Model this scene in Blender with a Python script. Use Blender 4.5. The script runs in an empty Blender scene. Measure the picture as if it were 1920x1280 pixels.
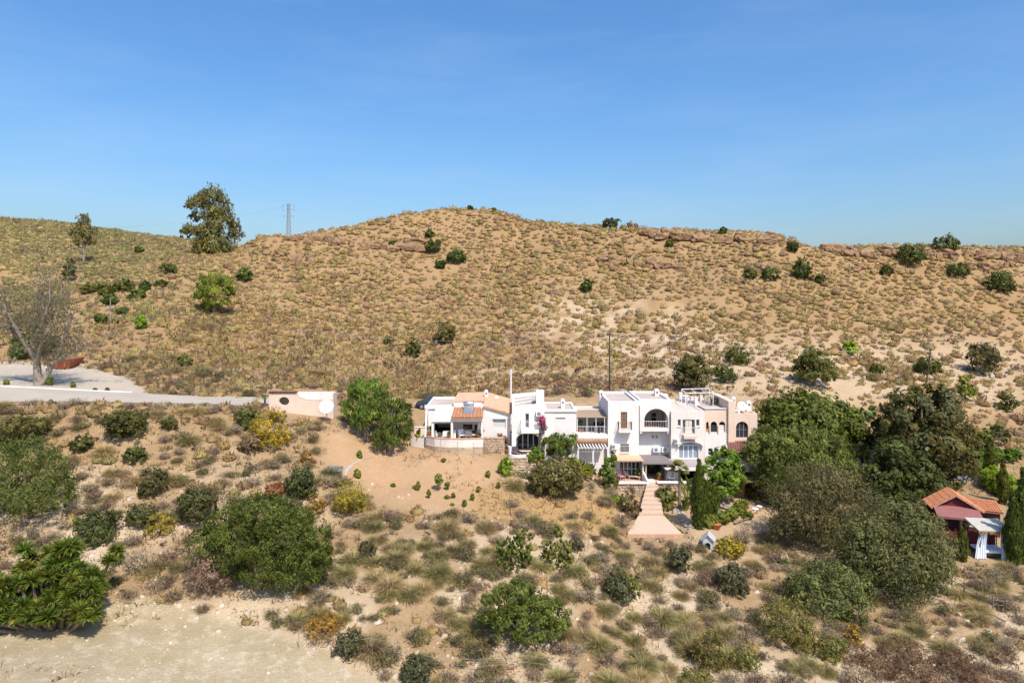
import bpy, math, random
import numpy as np
from mathutils import Vector, Matrix

sc = bpy.context.scene
C = sc.collection
R = math.radians
rng = np.random.default_rng(7)

# ------------------------------------------------------------------ camera, sky, sun
FPX, CX, HZ, ZC = 1297.0, 960.0, 560.0, 30.0        # focal length in photo pixels, horizon row, eye height
cam_d = bpy.data.cameras.new('camera')
cam = bpy.data.objects.new('camera', cam_d)
C.objects.link(cam)
cam.location = (0, 0, ZC)
cam.rotation_euler = (R(90), 0, 0)
cam_d.sensor_width = 36.0
cam_d.lens = 36.0 * FPX / 1920.0
cam_d.shift_y = (HZ - 640.0) / 1920.0
cam_d.clip_start = 0.5
cam_d.clip_end = 12000
sc.camera = cam

SUN = Vector((0.27, -0.52, 0.81)).normalized()
world = bpy.data.worlds.new('World')
sc.world = world
world.use_nodes = True
wn = world.node_tree
bg = wn.nodes['Background']
skyt = wn.nodes.new('ShaderNodeTexSky')
skyt.sky_type = 'NISHITA'
skyt.sun_disc = False
skyt.sun_elevation = math.asin(SUN.z)
skyt.sun_rotation = math.atan2(SUN.x, SUN.y)
skyt.altitude = 100
skyt.air_density = 1.25
skyt.dust_density = 2.6
skyt.ozone_density = 6.0
bg.inputs['Strength'].default_value = 0.15
sat = wn.nodes.new('ShaderNodeHueSaturation')
sat.inputs['Saturation'].default_value = 1.18
wn.links.new(skyt.outputs[0], sat.inputs['Color'])
tint = wn.nodes.new('ShaderNodeMix'); tint.data_type = 'RGBA'; tint.blend_type = 'MULTIPLY'; tint.inputs[0].default_value = 1.0
tint.inputs[7].default_value = (0.93, 0.985, 1.06, 1)
wn.links.new(sat.outputs[0], tint.inputs[6])
# thin high cirrus veils
wtc = wn.nodes.new('ShaderNodeTexCoord'); wmp = wn.nodes.new('ShaderNodeMapping'); wmp.inputs['Scale'].default_value = (1.6, 1.6, 9.0); wmp.inputs['Rotation'].default_value = (0.12, 0.08, 0.4)
wno = wn.nodes.new('ShaderNodeTexNoise'); wno.inputs['Scale'].default_value = 2.2; wno.inputs['Detail'].default_value = 7; wno.inputs['Roughness'].default_value = 0.6
wra = wn.nodes.new('ShaderNodeValToRGB'); wra.color_ramp.elements[0].position = 0.45; wra.color_ramp.elements[0].color = (0, 0, 0, 1); wra.color_ramp.elements[1].position = 0.85; wra.color_ramp.elements[1].color = (0.09, 0.09, 0.09, 1)
wcl = wn.nodes.new('ShaderNodeMix'); wcl.data_type = 'RGBA'; wcl.inputs[7].default_value = (5.2, 5.5, 6.0, 1)
wn.links.new(wtc.outputs['Generated'], wmp.inputs['Vector']); wn.links.new(wmp.outputs[0], wno.inputs['Vector']); wn.links.new(wno.outputs['Fac'], wra.inputs[0])
wn.links.new(wra.outputs[0], wcl.inputs[0]); wn.links.new(tint.outputs[2], wcl.inputs[6])
wn.links.new(wcl.outputs[2], bg.inputs['Color'])

sun_d = bpy.data.lights.new('sun', 'SUN')
sun_d.energy = 4.6
sun_d.angle = R(0.55)
sun_d.color = (1.0, 0.93, 0.83)
sun = bpy.data.objects.new('sun', sun_d)
C.objects.link(sun)
sun.location = (40, -60, 120)
sun.rotation_euler = SUN.to_track_quat('Z', 'Y').to_euler()

sc.view_settings.view_transform = 'Standard'
sc.view_settings.look = 'None'
sc.view_settings.exposure = 0.26
sc.view_settings.gamma = 1.0
sc.render.engine = 'CYCLES'
sc.cycles.max_bounces = 6
sc.cycles.diffuse_bounces = 3
sc.cycles.transparent_max_bounces = 6
try:
    sc.cycles.use_denoising = True
except Exception:
    pass

# ------------------------------------------------------------------ helpers
def zrow(row, D):
    return ZC - (row - HZ) * D / FPX
def W(px, py, D):
    return Vector(((px - CX) * D / FPX, D, zrow(py, D)))
def X(px, D):
    return (px - CX) * D / FPX

ORG = {}
def tag(o, label=None, cat=None, group=None, kind=None):
    if label: o['label'] = label
    if cat: o['category'] = cat
    if group: o['group'] = group
    if kind: o['kind'] = kind
    return o

def thing(name, label, cat, loc=(0, 0, 0), group=None):
    o = bpy.data.objects.new(name, None)
    o.empty_display_size = 0.3
    C.objects.link(o)
    o.location = loc
    tag(o, label, cat, group, 'thing')
    ORG[o.name] = Vector(loc)
    return o

def place(name, mesh, parent=None, loc=None):
    o = bpy.data.objects.new(name, mesh)
    C.objects.link(o)
    if parent is not None: o.parent = parent
    if loc is not None: o.location = loc
    ORG[o.name] = ORG.get(parent.name, Vector((0, 0, 0))) if parent is not None else Vector((0, 0, 0))
    return o

def copy_tree(o, parent=None):
    c = o.copy()
    C.objects.link(c)
    if parent is not None:
        c.parent = parent
    for ch in list(o.children):
        copy_tree(ch, c)
    return c

def mesh_np(name, V, faces, mat, col=None, smooth=False, attrs=None):
    """V (n,3); faces: list of int arrays (m,k); col (n,3) vertex colour"""
    me = bpy.data.meshes.new(name)
    V = np.asarray(V, dtype=np.float32)
    me.vertices.add(len(V))
    me.vertices.foreach_set('co', V.ravel())
    loops, starts, totals, s = [], [], [], 0
    for f in faces:
        f = np.asarray(f, dtype=np.int32)
        if len(f) == 0: continue
        m, k = f.shape
        loops.append(f.ravel())
        starts.append(s + np.arange(m) * k)
        totals.append(np.full(m, k))
        s += m * k
    loops = np.concatenate(loops); starts = np.concatenate(starts); totals = np.concatenate(totals)
    me.loops.add(len(loops))
    me.loops.foreach_set('vertex_index', loops.astype(np.int32))
    me.polygons.add(len(starts))
    me.polygons.foreach_set('loop_start', starts.astype(np.int32))
    me.polygons.foreach_set('loop_total', totals.astype(np.int32))
    if smooth:
        me.polygons.foreach_set('use_smooth', np.ones(len(starts), dtype=bool))
    if col is not None:
        if mat is not None and mat.name == 'leaf':
            gr = col[:, 1] > col[:, 0] * 1.02
            col = np.where(gr[:, None], col * np.array([1.52, 1.22, 0.78]), col)
            col[:, 2] = np.where(gr, np.minimum(col[:, 2], col[:, 1] * .36), col[:, 2])
            col[:, 0] = np.where(gr, np.maximum(col[:, 0], col[:, 1] * .80), col[:, 0])
        a = me.color_attributes.new('Col', 'FLOAT_COLOR', 'POINT')
        c4 = np.ones((len(V), 4), dtype=np.float32); c4[:, :3] = col
        a.data.foreach_set('color', c4.ravel())
    for k, v in (attrs or {}).items():
        a = me.attributes.new(k, 'FLOAT', 'POINT')
        a.data.foreach_set('value', np.asarray(v, dtype=np.float32).ravel())
    me.update(calc_edges=True)
    me.validate()
    if mat is not None: me.materials.append(mat)
    return me

def vnoise(x, y, seed=0):
    xi = np.floor(x).astype(np.int64); yi = np.floor(y).astype(np.int64)
    fx = x - xi; fy = y - yi
    fx = fx * fx * (3 - 2 * fx); fy = fy * fy * (3 - 2 * fy)
    def h(a, b):
        n = (a * 374761393 + b * 668265263 + seed * 974711) & 0x7fffffff
        n = ((n ^ (n >> 13)) * 1274126177) & 0x7fffffff
        return ((n ^ (n >> 16)) & 0xffff) / 65535.0
    return (h(xi, yi) * (1 - fx) + h(xi + 1, yi) * fx) * (1 - fy) + (h(xi, yi + 1) * (1 - fx) + h(xi + 1, yi + 1) * fx) * fy
def fbm(x, y, oct=4, seed=0):
    s = 0; a = 0.5; t = 0
    for i in range(oct):
        s = s + a * vnoise(x, y, seed + i * 17); t += a
        x = x * 2.03 + 11.3; y = y * 2.03 + 5.7; a *= 0.5
    return s / t
def inpoly(x, y, poly):
    x = np.asarray(x); y = np.asarray(y)
    r = np.zeros(x.shape, dtype=bool)
    n = len(poly)
    for i in range(n):
        x0, y0 = poly[i]; x1, y1 = poly[(i + 1) % n]
        if y0 == y1: continue
        c = ((y0 > y) != (y1 > y)) & (x < (x1 - x0) * (y - y0) / (y1 - y0) + x0)
        r ^= c
    return r
def gblur(A, sig, axis):
    k = int(3 * sig + 1)
    w = np.exp(-0.5 * (np.arange(-k, k + 1) / sig) ** 2); w /= w.sum()
    P = np.concatenate([np.repeat(np.take(A, [0], axis), k, axis), A, np.repeat(np.take(A, [-1], axis), k, axis)], axis)
    out = np.zeros_like(A)
    n = A.shape[axis]
    for i, wi in enumerate(w):
        out += wi * np.take(P, range(i, i + n), axis)
    return out

# ------------------------------------------------------------------ materials
MATS = {}
def nodemat(name):
    m = bpy.data.materials.new(name); m.use_nodes = True
    nt = m.node_tree
    p = nt.nodes['Principled BSDF']
    MATS[name] = m
    return m, nt, p
def N(nt, typ, **kw):
    n = nt.nodes.new(typ)
    for k, v in kw.items():
        if k in n.inputs.keys(): n.inputs[k].default_value = v
        else: setattr(n, k, v)
    return n
def ramp(nt, src, stops):
    r = nt.nodes.new('ShaderNodeValToRGB')
    e = r.color_ramp.elements
    while len(e) < len(stops): e.new(0.5)
    for i, (p, c) in enumerate(stops):
        e[i].position = p; e[i].color = (*c, 1) if len(c) == 3 else c
    nt.links.new(src, r.inputs[0])
    return r.outputs[0]
def mixc(nt, fac, a, b, mode='MIX'):
    m = nt.nodes.new('ShaderNodeMix'); m.data_type = 'RGBA'; m.blend_type = mode
    if isinstance(fac, (int, float)): m.inputs[0].default_value = fac
    else: nt.links.new(fac, m.inputs[0])
    for s, v in ((6, a), (7, b)):
        if isinstance(v, (tuple, list)): m.inputs[s].default_value = (*v[:3], 1)
        else: nt.links.new(v, m.inputs[s])
    return m.outputs[2]
def noise(nt, scale, detail=4, rough=0.55, coord='Object', vec=None):
    t = N(nt, 'ShaderNodeTexNoise', Scale=scale, Detail=detail, Roughness=rough)
    if vec is None:
        tc = nt.nodes.new('ShaderNodeTexCoord'); vec = tc.outputs[coord]
    nt.links.new(vec, t.inputs['Vector'])
    return t.outputs['Fac']
def attr(nt, name, out='Fac'):
    a = nt.nodes.new('ShaderNodeAttribute'); a.attribute_name = name
    return a.outputs[out]
def bump(nt, p, h, strength=0.3, dist=0.1):
    b = N(nt, 'ShaderNodeBump', Strength=strength, Distance=dist)
    nt.links.new(h, b.inputs['Height'])
    nt.links.new(b.outputs[0], p.inputs['Normal'])

def plain(name, col, rough=0.7, var=0.12, scale=3.0, metal=0.0, bumpy=0.0, dirt=None, spec=0.3):
    """plaster, paint, wood...: base colour with broad uneven tone and a little relief"""
    m, nt, p = nodemat(name)
    geo = nt.nodes.new('ShaderNodeNewGeometry')
    n1 = noise(nt, scale, 5, 0.6, vec=geo.outputs['Position'])
    a = tuple(max(0, c * (1 - var)) for c in col); b = tuple(min(1, c * (1 + var * 0.6)) for c in col)
    c = ramp(nt, n1, [(0.3, a), (0.7, b)])
    if dirt:
        st = nt.nodes.new('ShaderNodeMapping'); st.inputs['Scale'].default_value = (2.2, 2.2, 0.25)
        nt.links.new(geo.outputs['Position'], st.inputs['Vector'])
        n2 = noise(nt, 1.6, 5, 0.65, vec=st.outputs[0])
        f = ramp(nt, n2, [(0.52, (0, 0, 0)), (0.78, (0.55, 0.55, 0.55))])
        c = mixc(nt, f, c, dirt)
    nt.links.new(c, p.inputs['Base Color'])
    p.inputs['Roughness'].default_value = rough
    p.inputs['Metallic'].default_value = metal
    p.inputs['Specular IOR Level'].default_value = spec
    if bumpy:
        bump(nt, p, noise(nt, 14, 4, 0.6, vec=geo.outputs['Position']), bumpy, 0.05)
    return m

def leafmat(name, rough=0.55, trans=0.35, jitter=0.25, hue=0.03):
    """foliage: colour stored per leaf, small differences from plant to plant, light passes through"""
    m, nt, p = nodemat(name)
    oi = nt.nodes.new('ShaderNodeObjectInfo')
    hs = nt.nodes.new('ShaderNodeHueSaturation')
    nt.links.new(attr(nt, 'Col', 'Color'), hs.inputs['Color'])
    mr = N(nt, 'ShaderNodeMapRange'); mr.inputs['To Min'].default_value = 1 - jitter; mr.inputs['To Max'].default_value = 1 + jitter
    nt.links.new(oi.outputs['Random'], mr.inputs['Value']); nt.links.new(mr.outputs[0], hs.inputs['Value'])
    ml = N(nt, 'ShaderNodeMath', operation='MULTIPLY_ADD'); nt.links.new(oi.outputs['Random'], ml.inputs[0])
    fr = N(nt, 'ShaderNodeMath', operation='FRACT'); mm = N(nt, 'ShaderNodeMath', operation='MULTIPLY'); mm.inputs[1].default_value = 7.31
    nt.links.new(oi.outputs['Random'], mm.inputs[0]); nt.links.new(mm.outputs[0], fr.inputs[0]); nt.links.new(fr.outputs[0], ml.inputs[0])
    ml.inputs[1].default_value = 2 * hue; ml.inputs[2].default_value = 0.5 - hue
    nt.links.new(ml.outputs[0], hs.inputs['Hue'])
    nt.links.new(hs.outputs[0], p.inputs['Base Color'])
    p.inputs['Roughness'].default_value = rough
    p.inputs['Specular IOR Level'].default_value = 0.25
    t = nt.nodes.new('ShaderNodeBsdfTranslucent'); nt.links.new(hs.outputs[0], t.inputs['Color'])
    mx = nt.nodes.new('ShaderNodeMixShader'); mx.inputs[0].default_value = trans
    nt.links.new(p.outputs[0], mx.inputs[1]); nt.links.new(t.outputs[0], mx.inputs[2])
    nt.links.new(mx.outputs[0], nt.nodes['Material Output'].inputs['Surface'])
    return m
M_LEAF = leafmat('leaf', trans=0.45, jitter=0.15)
M_DRY = leafmat('dry_leaf', 0.8, 0.4, 0.2, 0.006)
M_BARK = plain('bark', (0.20, 0.155, 0.12), 0.9, 0.4, 2.0, bumpy=0.4)
M_BARKPALE = plain('pale_bark', (0.27, 0.22, 0.18), 0.85, 0.35, 1.2, bumpy=0.3)

# ------------------------------------------------------------------ terrain
LOW = {
 -700: [(20,1700),(32,1280),(42,1090),(52,930),(60,820),(66,750),(70,725),(80,700),(100,660),(130,600),(180,500),(290,410)],
 -250: [(24,1600),(34,1280),(42,1150),(52,980),(60,850),(65,768),(66,752),(76,720),(93,690),(101,668),(125,560),(160,470),(270,400)],
 0:    [(24,1700),(36,1280),(42,1190),(52,1000),(60,860),(65,778),(66.5,757),(68,752),(77,722),(93,689),(101,664),(125,560),(160,482),(190,455),(270,406)],
 130:  [(24,1700),(36,1280),(42,1190),(52,1000),(60,860),(65.5,778),(67,757),(68.5,753),(77.5,730),(93,690),(101,666),(125,570),(155,492),(190,462),(275,418)],
 250:  [(24,1700),(37,1280),(43,1170),(52,1000),(61,860),(66.5,778),(68.5,760),(70,756),(78,736),(86,708),(100,640),(125,560),(150,500),(176,474),(190,465),(285,436)],
 400:  [(24,1700),(38,1280),(44,1160),(53,1000),(62,860),(69,782),(71,765),(73,759),(80,743),(92,700),(115,610),(140,530),(165,474),(178,470),(205,476),(300,452)],
 550:  [(25,1700),(38,1280),(45,1140),(54,1000),(63,880),(70,800),(74,779),(76,772),(79,757),(83,748),(92,716)],
 640:  [(25,1700),(39,1280),(46,1120),(55,1000),(64,890),(71,808),(75,786),(78,772),(82,757),(86,748),(93,722)],
 700:  [(25,1700),(39,1280),(47,1100),(55,1000),(60,955),(66,898),(71,848),(76,800),(82,762),(86,750),(93,724)],
 800:  [(25,1700),(40,1280),(48,1100),(56,1000),(59,965),(64,918),(68.5,862),(70.2,846),(71.5,842),(74,835),(80,812),(85,772),(88,757),(95,724)],
 880:  [(25,1700),(40,1280),(49,1100),(56,1000),(59,968),(64,922),(68.5,866),(70.2,849),(71.5,844),(74,838),(82,818),(87,765),(90,752),(96,724)],
 985:  [(25,1700),(40,1280),(49,1100),(57,1000),(62,950),(67,902),(71,870),(74,852),(82,830),(87,765),(90,750),(96,722)],
 1085: [(25,1700),(41,1280),(50,1100),(58,1000),(62,958),(67,918),(71,893),(75,875),(82,840),(87,765),(90,748),(97,720)],
 1170: [(25,1700),(41,1280),(50,1140),(57,1048),(61,1006),(65,970),(69,944),(71,924),(75,905),(82,870),(88,765),(91,748),(97,720)],
 1230: [(25,1700),(42,1280),(50,1145),(57,1050),(61,1004),(65,967),(70.5,921),(75,905),(82,870),(88,762),(91,746),(97,720)],
 1310: [(25,1700),(42,1280),(50,1150),(57,1060),(62,998),(66,966),(71,930),(75,908),(82,875),(88,764),(91,746),(98,720)],
 1400: [(25,1700),(42,1280),(50,1155),(57,1062),(63,1000),(67,965),(72,932),(76,916),(82,890),(88,770),(92,748),(98,722)],
 1520: [(25,1700),(43,1280),(50,1160),(57,1066),(64,1000),(70,950),(76,915),(82,890),(88,800),(94,758),(100,724)],
 1640: [(25,1700),(44,1280),(51,1155),(57,1080),(64,1008),(70,955),(78,905),(84,862),(90,820),(96,772),(103,732)],
 1760: [(25,1700),(44,1280),(51,1150),(56,1090),(61,1042),(66,1002),(72,955),(80,905),(87,852),(93,812),(98,775),(104,738)],
 1850: [(25,1700),(44,1280),(51,1150),(55.5,1100),(60,1050),(66,998),(72,955),(80,905),(87,856),(92,828),(99,782),(106,736)],
 1920: [(25,1700),(44,1280),(51,1155),(56,1100),(60,1058),(66,1004),(72,960),(80,910),(87,862),(93,832),(100,784),(108,732)],
 2300: [(25,1700),(44,1280),(51,1160),(60,1062),(70,980),(84,885),(97,815),(112,740)],
 2800: [(25,1700),(44,1280),(60,1062),(84,885),(97,815),(112,740)],
}
SKYL = [(400,472,166),(450,457,172),(500,447,176),(540,443,178),(600,434,184),(640,429,188),(690,418,192),(720,408,194),(780,398,198),(860,392,202),
        (900,391,202),(940,398,200),(1000,416,196),(1080,424,190),(1200,428,184),(1300,430,180),(1400,435,176),(1450,444,172),(1500,462,168),
        (1550,466,167),(1650,464,168),(1780,462,170),(1920,464,172),(2300,470,180),(2800,480,190)]
def skyl(px):
    a = np.array(SKYL, float)
    return np.interp(px, a[:, 0], a[:, 1]), np.interp(px, a[:, 0], a[:, 2])
Dg = np.concatenate([np.geomspace(18, 40, 50, endpoint=False), np.geomspace(40, 110, 260, endpoint=False), np.geomspace(110, 215, 110, endpoint=False), np.geomspace(215, 480, 40)])
Ug = np.concatenate([np.linspace(-1.25, -0.78, 16, endpoint=False), np.linspace(-0.78, 0.78, 350, endpoint=False), np.linspace(0.78, 1.25, 16)])
cols = sorted(set(list(LOW.keys()) + [int(s[0]) for s in SKYL]))
lowk = sorted(LOW.keys())
def column(px):
    pts = list(LOW[px])
    zs = [(d, zrow(r, d)) for d, r in pts]
    if px >= 550:
        rs, ds = skyl(px)
        d0, r0 = pts[-1]
        for t in np.linspace(0.12, 1, 9):
            r = r0 + (rs - r0) * t
            d = d0 + (ds - d0) * t ** 0.93
            zs.append((d, zrow(r, d)))
        zt = zs[-1][1]
    else:
        ds, zt = zs[-1]
    for dd, dz in ((6, -0.3), (14, -2), (35, -9), (90, -25), (200, -45)):
        zs.append((ds + dd, zt + dz))
    zs = np.array(zs)
    return np.interp(Dg, zs[:, 0], zs[:, 1])
base = np.array([column(k) for k in lowk])                 # (columns, D)
Pg = CX + Ug * FPX
Zg = np.empty((len(Ug), len(Dg)))
for j in range(len(Dg)):
    Zg[:, j] = np.interp(Pg, lowk, base[:, j])
# finer skyline between the columns: shift the upper slope so that it meets the ridge
rs_, ds_ = skyl(Pg)
for i, p in enumerate(Pg):
    if p < 470: continue
    zt = zrow(rs_[i], ds_[i]); cur = np.interp(ds_[i], Dg, Zg[i])
    w = np.clip((Dg - 120) / (ds_[i] - 120), 0, 1) ** 1.5
    Zg[i] += w * (zt - cur)
Zg = gblur(Zg, 1.6, 1)
Zg = gblur(Zg, 2.6, 0)
UU, DD = np.meshgrid(Ug, Dg, indexing='ij')
XX = UU * DD
QX = CX + UU * FPX                                         # photo column of each terrain point
QY = HZ + (ZC - Zg) * FPX / DD                             # photo row

# flat worked ground stays smooth, slopes get gullies and lumps
ROAD = [(-700,700),(-250,722),(0,722),(130,730),(250,737),(400,744),(505,748),(505,762),(400,761),(250,758),(130,757),(0,755),(-250,755),(-700,735)]
PARK = [(-400,690),(0,682),(120,684),(200,694),(245,712),(285,738),(250,740),(130,733),(0,726),(-400,720)]
LOT = [(-300,1180),(0,1160),(120,1150),(215,1128),(262,1118),(330,1128),(420,1160),(500,1178),(560,1205),(650,1240),(730,1300),(730,1800),(-300,1800)]
ORANGE = [(600,800),(640,790),(770,835),(905,848),(945,862),(935,905),(925,940),(870,962),(760,955),(700,935),(640,900),(600,860)]
STRAW = [(905,905),(990,930),(1110,925),(1175,940),(1180,1000),(1050,1000),(880,975)]
HOUSE = [(765,748),(955,752),(1000,745),(1110,744),(1240,742),(1400,742),(1470,800),(1470,925),(1395,930),(1240,925),(1150,925),(1090,892),(955,870),(905,845),(765,842)]
GARDEN = [(1150,905),(1240,905),(1470,905),(1480,960),(1430,1000),(1340,1010),(1285,1005),(1175,1006),(1165,965)]
CABIN = [(1700,930),(1900,930),(1900,1050),(1790,1060),(1730,1010)]
UTIL = [(495,730),(640,730),(640,790),(495,785)]
PLOTR = [(1470,820),(1640,800),(1930,830),(1930,905),(1800,940),(1600,960),(1470,930)]
nx, ny = XX, DD
jx = (fbm(nx * 0.35, ny * 0.35, 3, 5) - 0.5) * 40; jy = (fbm(nx * 0.35, ny * 0.35, 3, 9) - 0.5) * 22
def mask(poly, jit=1.0, blur=1.2):
    m = inpoly(QX + jx * jit, QY + jy * jit, poly).astype(float)
    return gblur(gblur(m, blur, 0), blur, 1)
m_flat = np.clip(mask(ROAD, 0, 2.5) + mask(PARK, 0, 2.5) + mask(LOT, 0.5, 2) + mask(HOUSE, 0, 2.5) + mask(GARDEN, 0, 2.5) + mask(UTIL, 0, 2) + mask(CABIN, 0, 2), 0, 1)
rough = (fbm(nx * 0.09, ny * 0.09, 4, 1) - 0.5) * 2.2 + (fbm(nx * 0.4, ny * 0.4, 4, 2) - 0.5) * 0.8
gully = -np.abs(fbm(nx * 0.06 + 3, ny * 0.022, 3, 4) - 0.5) * 5 + 0.6
amp = np.clip((DD - 30) / 40, 0.25, 1)
hillw = np.clip((DD - 95) / 25, 0, 1) * np.clip((np.interp(Pg, [0, 420], [270, 170])[:, None].clip(165, 270) - DD) / 20 + 1, 0.15, 1)
Zg = Zg + (rough * 0.55 * amp + gully * 0.55 * hillw) * (1 - m_flat) * np.clip((DD - 20) / 15, 0, 1)
Zg = Zg - 0.6 * mask([(1192,918),(1250,918),(1288,1003),(1170,1003)], 0, 1.5) - 0.35 * mask([(1312,948),(1365,948),(1365,972),(1312,972)], 0, 1.5)
QY = HZ + (ZC - Zg) * FPX / DD

def ground(x, y):
    """terrain height at world x, y (scalars or arrays)"""
    x = np.asarray(x, float); y = np.clip(np.asarray(y, float), Dg[0], Dg[-1] - 1e-3)
    u = np.clip(x / y, Ug[0], Ug[-1] - 1e-6)
    i = np.clip(np.searchsorted(Ug, u) - 1, 0, len(Ug) - 2); j = np.clip(np.searchsorted(Dg, y) - 1, 0, len(Dg) - 2)
    a = (u - Ug[i]) / (Ug[i + 1] - Ug[i]); b = (y - Dg[j]) / (Dg[j + 1] - Dg[j])
    return (Zg[i, j] * (1 - a) + Zg[i + 1, j] * a) * (1 - b) + (Zg[i, j + 1] * (1 - a) + Zg[i + 1, j + 1] * a) * b
def hit(px, py, dmin=30, dmax=330):
    """where a photo pixel's sight line first meets the terrain"""
    d = np.linspace(dmin, dmax, 3000)
    z = ZC - (py - HZ) * d / FPX
    g = ground((px - CX) * d / FPX, d)
    k = np.nonzero(z <= g)[0]
    D = d[k[0]] if len(k) else float(d[np.argmin(z - g)])
    x = (px - CX) * D / FPX
    return Vector((x, D, float(ground(x, D))))

m_lot = mask(LOT, 1.0, 1.5); m_park = mask(PARK, 0.25, 1.0); m_or = mask(ORANGE, 1.6, 4) ; m_straw = mask(STRAW, 1.6, 3)
m_gard = mask(GARDEN, 0.4, 1.5)
PALE = [(985,560),(1150,545),(1330,600),(1330,650),(1240,690),(1050,660)]
m_pale = mask(PALE, 3.5, 6) * np.clip((fbm(nx * .3, ny * .3, 3, 19) - .3) * 2.2, 0, .8) + mask([(1250,640),(1920,640),(1920,760),(1250,745)], 2.0, 6) * 0.6 + mask([(640,690),(1300,700),(1300,735),(640,735)], 1.0, 4) * 0.5
warm = np.clip(1 - np.hypot((QX - 900) / 800, (QY - 800) / 420), 0, 1)
m_pale = m_pale + np.clip((66 - DD) / 14, 0, 1) * np.clip((fbm(nx * .16, ny * .16, 4, 15) - .36) * 4.5, 0, 1) * .9

mt, nt, p = nodemat('soil')
geo = nt.nodes.new('ShaderNodeNewGeometry'); pos = geo.outputs['Position']
nb = noise(nt, 0.16, 6, 0.62, vec=pos); ns = noise(nt, 1.3, 6, 0.65, vec=pos); nf = noise(nt, 7.0, 5, 0.7, vec=pos)
soil = ramp(nt, nb, [(0.28, (0.33, 0.225, 0.12)), (0.5, (0.41, 0.295, 0.175)), (0.72, (0.52, 0.405, 0.265))])
soil = mixc(nt, ramp(nt, ns, [(0.42, (0, 0, 0)), (0.7, (0.8, 0.8, 0.8))]), soil, (0.33, 0.22, 0.125))
soil = mixc(nt, attr(nt, 'm_hill'), soil, mixc(nt, nb, (0.295, 0.185, 0.085), (0.45, 0.30, 0.162)))
soil = mixc(nt, attr(nt, 'm_pale'), soil, mixc(nt, ns, (0.54, 0.435, 0.305), (0.72, 0.605, 0.46)))
soil = mixc(nt, attr(nt, 'm_or'), soil, mixc(nt, ns, (0.47, 0.285, 0.155), (0.56, 0.40, 0.255)))
soil = mixc(nt, attr(nt, 'm_straw'), soil, mixc(nt, ns, (0.43, 0.26, 0.10), (0.50, 0.34, 0.17)))
lotc = mixc(nt, ramp(nt, nb, [(0.4, (0, 0, 0)), (0.62, (1, 1, 1))]), (0.41, 0.345, 0.225), (0.53, 0.46, 0.335))
lotc = mixc(nt, ramp(nt, ns, [(0.5, (0, 0, 0)), (0.66, (0.85, 0.85, 0.85))]), lotc, (0.62, 0.555, 0.43))
lotc = mixc(nt, ramp(nt, noise(nt, 0.07, 5, 0.6, vec=pos), [(0.4, (0.9, 0.9, 0.9)), (0.55, (0, 0, 0))]), lotc, (0.46, 0.375, 0.215))
vo = N(nt, 'ShaderNodeTexVoronoi', Scale=2.4); nt.links.new(pos, vo.inputs['Vector'])
lotc = mixc(nt, ramp(nt, vo.outputs['Distance'], [(0.05, (0.8, 0.8, 0.8)), (0.13, (0, 0, 0))]), lotc, (0.30, 0.24, 0.15))
soil = mixc(nt, attr(nt, 'm_lot'), soil, lotc)
soil = mixc(nt, attr(nt, 'm_park'), soil, mixc(nt, ns, (0.48, 0.43, 0.375), (0.58, 0.525, 0.455)))
soil = mixc(nt, attr(nt, 'm_gard'), soil, mixc(nt, ns, (0.44, 0.31, 0.20), (0.58, 0.43, 0.29)))
soil = mixc(nt, ramp(nt, nf, [(0.45, (0, 0, 0)), (0.75, (0.5, 0.5, 0.5))]), soil, (0.30, 0.21, 0.13))
soil = mixc(nt, 1.0, soil, (0.88, 0.835, 0.76), 'MULTIPLY')
nt.links.new(soil, p.inputs['Base Color'])
p.inputs['Roughness'].default_value = 0.95; p.inputs['Specular IOR Level'].default_value = 0.1
hm = N(nt, 'ShaderNodeMath', operation='ADD'); nt.links.new(ns, hm.inputs[0]); nt.links.new(nf, hm.inputs[1])
bump(nt, p, hm.outputs[0], 0.55, 0.25)

nu, nd = len(Ug), len(Dg)
idx = np.arange(nu * nd).reshape(nu, nd)
quads = np.stack([idx[:-1, :-1], idx[1:, :-1], idx[1:, 1:], idx[:-1, 1:]], -1).reshape(-1, 4)
me = mesh_np('hillside', np.stack([XX, DD, Zg], -1).reshape(-1, 3), [quads], mt, smooth=True,
             attrs=dict(m_lot=m_lot, m_park=m_park, m_or=np.clip(m_or, 0, 1), m_straw=np.clip(m_straw, 0, 1) * 0.9, m_gard=m_gard, m_pale=np.clip(m_pale, 0, 1), m_hill=np.clip((DD - 88) / 12, 0, 1) * .8))
tag(place('hillside', me), 'dry scrubby hillside of beige and ochre soil rising behind the houses', 'hillside', kind='structure')
# the plain that carries on to the horizon beyond and around the hill
a = 6000
me = mesh_np('plain', [(-a, -a, -12), (a, -a, -12), (a, a, -12), (-a, a, -12)], [np.array([[0, 1, 2, 3]])], plain('plain_soil', (0.40, 0.30, 0.19), 0.95, 0.3, 0.02))
tag(place('plain', me), 'dry open plain stretching away beyond the hill', 'ground', kind='structure')

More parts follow.
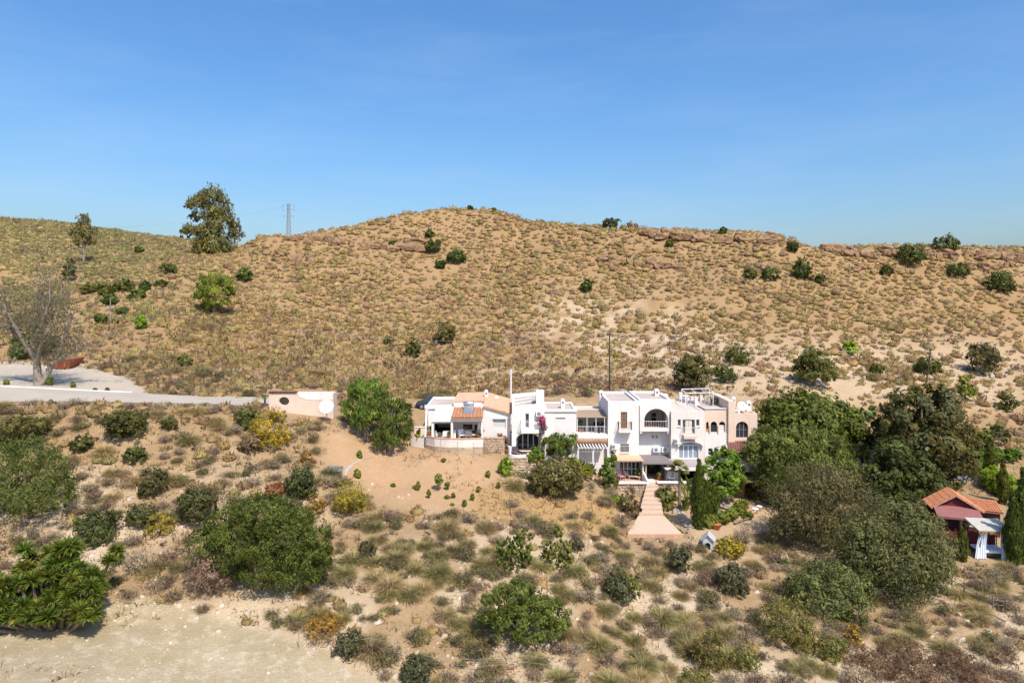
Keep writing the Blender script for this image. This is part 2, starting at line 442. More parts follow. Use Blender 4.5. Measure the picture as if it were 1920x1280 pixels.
# ------------------------------------------------------------------ plants: shape generators (all around the origin, base at z = 0)
def unit(n, r=rng):
    v = r.normal(size=(n, 3)); return v / (np.linalg.norm(v, axis=1, keepdims=True) + 1e-9)
def nrm(v):
    return v / (np.linalg.norm(v, axis=-1, keepdims=True) + 1e-9)
def diamonds(P, Nn, L, Wd, col, droop=0.0, r=rng):
    n = len(P)
    t = unit(n, r); t = t - Nn * (t * Nn).sum(1, keepdims=True)
    if droop: t = t * (1 - abs(droop)) + np.array([0, 0, -1.0]) * droop
    t = nrm(t); b = nrm(np.cross(Nn, t))
    L = np.broadcast_to(L, (n,))[:, None]; Wd = np.broadcast_to(Wd, (n,))[:, None]
    V = np.stack([P + t * L, P + b * Wd, P - t * L, P - b * Wd], 1).reshape(-1, 3)
    F = np.arange(n * 4).reshape(n, 4)
    return V, [F], np.repeat(col, 4, 0)
def join(*parts):
    Vs, Fs, Cs, o = [], {}, [], 0
    for V, F, Cc in parts:
        Vs.append(V); Cs.append(Cc)
        for f in F:
            Fs.setdefault(f.shape[1], []).append(f + o)
        o += len(V)
    return np.concatenate(Vs), [np.concatenate(v) for v in Fs.values()], np.concatenate(Cs)
def colvar(n, cols, var, r=rng):
    cols = np.array(cols, float)
    k = r.random(n) * (len(cols) - 1); i = np.minimum(k.astype(int), len(cols) - 2) if len(cols) > 1 else np.zeros(n, int)
    c = cols[i] * (1 - (k - i))[:, None] + cols[np.minimum(i + 1, len(cols) - 1)] * (k - i)[:, None]
    return c * (1 + (r.random((n, 1)) - 0.5) * 2 * var)
def crown(lobes, clumps, leaves, leaf, cols, clump_r=0.28, asp=0.5, droop=0.0, var=0.18, under=-0.35, inner=0.45, flat=1.0, seed=0, cvar=0.25):
    """leaf clumps spread over and inside a set of ellipsoid lobes (cx,cy,cz,rx,ry,rz)"""
    r = np.random.default_rng(seed + 101)
    L = np.array(lobes, float)
    w = L[:, 3] * L[:, 4] + L[:, 4] * L[:, 5] + L[:, 3] * L[:, 5]
    li = r.choice(len(L), clumps, p=w / w.sum())
    d = unit(clumps, r)
    low = d[:, 2] < under
    d[low, 2] = r.uniform(under, 0.6, low.sum()); d = nrm(d)
    rad = inner + (1 - inner) * np.sqrt(r.random(clumps))
    cc = L[li, :3] + d * L[li, 3:] * rad[:, None]
    cr = clump_r * L[li, 3:].mean(1) * r.uniform(0.55, 1.35, clumps)
    n = clumps * leaves
    ci = np.repeat(np.arange(clumps), leaves)
    dl = unit(n, r)
    P = cc[ci] + dl * (cr[ci] * np.cbrt(r.random(n)) )[:, None] * np.array([1, 1, flat])
    Nn = nrm(dl * 0.55 + d[ci] * 0.75 + r.normal(size=(n, 3)) * 0.38 + np.array([0, 0, 0.15]))
    ccol = colvar(clumps, cols, cvar, r)
    col = ccol[ci] * (1 + (r.random((n, 1)) - 0.5) * 2 * var)
    sz = leaf * r.uniform(0.6, 1.3, n)
    P[:, 2] = np.maximum(P[:, 2], 0.02)
    return diamonds(P, Nn, sz, sz * asp, col, droop, r)
def blades(n, length, width, roots, az, inc, bend, cols, var=0.2, r=rng):
    """curved grass blades / strap leaves: 5 points each"""
    hor = np.stack([np.cos(az), np.sin(az), np.zeros(n)], 1); up = np.array([0, 0, 1.0])
    d0 = hor * np.sin(inc)[:, None] + up * np.cos(inc)[:, None]
    i2 = inc + bend
    d1 = hor * np.sin(i2)[:, None] + up * np.cos(i2)[:, None]
    side = np.stack([-np.sin(az), np.cos(az), np.zeros(n)], 1)
    tw = r.uniform(-0.7, 0.7, n)[:, None]
    side = nrm(side * np.cos(tw) + np.cross(side, d0) * np.sin(tw))
    length = np.broadcast_to(length, (n,))[:, None]; w = np.broadcast_to(width, (n,))[:, None]
    mid = roots + d0 * length * 0.55; tip = mid + d1 * length * 0.45
    V = np.stack([roots - side * w * 0.6, roots + side * w * 0.6, mid + side * w, mid - side * w, tip], 1).reshape(-1, 3)
    o = np.arange(n)[:, None] * 5
    return V, [o + np.array([[0, 1, 2, 3]]), o + np.array([[3, 2, 4]])], np.repeat(colvar(n, cols, var, r), 5, 0)
def tussock(n, cols, seed, width=0.05, up=0.0, stems=0):
    """dome of arching grass blades of radius 1 and height about 0.9"""
    r = np.random.default_rng(seed)
    az = r.uniform(0, 2 * math.pi, n); inc = np.arccos(r.uniform(0.12 + up, 1, n))
    rr = r.uniform(0, 0.28, n)
    roots = np.stack([np.cos(az) * rr, np.sin(az) * rr, np.zeros(n)], 1)
    ln = r.uniform(0.75, 1.12, n) * (1 - 0.12 * np.cos(inc))
    return blades(n, ln, width * r.uniform(0.6, 1.3, n), roots, az, inc, r.uniform(0.2, 0.9, n), cols, 0.22, r)
def dome(n, cols, seed, seg=9):
    """far-off tussock: rough cushion with blades lying over it, radius 1"""
    r = np.random.default_rng(seed)
    V = []; F4 = []; F3 = []
    rings = ((1.0, .02), (.92, .38), (.52, .76))
    for k, (rr_, zz) in enumerate(rings):
        for s_ in range(seg):
            a_ = 2 * math.pi * (s_ + .5 * (k % 2)) / seg; q = rr_ * r.uniform(.84, 1.12)
            V.append((q * math.cos(a_), q * math.sin(a_), zz * r.uniform(.85, 1.12)))
    V.append((0, 0, .9))
    for k in range(2):
        for s_ in range(seg):
            F4.append((k * seg + s_, k * seg + (s_ + 1) % seg, (k + 1) * seg + (s_ + 1) % seg, (k + 1) * seg + s_))
    for s_ in range(seg): F3.append((2 * seg + s_, 2 * seg + (s_ + 1) % seg, 3 * seg))
    V = np.array(V) * .70
    A = (V, [np.array(F4), np.array(F3)], colvar(len(V), cols, .14, r))
    d = unit(n, r); d[:, 2] = np.abs(d[:, 2]) * .95 + .05; d = nrm(d)
    P = d * np.array([.82, .82, .76]) * r.uniform(.78, 1.12, (n, 1))
    Nn = nrm(d + r.normal(size=(n, 3)) * .35)
    t = nrm(d * .9 + np.array([0, 0, .5]) + r.normal(size=(n, 3)) * .25); b = nrm(np.cross(Nn, t))
    L = r.uniform(.20, .36, n)[:, None]; Wd = r.uniform(.05, .095, n)[:, None]
    B = (np.stack([P + t * L, P + b * Wd, P - t * L, P - b * Wd], 1).reshape(-1, 3), [np.arange(n * 4).reshape(n, 4)], np.repeat(colvar(n, cols, .15, r), 4, 0))
    return join(A, B)
def scrub(n, cols, seed, leaf=0.1, twig=60, h=0.75, asp=0.3, twcol=((0.20, 0.155, 0.125), (0.30, 0.25, 0.21))):
    """dry dwarf shrub: twigs fanning from the root with small leaf tufts, radius 1"""
    r = np.random.default_rng(seed)
    k = int(r.integers(4, 7))
    lobes = [(r.uniform(-.4, .4), r.uniform(-.4, .4), h * 0.42 * r.uniform(.7, 1.2), r.uniform(.42, .62), r.uniform(.42, .62), h * .55 * r.uniform(.8, 1.1)) for _ in range(k)]
    a = crown(lobes, max(6, n // 9), 9, leaf, cols, 0.42, asp, -0.35, 0.3, -0.3, 0.35, seed=seed, cvar=0.3)
    az = r.uniform(0, 2 * math.pi, twig); inc = np.arccos(r.uniform(0.15, 1, twig))
    b = blades(twig, r.uniform(.6, 1.05, twig) * h * 1.15, 0.018, np.zeros((twig, 3)), az, inc, r.uniform(-.4, .2, twig), twcol, 0.25, r)
    return join(a, b)
def tube_path(pts, radii, sides=7):
    """tapered tube along points"""
    pts = [Vector(p_) for p_ in pts]
    V, F = [], []
    for i, p_ in enumerate(pts):
        d = (pts[min(i + 1, len(pts) - 1)] - pts[max(i - 1, 0)]).normalized()
        a = d.cross(Vector((0.31, 0.95, 0.1))).normalized(); b = d.cross(a)
        for s in range(sides):
            t = 2 * math.pi * s / sides
            V.append(p_ + (a * math.cos(t) + b * math.sin(t)) * radii[i])
    for i in range(len(pts) - 1):
        for s in range(sides):
            F.append((i * sides + s, i * sides + (s + 1) % sides, (i + 1) * sides + (s + 1) % sides, (i + 1) * sides + s))
    V = np.array([tuple(v) for v in V])
    return V, [np.array(F)], np.ones((len(V), 3)) * 0.2
def limbs(base_r, height, lobes, seed, lean=(0, 0), fork=0.4, extra=0):
    """trunk that forks towards the crown's lobes"""
    r = np.random.default_rng(seed)
    top = Vector((lean[0], lean[1], height * fork))
    parts = [tube_path([(0, 0, -0.4), (lean[0] * .35, lean[1] * .35, height * fork * .45), top], [base_r * 1.25, base_r * .95, base_r * .8])]
    for l in lobes:
        end = Vector(l[:3]) + Vector((0, 0, l[5] * 0.35))
        mid = top.lerp(end, 0.5) + Vector((r.normal() * .12, r.normal() * .12, 0.15)) * height * 0.15
        parts.append(tube_path([top - Vector((0, 0, .1)), mid, end], [base_r * .55, base_r * .35, base_r * .12], 6))
        for _ in range(extra):
            q = mid.lerp(end, r.random()); e2 = Vector(l[:3]) + Vector(tuple(unit(1, r)[0])) * min(l[3:]) * 0.9
            parts.append(tube_path([q, q.lerp(e2, .5) + Vector((0, 0, .1 * l[5])), e2], [base_r * .2, base_r * .13, base_r * .05], 5))
    return join(*parts)
def rlobes(n, w, h, seed, z0=0.45, size=0.6, dep=None):
    """n random overlapping lobes filling a crown of width w, height h (base at 0)"""
    r = np.random.default_rng(seed)
    dep = dep or w
    out = [(0, 0, h * z0, w * .36, dep * .36, h * (1 - z0) * .92)]
    for i in range(n):
        a = 2 * math.pi * (i + r.uniform(-.3, .3)) / n
        k = r.uniform(.55, 1.0)
        s = size * r.uniform(.75, 1.15)
        rz = h * .3 * s * r.uniform(.85, 1.2); rx = w * .36 * s; ry = dep * .36 * s
        z = h * z0 + h * (1 - z0) * r.uniform(-.55, .45)
        out.append((math.cos(a) * (w * .5 - rx) * k, math.sin(a) * (dep * .5 - ry) * k, max(z, rz * .8), rx, ry, rz))
    return out

G_DARK = ((0.030, 0.050, 0.018), (0.060, 0.090, 0.028), (0.085, 0.115, 0.035))
G_DARK = tuple(tuple(v * 1.3 for v in c_) for c_ in G_DARK)
G_OLIVE = ((0.060, 0.075, 0.032), (0.105, 0.125, 0.055), (0.15, 0.165, 0.08))
G_OLIVE = tuple(tuple(v * 1.3 for v in c_) for c_ in G_OLIVE)
G_MID = ((0.045, 0.085, 0.022), (0.080, 0.140, 0.032), (0.125, 0.18, 0.045))
G_MID = tuple(tuple(v * 1.3 for v in c_) for c_ in G_MID)
G_BRIGHT = ((0.07, 0.14, 0.02), (0.13, 0.22, 0.03), (0.20, 0.29, 0.05))
G_BRIGHT = tuple(tuple(v * 1.3 for v in c_) for c_ in G_BRIGHT)
G_PINE = ((0.075, 0.11, 0.02), (0.13, 0.165, 0.03), (0.19, 0.21, 0.045))
G_PINE = tuple(tuple(v * 1.3 for v in c_) for c_ in G_PINE)
G_GREY = ((0.070, 0.085, 0.050), (0.12, 0.135, 0.085), (0.17, 0.185, 0.12))
G_GREY = tuple(tuple(v * 1.3 for v in c_) for c_ in G_GREY)
G_BROWN = ((0.038, 0.042, 0.016), (0.068, 0.071, 0.026), (0.105, 0.103, 0.038))
G_BROWN = tuple(tuple(v * 1.3 for v in c_) for c_ in G_BROWN)
G_TAMAR = ((0.085, 0.075, 0.030), (0.14, 0.115, 0.045), (0.20, 0.155, 0.065))
G_TAMAR = tuple(tuple(v * 1.3 for v in c_) for c_ in G_TAMAR)
Y_BROOM = ((0.16, 0.15, 0.035), (0.34, 0.27, 0.03), (0.52, 0.37, 0.03))
Y_BROOM = tuple(tuple(v * 1.15 for v in c_) for c_ in Y_BROOM)
Y_OLIVE = ((0.11, 0.11, 0.03), (0.20, 0.18, 0.045), (0.30, 0.25, 0.06))
Y_OLIVE = tuple(tuple(v * 1.15 for v in c_) for c_ in Y_OLIVE)
D_GREY = ((0.23, 0.165, 0.095), (0.33, 0.25, 0.15), (0.43, 0.34, 0.215))
D_GREY = tuple(tuple(v * 1.1 for v in c_) for c_ in D_GREY)
D_BROWN = ((0.16, 0.105, 0.06), (0.27, 0.18, 0.10), (0.36, 0.25, 0.15))
D_BROWN = tuple(tuple(v * 1.1 for v in c_) for c_ in D_BROWN)
D_TAN = ((0.27, 0.19, 0.11), (0.39, 0.28, 0.17))
D_TAN = tuple(tuple(v * 1.1 for v in c_) for c_ in D_TAN)
D_RED = ((0.24, 0.09, 0.045), (0.36, 0.15, 0.07))
D_RED = tuple(tuple(v * 1.1 for v in c_) for c_ in D_RED)
T_STRAW = ((0.27, 0.195, 0.07), (0.40, 0.285, 0.105), (0.53, 0.375, 0.15))
T_STRAW = tuple(tuple(v * 1.3 for v in c_) for c_ in T_STRAW)
T_GREEN = ((0.20, 0.175, 0.06), (0.31, 0.255, 0.09), (0.42, 0.325, 0.13))
T_GREEN = tuple(tuple(v * 1.3 for v in c_) for c_ in T_GREEN)

def build(name, label, cat, loc, parts, group=None, rotz=0.0):
    """parts: list of (part name, (V, faces, colours), material); a single part makes one mesh, more hang under an Empty"""
    if len(parts) == 1:
        pn, (V, F, cl), m = parts[0]
        o = place(name, mesh_np(name, V, F, m, cl), None, loc)
        o.rotation_euler[2] = rotz
        return tag(o, label, cat, group)
    t = thing(name, label, cat, loc, group)
    t.rotation_euler[2] = rotz
    for pn, (V, F, cl), m in parts:
        place(pn, mesh_np(pn, V, F, m, cl, smooth=(m in (M_BARK, M_BARKPALE))), t)
    return t
SEED = [1000]
def nseed():
    SEED[0] += 7; return SEED[0]
def pxsize(px, py, w, h):
    b = hit(px, py); s = b.y / FPX
    return b, w * s, h * s
def dens(w, h, d, leaf):
    """how many leaves a crown of this size needs to close"""
    return int(np.clip(2.6 * (w * w * .5 + w * h * 1.6) / (leaf * leaf), 1100, 26000))
FOOT = []                                                    # footprints (x, y, r) kept free of scattered plants
def bush(px, py, w, h, label, cols=G_DARK, cat='bush', name='green_bush', leaf=None, asp=0.5, droop=0.0, n=6, clump=0.28, z0=0.42, mat=None, D=None, stem=True, inner=.6, group=None, dense=1.0, cvar=.25):
    b, w, h = pxsize(px, py, w, h) if D is None else (W(px, py, D), w * D / FPX, h * D / FPX)
    if D is not None: b.z = float(ground(b.x, b.y)) if D > 0 else b.z
    leaf = leaf or float(np.clip(b.y * 0.0021, 0.085, 0.34))
    s = nseed()
    w *= 1.08
    lob = rlobes(n, w, h, s, z0)
    tot = int(dens(w, h, b.y, leaf) * dense)
    per = 26 if tot > 4000 else 13
    cr = crown(lob, max(40, tot // per), per, leaf, cols, clump, asp, droop, 0.2, -0.55, inner, seed=s, cvar=cvar)
    FOOT.append((b.x, b.y, w * .5))
    parts = [('foliage', cr, mat or M_LEAF)]
    if stem: parts.append(('stem', limbs(max(.04, w * .035), h * .6, lob[:4], s, fork=.25), M_BARK))
    return build(name, label, cat, b - Vector((0, 0, .12)), parts, group)

# ------------------------------------------------------------------ named trees
def tree(name, label, px, py, lobes_px, leaf, cols, per=30, dense=1.0, trunk=0.25, fork=.35, bark=None, D=None, asp=.5, droop=0., clump=.28, inner=.4, extra=0, under=-.45, cat='tree', lean=(0, 0), flat=1.0, cvar=.25, dep=1.0):
    """lobes_px: (dx, dy_up, rx, ry, depth offset m) measured in photo pixels from the trunk's foot"""
    b = hit(px, py) if D is None else Vector((X(px, D), D, float(ground(X(px, D), D))))
    s = b.y / FPX
    lob = [(l[0] * s, (l[4] if len(l) > 4 else 0), l[1] * s, l[2] * s, l[2] * s * dep, l[3] * s) for l in lobes_px]
    sd = nseed()
    area = sum(l[3] * l[5] + l[3] * l[4] for l in lob)
    tot = int(np.clip(6.5 * area / leaf ** 2 * dense, 800, 42000))
    cr = crown(lob, max(20, tot // per), per, leaf, cols, clump, asp, droop, .2, under, inner, flat, sd, cvar)
    H = max(l[2] for l in lob)
    tr = limbs(trunk, H, sorted(lob, key=lambda l: -l[3])[:7], sd, lean, fork, extra)
    FOOT.append((b.x, b.y, max(1.0, max(abs(l[0]) + l[3] for l in lob) * .6)))
    return build(name, label, cat, b, [('crown', cr, M_LEAF), ('trunk', tr, bark or M_BARK)])

# hilltop and left valley
tree('eucalyptus_tree', 'tallest eucalyptus tree, standing clear of the skyline on the ridge', 398, 474,
     [(0,104,26,20),(-25,92,22,18),(0,8,36,14),(24,64,16,20),(22,85,18,18),(-5,75,24,18),(12,55,24,22),(-8,40,26,20),(-30,66,12,12),(-38,42,20,12),(-50,35,10,12),(10,20,30,18),(-12,18,26,16),(-45,84,7,5)],
     .42, ((0.098,0.111,0.046),(0.163,0.169,0.065),(0.234,0.221,0.091)), per=16, dense=1.15, trunk=.5, fork=.3, bark=M_BARKPALE, clump=.34, inner=.3, extra=2, asp=.4, droop=.3)
tree('eucalyptus_tree', 'small dark eucalyptus close beside the tallest ridge tree', 440, 462,
     [(0,40,11,14),(2,22,13,14),(-6,28,9,10)], .38, G_OLIVE, per=14, dense=.8, trunk=.2, clump=.34, inner=.3, asp=.4, droop=.3)
tree('eucalyptus_tree', 'thin-crowned eucalyptus with a forked pale trunk in the left valley', 157, 492,
     [(-2,72,13,16),(8,58,16,14),(-14,55,14,14),(0,40,18,12),(14,40,10,10),(2,85,7,7)], .36, ((0.104,0.117,0.052),(0.182,0.189,0.078),(0.260,0.247,0.111)), per=14, dense=1.1, trunk=.26, fork=.3, bark=M_BARKPALE, clump=.36, inner=.3, extra=2, asp=.4, droop=.4)
tree('columnar_tree', 'dark blue-green columnar conifer below the thin eucalyptus', 132, 527,
     [(0,34,9,14),(2,20,13,14),(-3,12,13,10)], .3, ((0.052,0.078,0.046),(0.091,0.124,0.072),(0.130,0.163,0.098)), dense=.9, trunk=.2, fork=.15)
tree('pine_tree', 'lone umbrella-shaped pine on the slope with its shadow beneath', 402, 590,
     [(-2,66,26,12),(18,58,22,10),(-20,52,20,10),(4,44,34,11),(26,38,14,8),(-22,34,18,10),(4,24,26,10),(-10,14,18,8)],
     .26, G_PINE, per=30, dense=1.0, trunk=.32, fork=.25, clump=.34, inner=.5, asp=.35, droop=-.3, flat=.7)
# half-bare tree over the parking
b0 = hit(72, 722)
def bare_tree():
    s = b0.y / FPX; r = np.random.default_rng(5)
    def P3(dx, dy, d=0): return Vector((dx * s, d, dy * s))
    tr = [tube_path([P3(0,-6), P3(-2,25), P3(-6,55,.2), P3(-14,78,.4)], [.5, .42, .35, .26], 9)]
    tips = []
    main = [[(-6,50),(-22,85,-.6),(-38,125,-1.2),(-50,165,-1.5)], [(-8,58),(-6,95,.6),(2,135,1.0),(8,185,1.2)], [(-10,66),(-24,110,1.4),(-26,150,2.0),(-20,190,2.2)],
            [(4,0),(20,32,.3),(34,62,.6),(44,100,.8),(58,140,1)], [(-2,40),(14,70,-1),(30,95,-1.6),(52,118,-2)], [(24,40),(52,62,1.2),(82,72,1.8)], [(-18,78),(-48,95,.4),(-70,112,.8)], [(-4,90),(22,130,-.8),(40,165,-1.4)]]
    for m in main:
        pts = [P3(*q) for q in m]; rd = np.linspace(.3, .07, len(pts))
        if m is main[3]: rd = rd * 1.1
        tr.append(tube_path(pts, rd, 7))
        for _ in range(17):
            k = r.integers(1, len(pts)); t = r.random()
            q = pts[k - 1].lerp(pts[k], t)
            e = q + Vector((r.normal() * 1.1, r.normal() * 1.0, abs(r.normal()) * .9 + .5)) * r.uniform(.7, 1.7)
            mid = q.lerp(e, .5) + Vector((r.normal() * .15, 0, .12))
            tr.append(tube_path([q, mid, e], [.06, .04, .015], 4)); tips.append(e); tips.append(mid.lerp(e, .5))
            for _ in range(2):
                e2 = e + Vector((r.normal() * .7, r.normal() * .7, r.normal() * .5 + .15)); tr.append(tube_path([mid.lerp(e, .6), e2], [.025, .01], 3)); tips.append(e2)
    tips = np.array([tuple(t) for t in tips])
    n = 14; ci = np.repeat(np.arange(len(tips)), n)
    P = tips[ci] + r.normal(size=(len(ci), 3)) * np.array([.42, .42, .36]) + np.array([0, 0, -.12])
    cl = colvar(len(ci), ((0.156,0.143,0.072),(0.260,0.227,0.117),(.27,.22,.125)), .2, r)
    lv = diamonds(P, unit(len(ci), r), .2 * r.uniform(.6, 1.4, len(ci)), .05, cl, .45, r)
    return join(*tr), lv
tr_, lv_ = bare_tree()
build('eucalyptus_tree', 'half-bare old eucalyptus with spreading pale limbs beside the gravel parking', 'tree', b0, [('trunk', tr_, M_BARKPALE), ('crown', lv_, M_LEAF)])
FOOT.append((b0.x, b0.y, 2))

# by the houses
tree('pepper_tree', 'big round-headed pepper tree beside the peach utility building', 688, 826,
     [(-4,88,34,26),(-14,60,30,30),(20,64,30,28),(2,40,36,26),(-20,98,16,14),(18,98,20,16)], .2, G_MID, per=34, dense=1.1, trunk=.35, fork=.25, asp=.35, droop=.55, inner=.5)
tree('pepper_tree', 'broad drooping pepper tree nearest the bungalow terrace', 732, 850,
     [(4,72,30,30),(-18,56,28,28),(20,52,24,28),(0,32,34,24),(10,92,18,14)], .2, ((0.046,0.085,0.026),(0.085,0.143,0.039),(0.130,0.195,0.058)), per=34, dense=1.1, trunk=.35, fork=.25, asp=.35, droop=.55, inner=.5)
tree('olive_tree', 'wide grey-green rounded olive tree below the terraced houses', 1042, 932,
     [(0,42,40,30),(-28,34,26,26),(28,36,26,28),(-8,22,40,18),(22,18,26,14),(-30,16,20,14),(6,58,26,14)], .16, G_OLIVE, per=34, dense=1.15, trunk=.25, fork=.2, inner=.5, asp=.42)
tree('shade_tree', 'leafy bright green tree shading the lower pergola', 1052, 872, [(-12,48,26,16),(14,50,22,14),(0,36,24,14),(-24,30,12,14)], .17, G_MID, per=30, dense=1.0, trunk=.13, fork=.4, D=72.5)
tree('ficus_tree', 'huge dark green dome-shaped ficus with clipped dense crown', 1512, 905,
     [(0,118,84,50),(-56,100,52,48),(58,96,54,50),(-10,84,90,44),(-78,76,34,36),(92,72,30,42),(30,134,50,30),(-36,132,46,30),(76,116,30,26)], .27, ((0.046,0.098,0.023),(0.078,0.150,0.034),(0.111,0.195,0.046)), per=40, dense=1.0, trunk=.7, fork=.25, D=80, inner=.72, clump=.2, asp=.6)
tree('pepper_tree', 'light green weeping pepper tree in front of the dome-shaped ficus', 1500, 955,
     [(-30,108,50,42),(30,100,52,42),(-66,96,40,46),(60,70,50,42),(-10,70,76,44),(-66,126,30,22),(18,122,34,24),(88,56,30,30),(-40,48,50,28),(30,42,60,26)], .2, ((0.075,0.092,0.030),(0.115,0.138,0.046),(0.165,0.190,0.066)), per=30, dense=1.0, trunk=.45, fork=.25, D=70.3, asp=.36, droop=.4, inner=.5, clump=.24, cvar=.3)
tree('carob_tree', 'massive brownish-green broadleaf tree behind the red cabin', 1728, 930,
     [(0,150,66,46),(-44,128,46,44),(46,128,46,48),(0,100,80,44),(72,92,26,40),(-70,88,24,34),(20,176,44,24),(-26,174,34,24),(40,62,56,40),(-20,52,56,36),(70,50,30,34),(0,24,60,22)], .27, G_BROWN, per=40, dense=1.0, trunk=.7, fork=.25, D=76, inner=.62, clump=.22, asp=.55)
tree('evergreen_tree', 'very dark evergreen with low skirts below the massive brownish tree', 1672, 962, [(0,70,44,44),(20,36,50,38),(-26,40,40,42),(50,60,34,42),(6,104,34,26),(66,30,40,34),(-46,20,40,26)], .22, ((0.023,0.046,0.018),(0.046,0.078,0.026),(0.072,0.111,0.039)), per=34, dense=.9, trunk=.3, fork=.2, D=71, inner=.5)
tree('tamarisk_tree', 'rusty olive-brown tamarisk with feathery crown below the garden', 1540, 1052,
     [(-10,116,60,42),(-58,84,48,44),(40,96,56,50),(90,70,34,40),(-30,56,64,40),(40,44,52,36),(-70,36,32,30),(4,28,70,24)], .15, G_TAMAR, per=34, dense=.85, trunk=.3, fork=.25, D=61, asp=.3, droop=-.35, inner=.5)
tree('wild_olive_tree', 'sprawling grey-green wild olive in front of the red cabin', 1680, 1135,
     [(0,124,70,50),(54,92,52,50),(-52,100,54,50),(0,66,90,48),(-70,70,40,44),(66,46,40,36),(-62,52,36,34),(10,28,76,26),(30,146,30,22)], .15, ((0.055,0.078,0.039),(0.091,0.120,0.060),(0.137,0.169,0.085)), per=34, dense=.85, trunk=.3, fork=.22, D=54.5, asp=.36, inner=.5)
tree('wild_olive_tree', 'low grey-olive thicket tree at the foot of the rusty tamarisk', 1555, 1160,
     [(0,52,58,30),(-46,40,36,28),(48,40,40,30),(0,24,80,20)], .14, ((0.065,0.088,0.042),(0.111,0.137,0.065),(0.163,0.189,0.091)), per=34, dense=.9, trunk=.2, fork=.2, D=52, asp=.36, inner=.5)
tree('acacia_tree', 'great rounded feathery green acacia above the dirt lot', 484, 1148,
     [(10,138,62,38),(-52,116,50,38),(58,120,48,40),(-92,84,40,36),(104,88,36,44),(-30,86,60,44),(40,82,66,48),(96,48,42,42),(20,44,60,34),(70,30,54,28),(-60,52,40,30),(-10,150,34,26),(118,62,22,30)], .12, ((0.042,0.062,0.015),(0.078,0.105,0.026),(0.135,0.160,0.045)), per=30, dense=1.35, trunk=.3, fork=.2, D=47, asp=.28, droop=-.3, inner=.62, clump=.2, cvar=.35)
tree('acacia_tree', 'feathery light green tree cut off by the photo\'s edge below the road', 48, 985,
     [(0,118,56,42),(-50,100,50,50),(44,86,40,46),(0,60,84,46),(60,40,30,32),(-40,40,60,40)], .14, ((0.058,0.098,0.034),(0.104,0.156,0.052),(0.163,0.215,0.081)), per=34, dense=.85, trunk=.3, fork=.2, D=53, asp=.28, droop=-.4, inner=.55, clump=.24)
tree('lentisk_tree', 'full dark green shrub-like tree in the dry foreground slope', 975, 1205,
     [(-10,88,40,28),(-46,66,36,30),(30,66,42,32),(66,52,30,26),(0,44,60,34),(72,30,24,20),(-60,34,28,24),(24,28,50,20)], .115, ((0.046,0.088,0.021),(0.081,0.143,0.034),(0.124,0.195,0.055)), per=34, dense=.9, trunk=.2, fork=.2, asp=.4, inner=.55, clump=.24)
for a_ in [(1297,732,'olive-green round tree on the bank just behind the rooftop pergola', [(0,44,30,24),(-14,30,24,22),(16,30,24,24),(0,18,34,16),(4,60,20,12)], ((0.058,0.075,0.034),(0.101,0.120,0.052),(0.150,0.163,0.072))),
           (1527,724,'dark round tree on the bank above the dome-shaped ficus', [(0,46,30,24),(-16,32,24,24),(18,30,24,24),(0,18,36,16),(-4,60,18,12)], G_DARK),
           (1844,702,'dark airy tree on the pale bank behind the round clipped trees', [(0,38,26,20),(-14,28,20,20),(16,26,18,20),(0,14,26,12)], ((0.052,0.065,0.033),(0.091,0.104,0.049),(0.130,0.143,0.065)))]:
    tree('carob_tree', a_[2], a_[0], a_[1], a_[3], .24, a_[4], per=30, dense=.95, trunk=.2, fork=.2, inner=.5, asp=.45)
tree('small_pine', 'yellow-green young pine on the slope behind the big brownish tree', 1810, 750, [(0,38,12,12),(-8,26,14,12),(8,22,14,12),(0,12,18,10)], .24, ((0.130,0.182,0.039),(0.208,0.260,0.058),(.22,.25,.06)), dense=.9, trunk=.12, fork=.2)
tree('clipped_tree', 'round clipped tree beside the tall cypress on the upper terrace', 1843, 843, [(0,24,18,16),(0,14,16,12)], .2, G_MID, dense=1.1, trunk=.12, fork=.3, D=89, inner=.75)
tree('clipped_tree', 'darker round clipped tree farther along the upper terrace', 1873, 838, [(0,24,17,14),(0,14,14,10)], .2, G_DARK, dense=1.1, trunk=.12, fork=.3, D=90, inner=.75)
tree('small_tree', 'green tree wedged between the ficus dome and the brownish tree', 1625, 798, [(0,24,18,20),(-8,14,14,14),(8,36,12,10)], .22, ((0.052,0.104,0.039),(0.091,0.156,0.058),(0.130,0.195,0.078)), dense=1, trunk=.15, D=92)
tree('fig_tree', 'glossy broad-leaved tree in front of the white house with brown windows', 1352, 955,
     [(4,76,30,24),(-14,52,28,26),(20,52,26,28),(4,28,34,22),(34,62,14,12)], .2, ((0.052,0.111,0.018),(0.098,0.182,0.029),(0.156,0.260,0.046)), per=28, dense=1.1, trunk=.2, fork=.25, D=70, asp=.6, inner=.55)
tree('small_tree', 'slim bright green shrub-tree against the white tower wall', 1142, 912, [(0,44,15,22),(-4,24,18,18),(6,60,11,12),(2,12,16,12)], .16, ((0.065,0.111,0.023),(0.117,0.182,0.039),(0.182,0.247,0.065)), dense=1.1, trunk=.1, D=70.5, inner=.5)

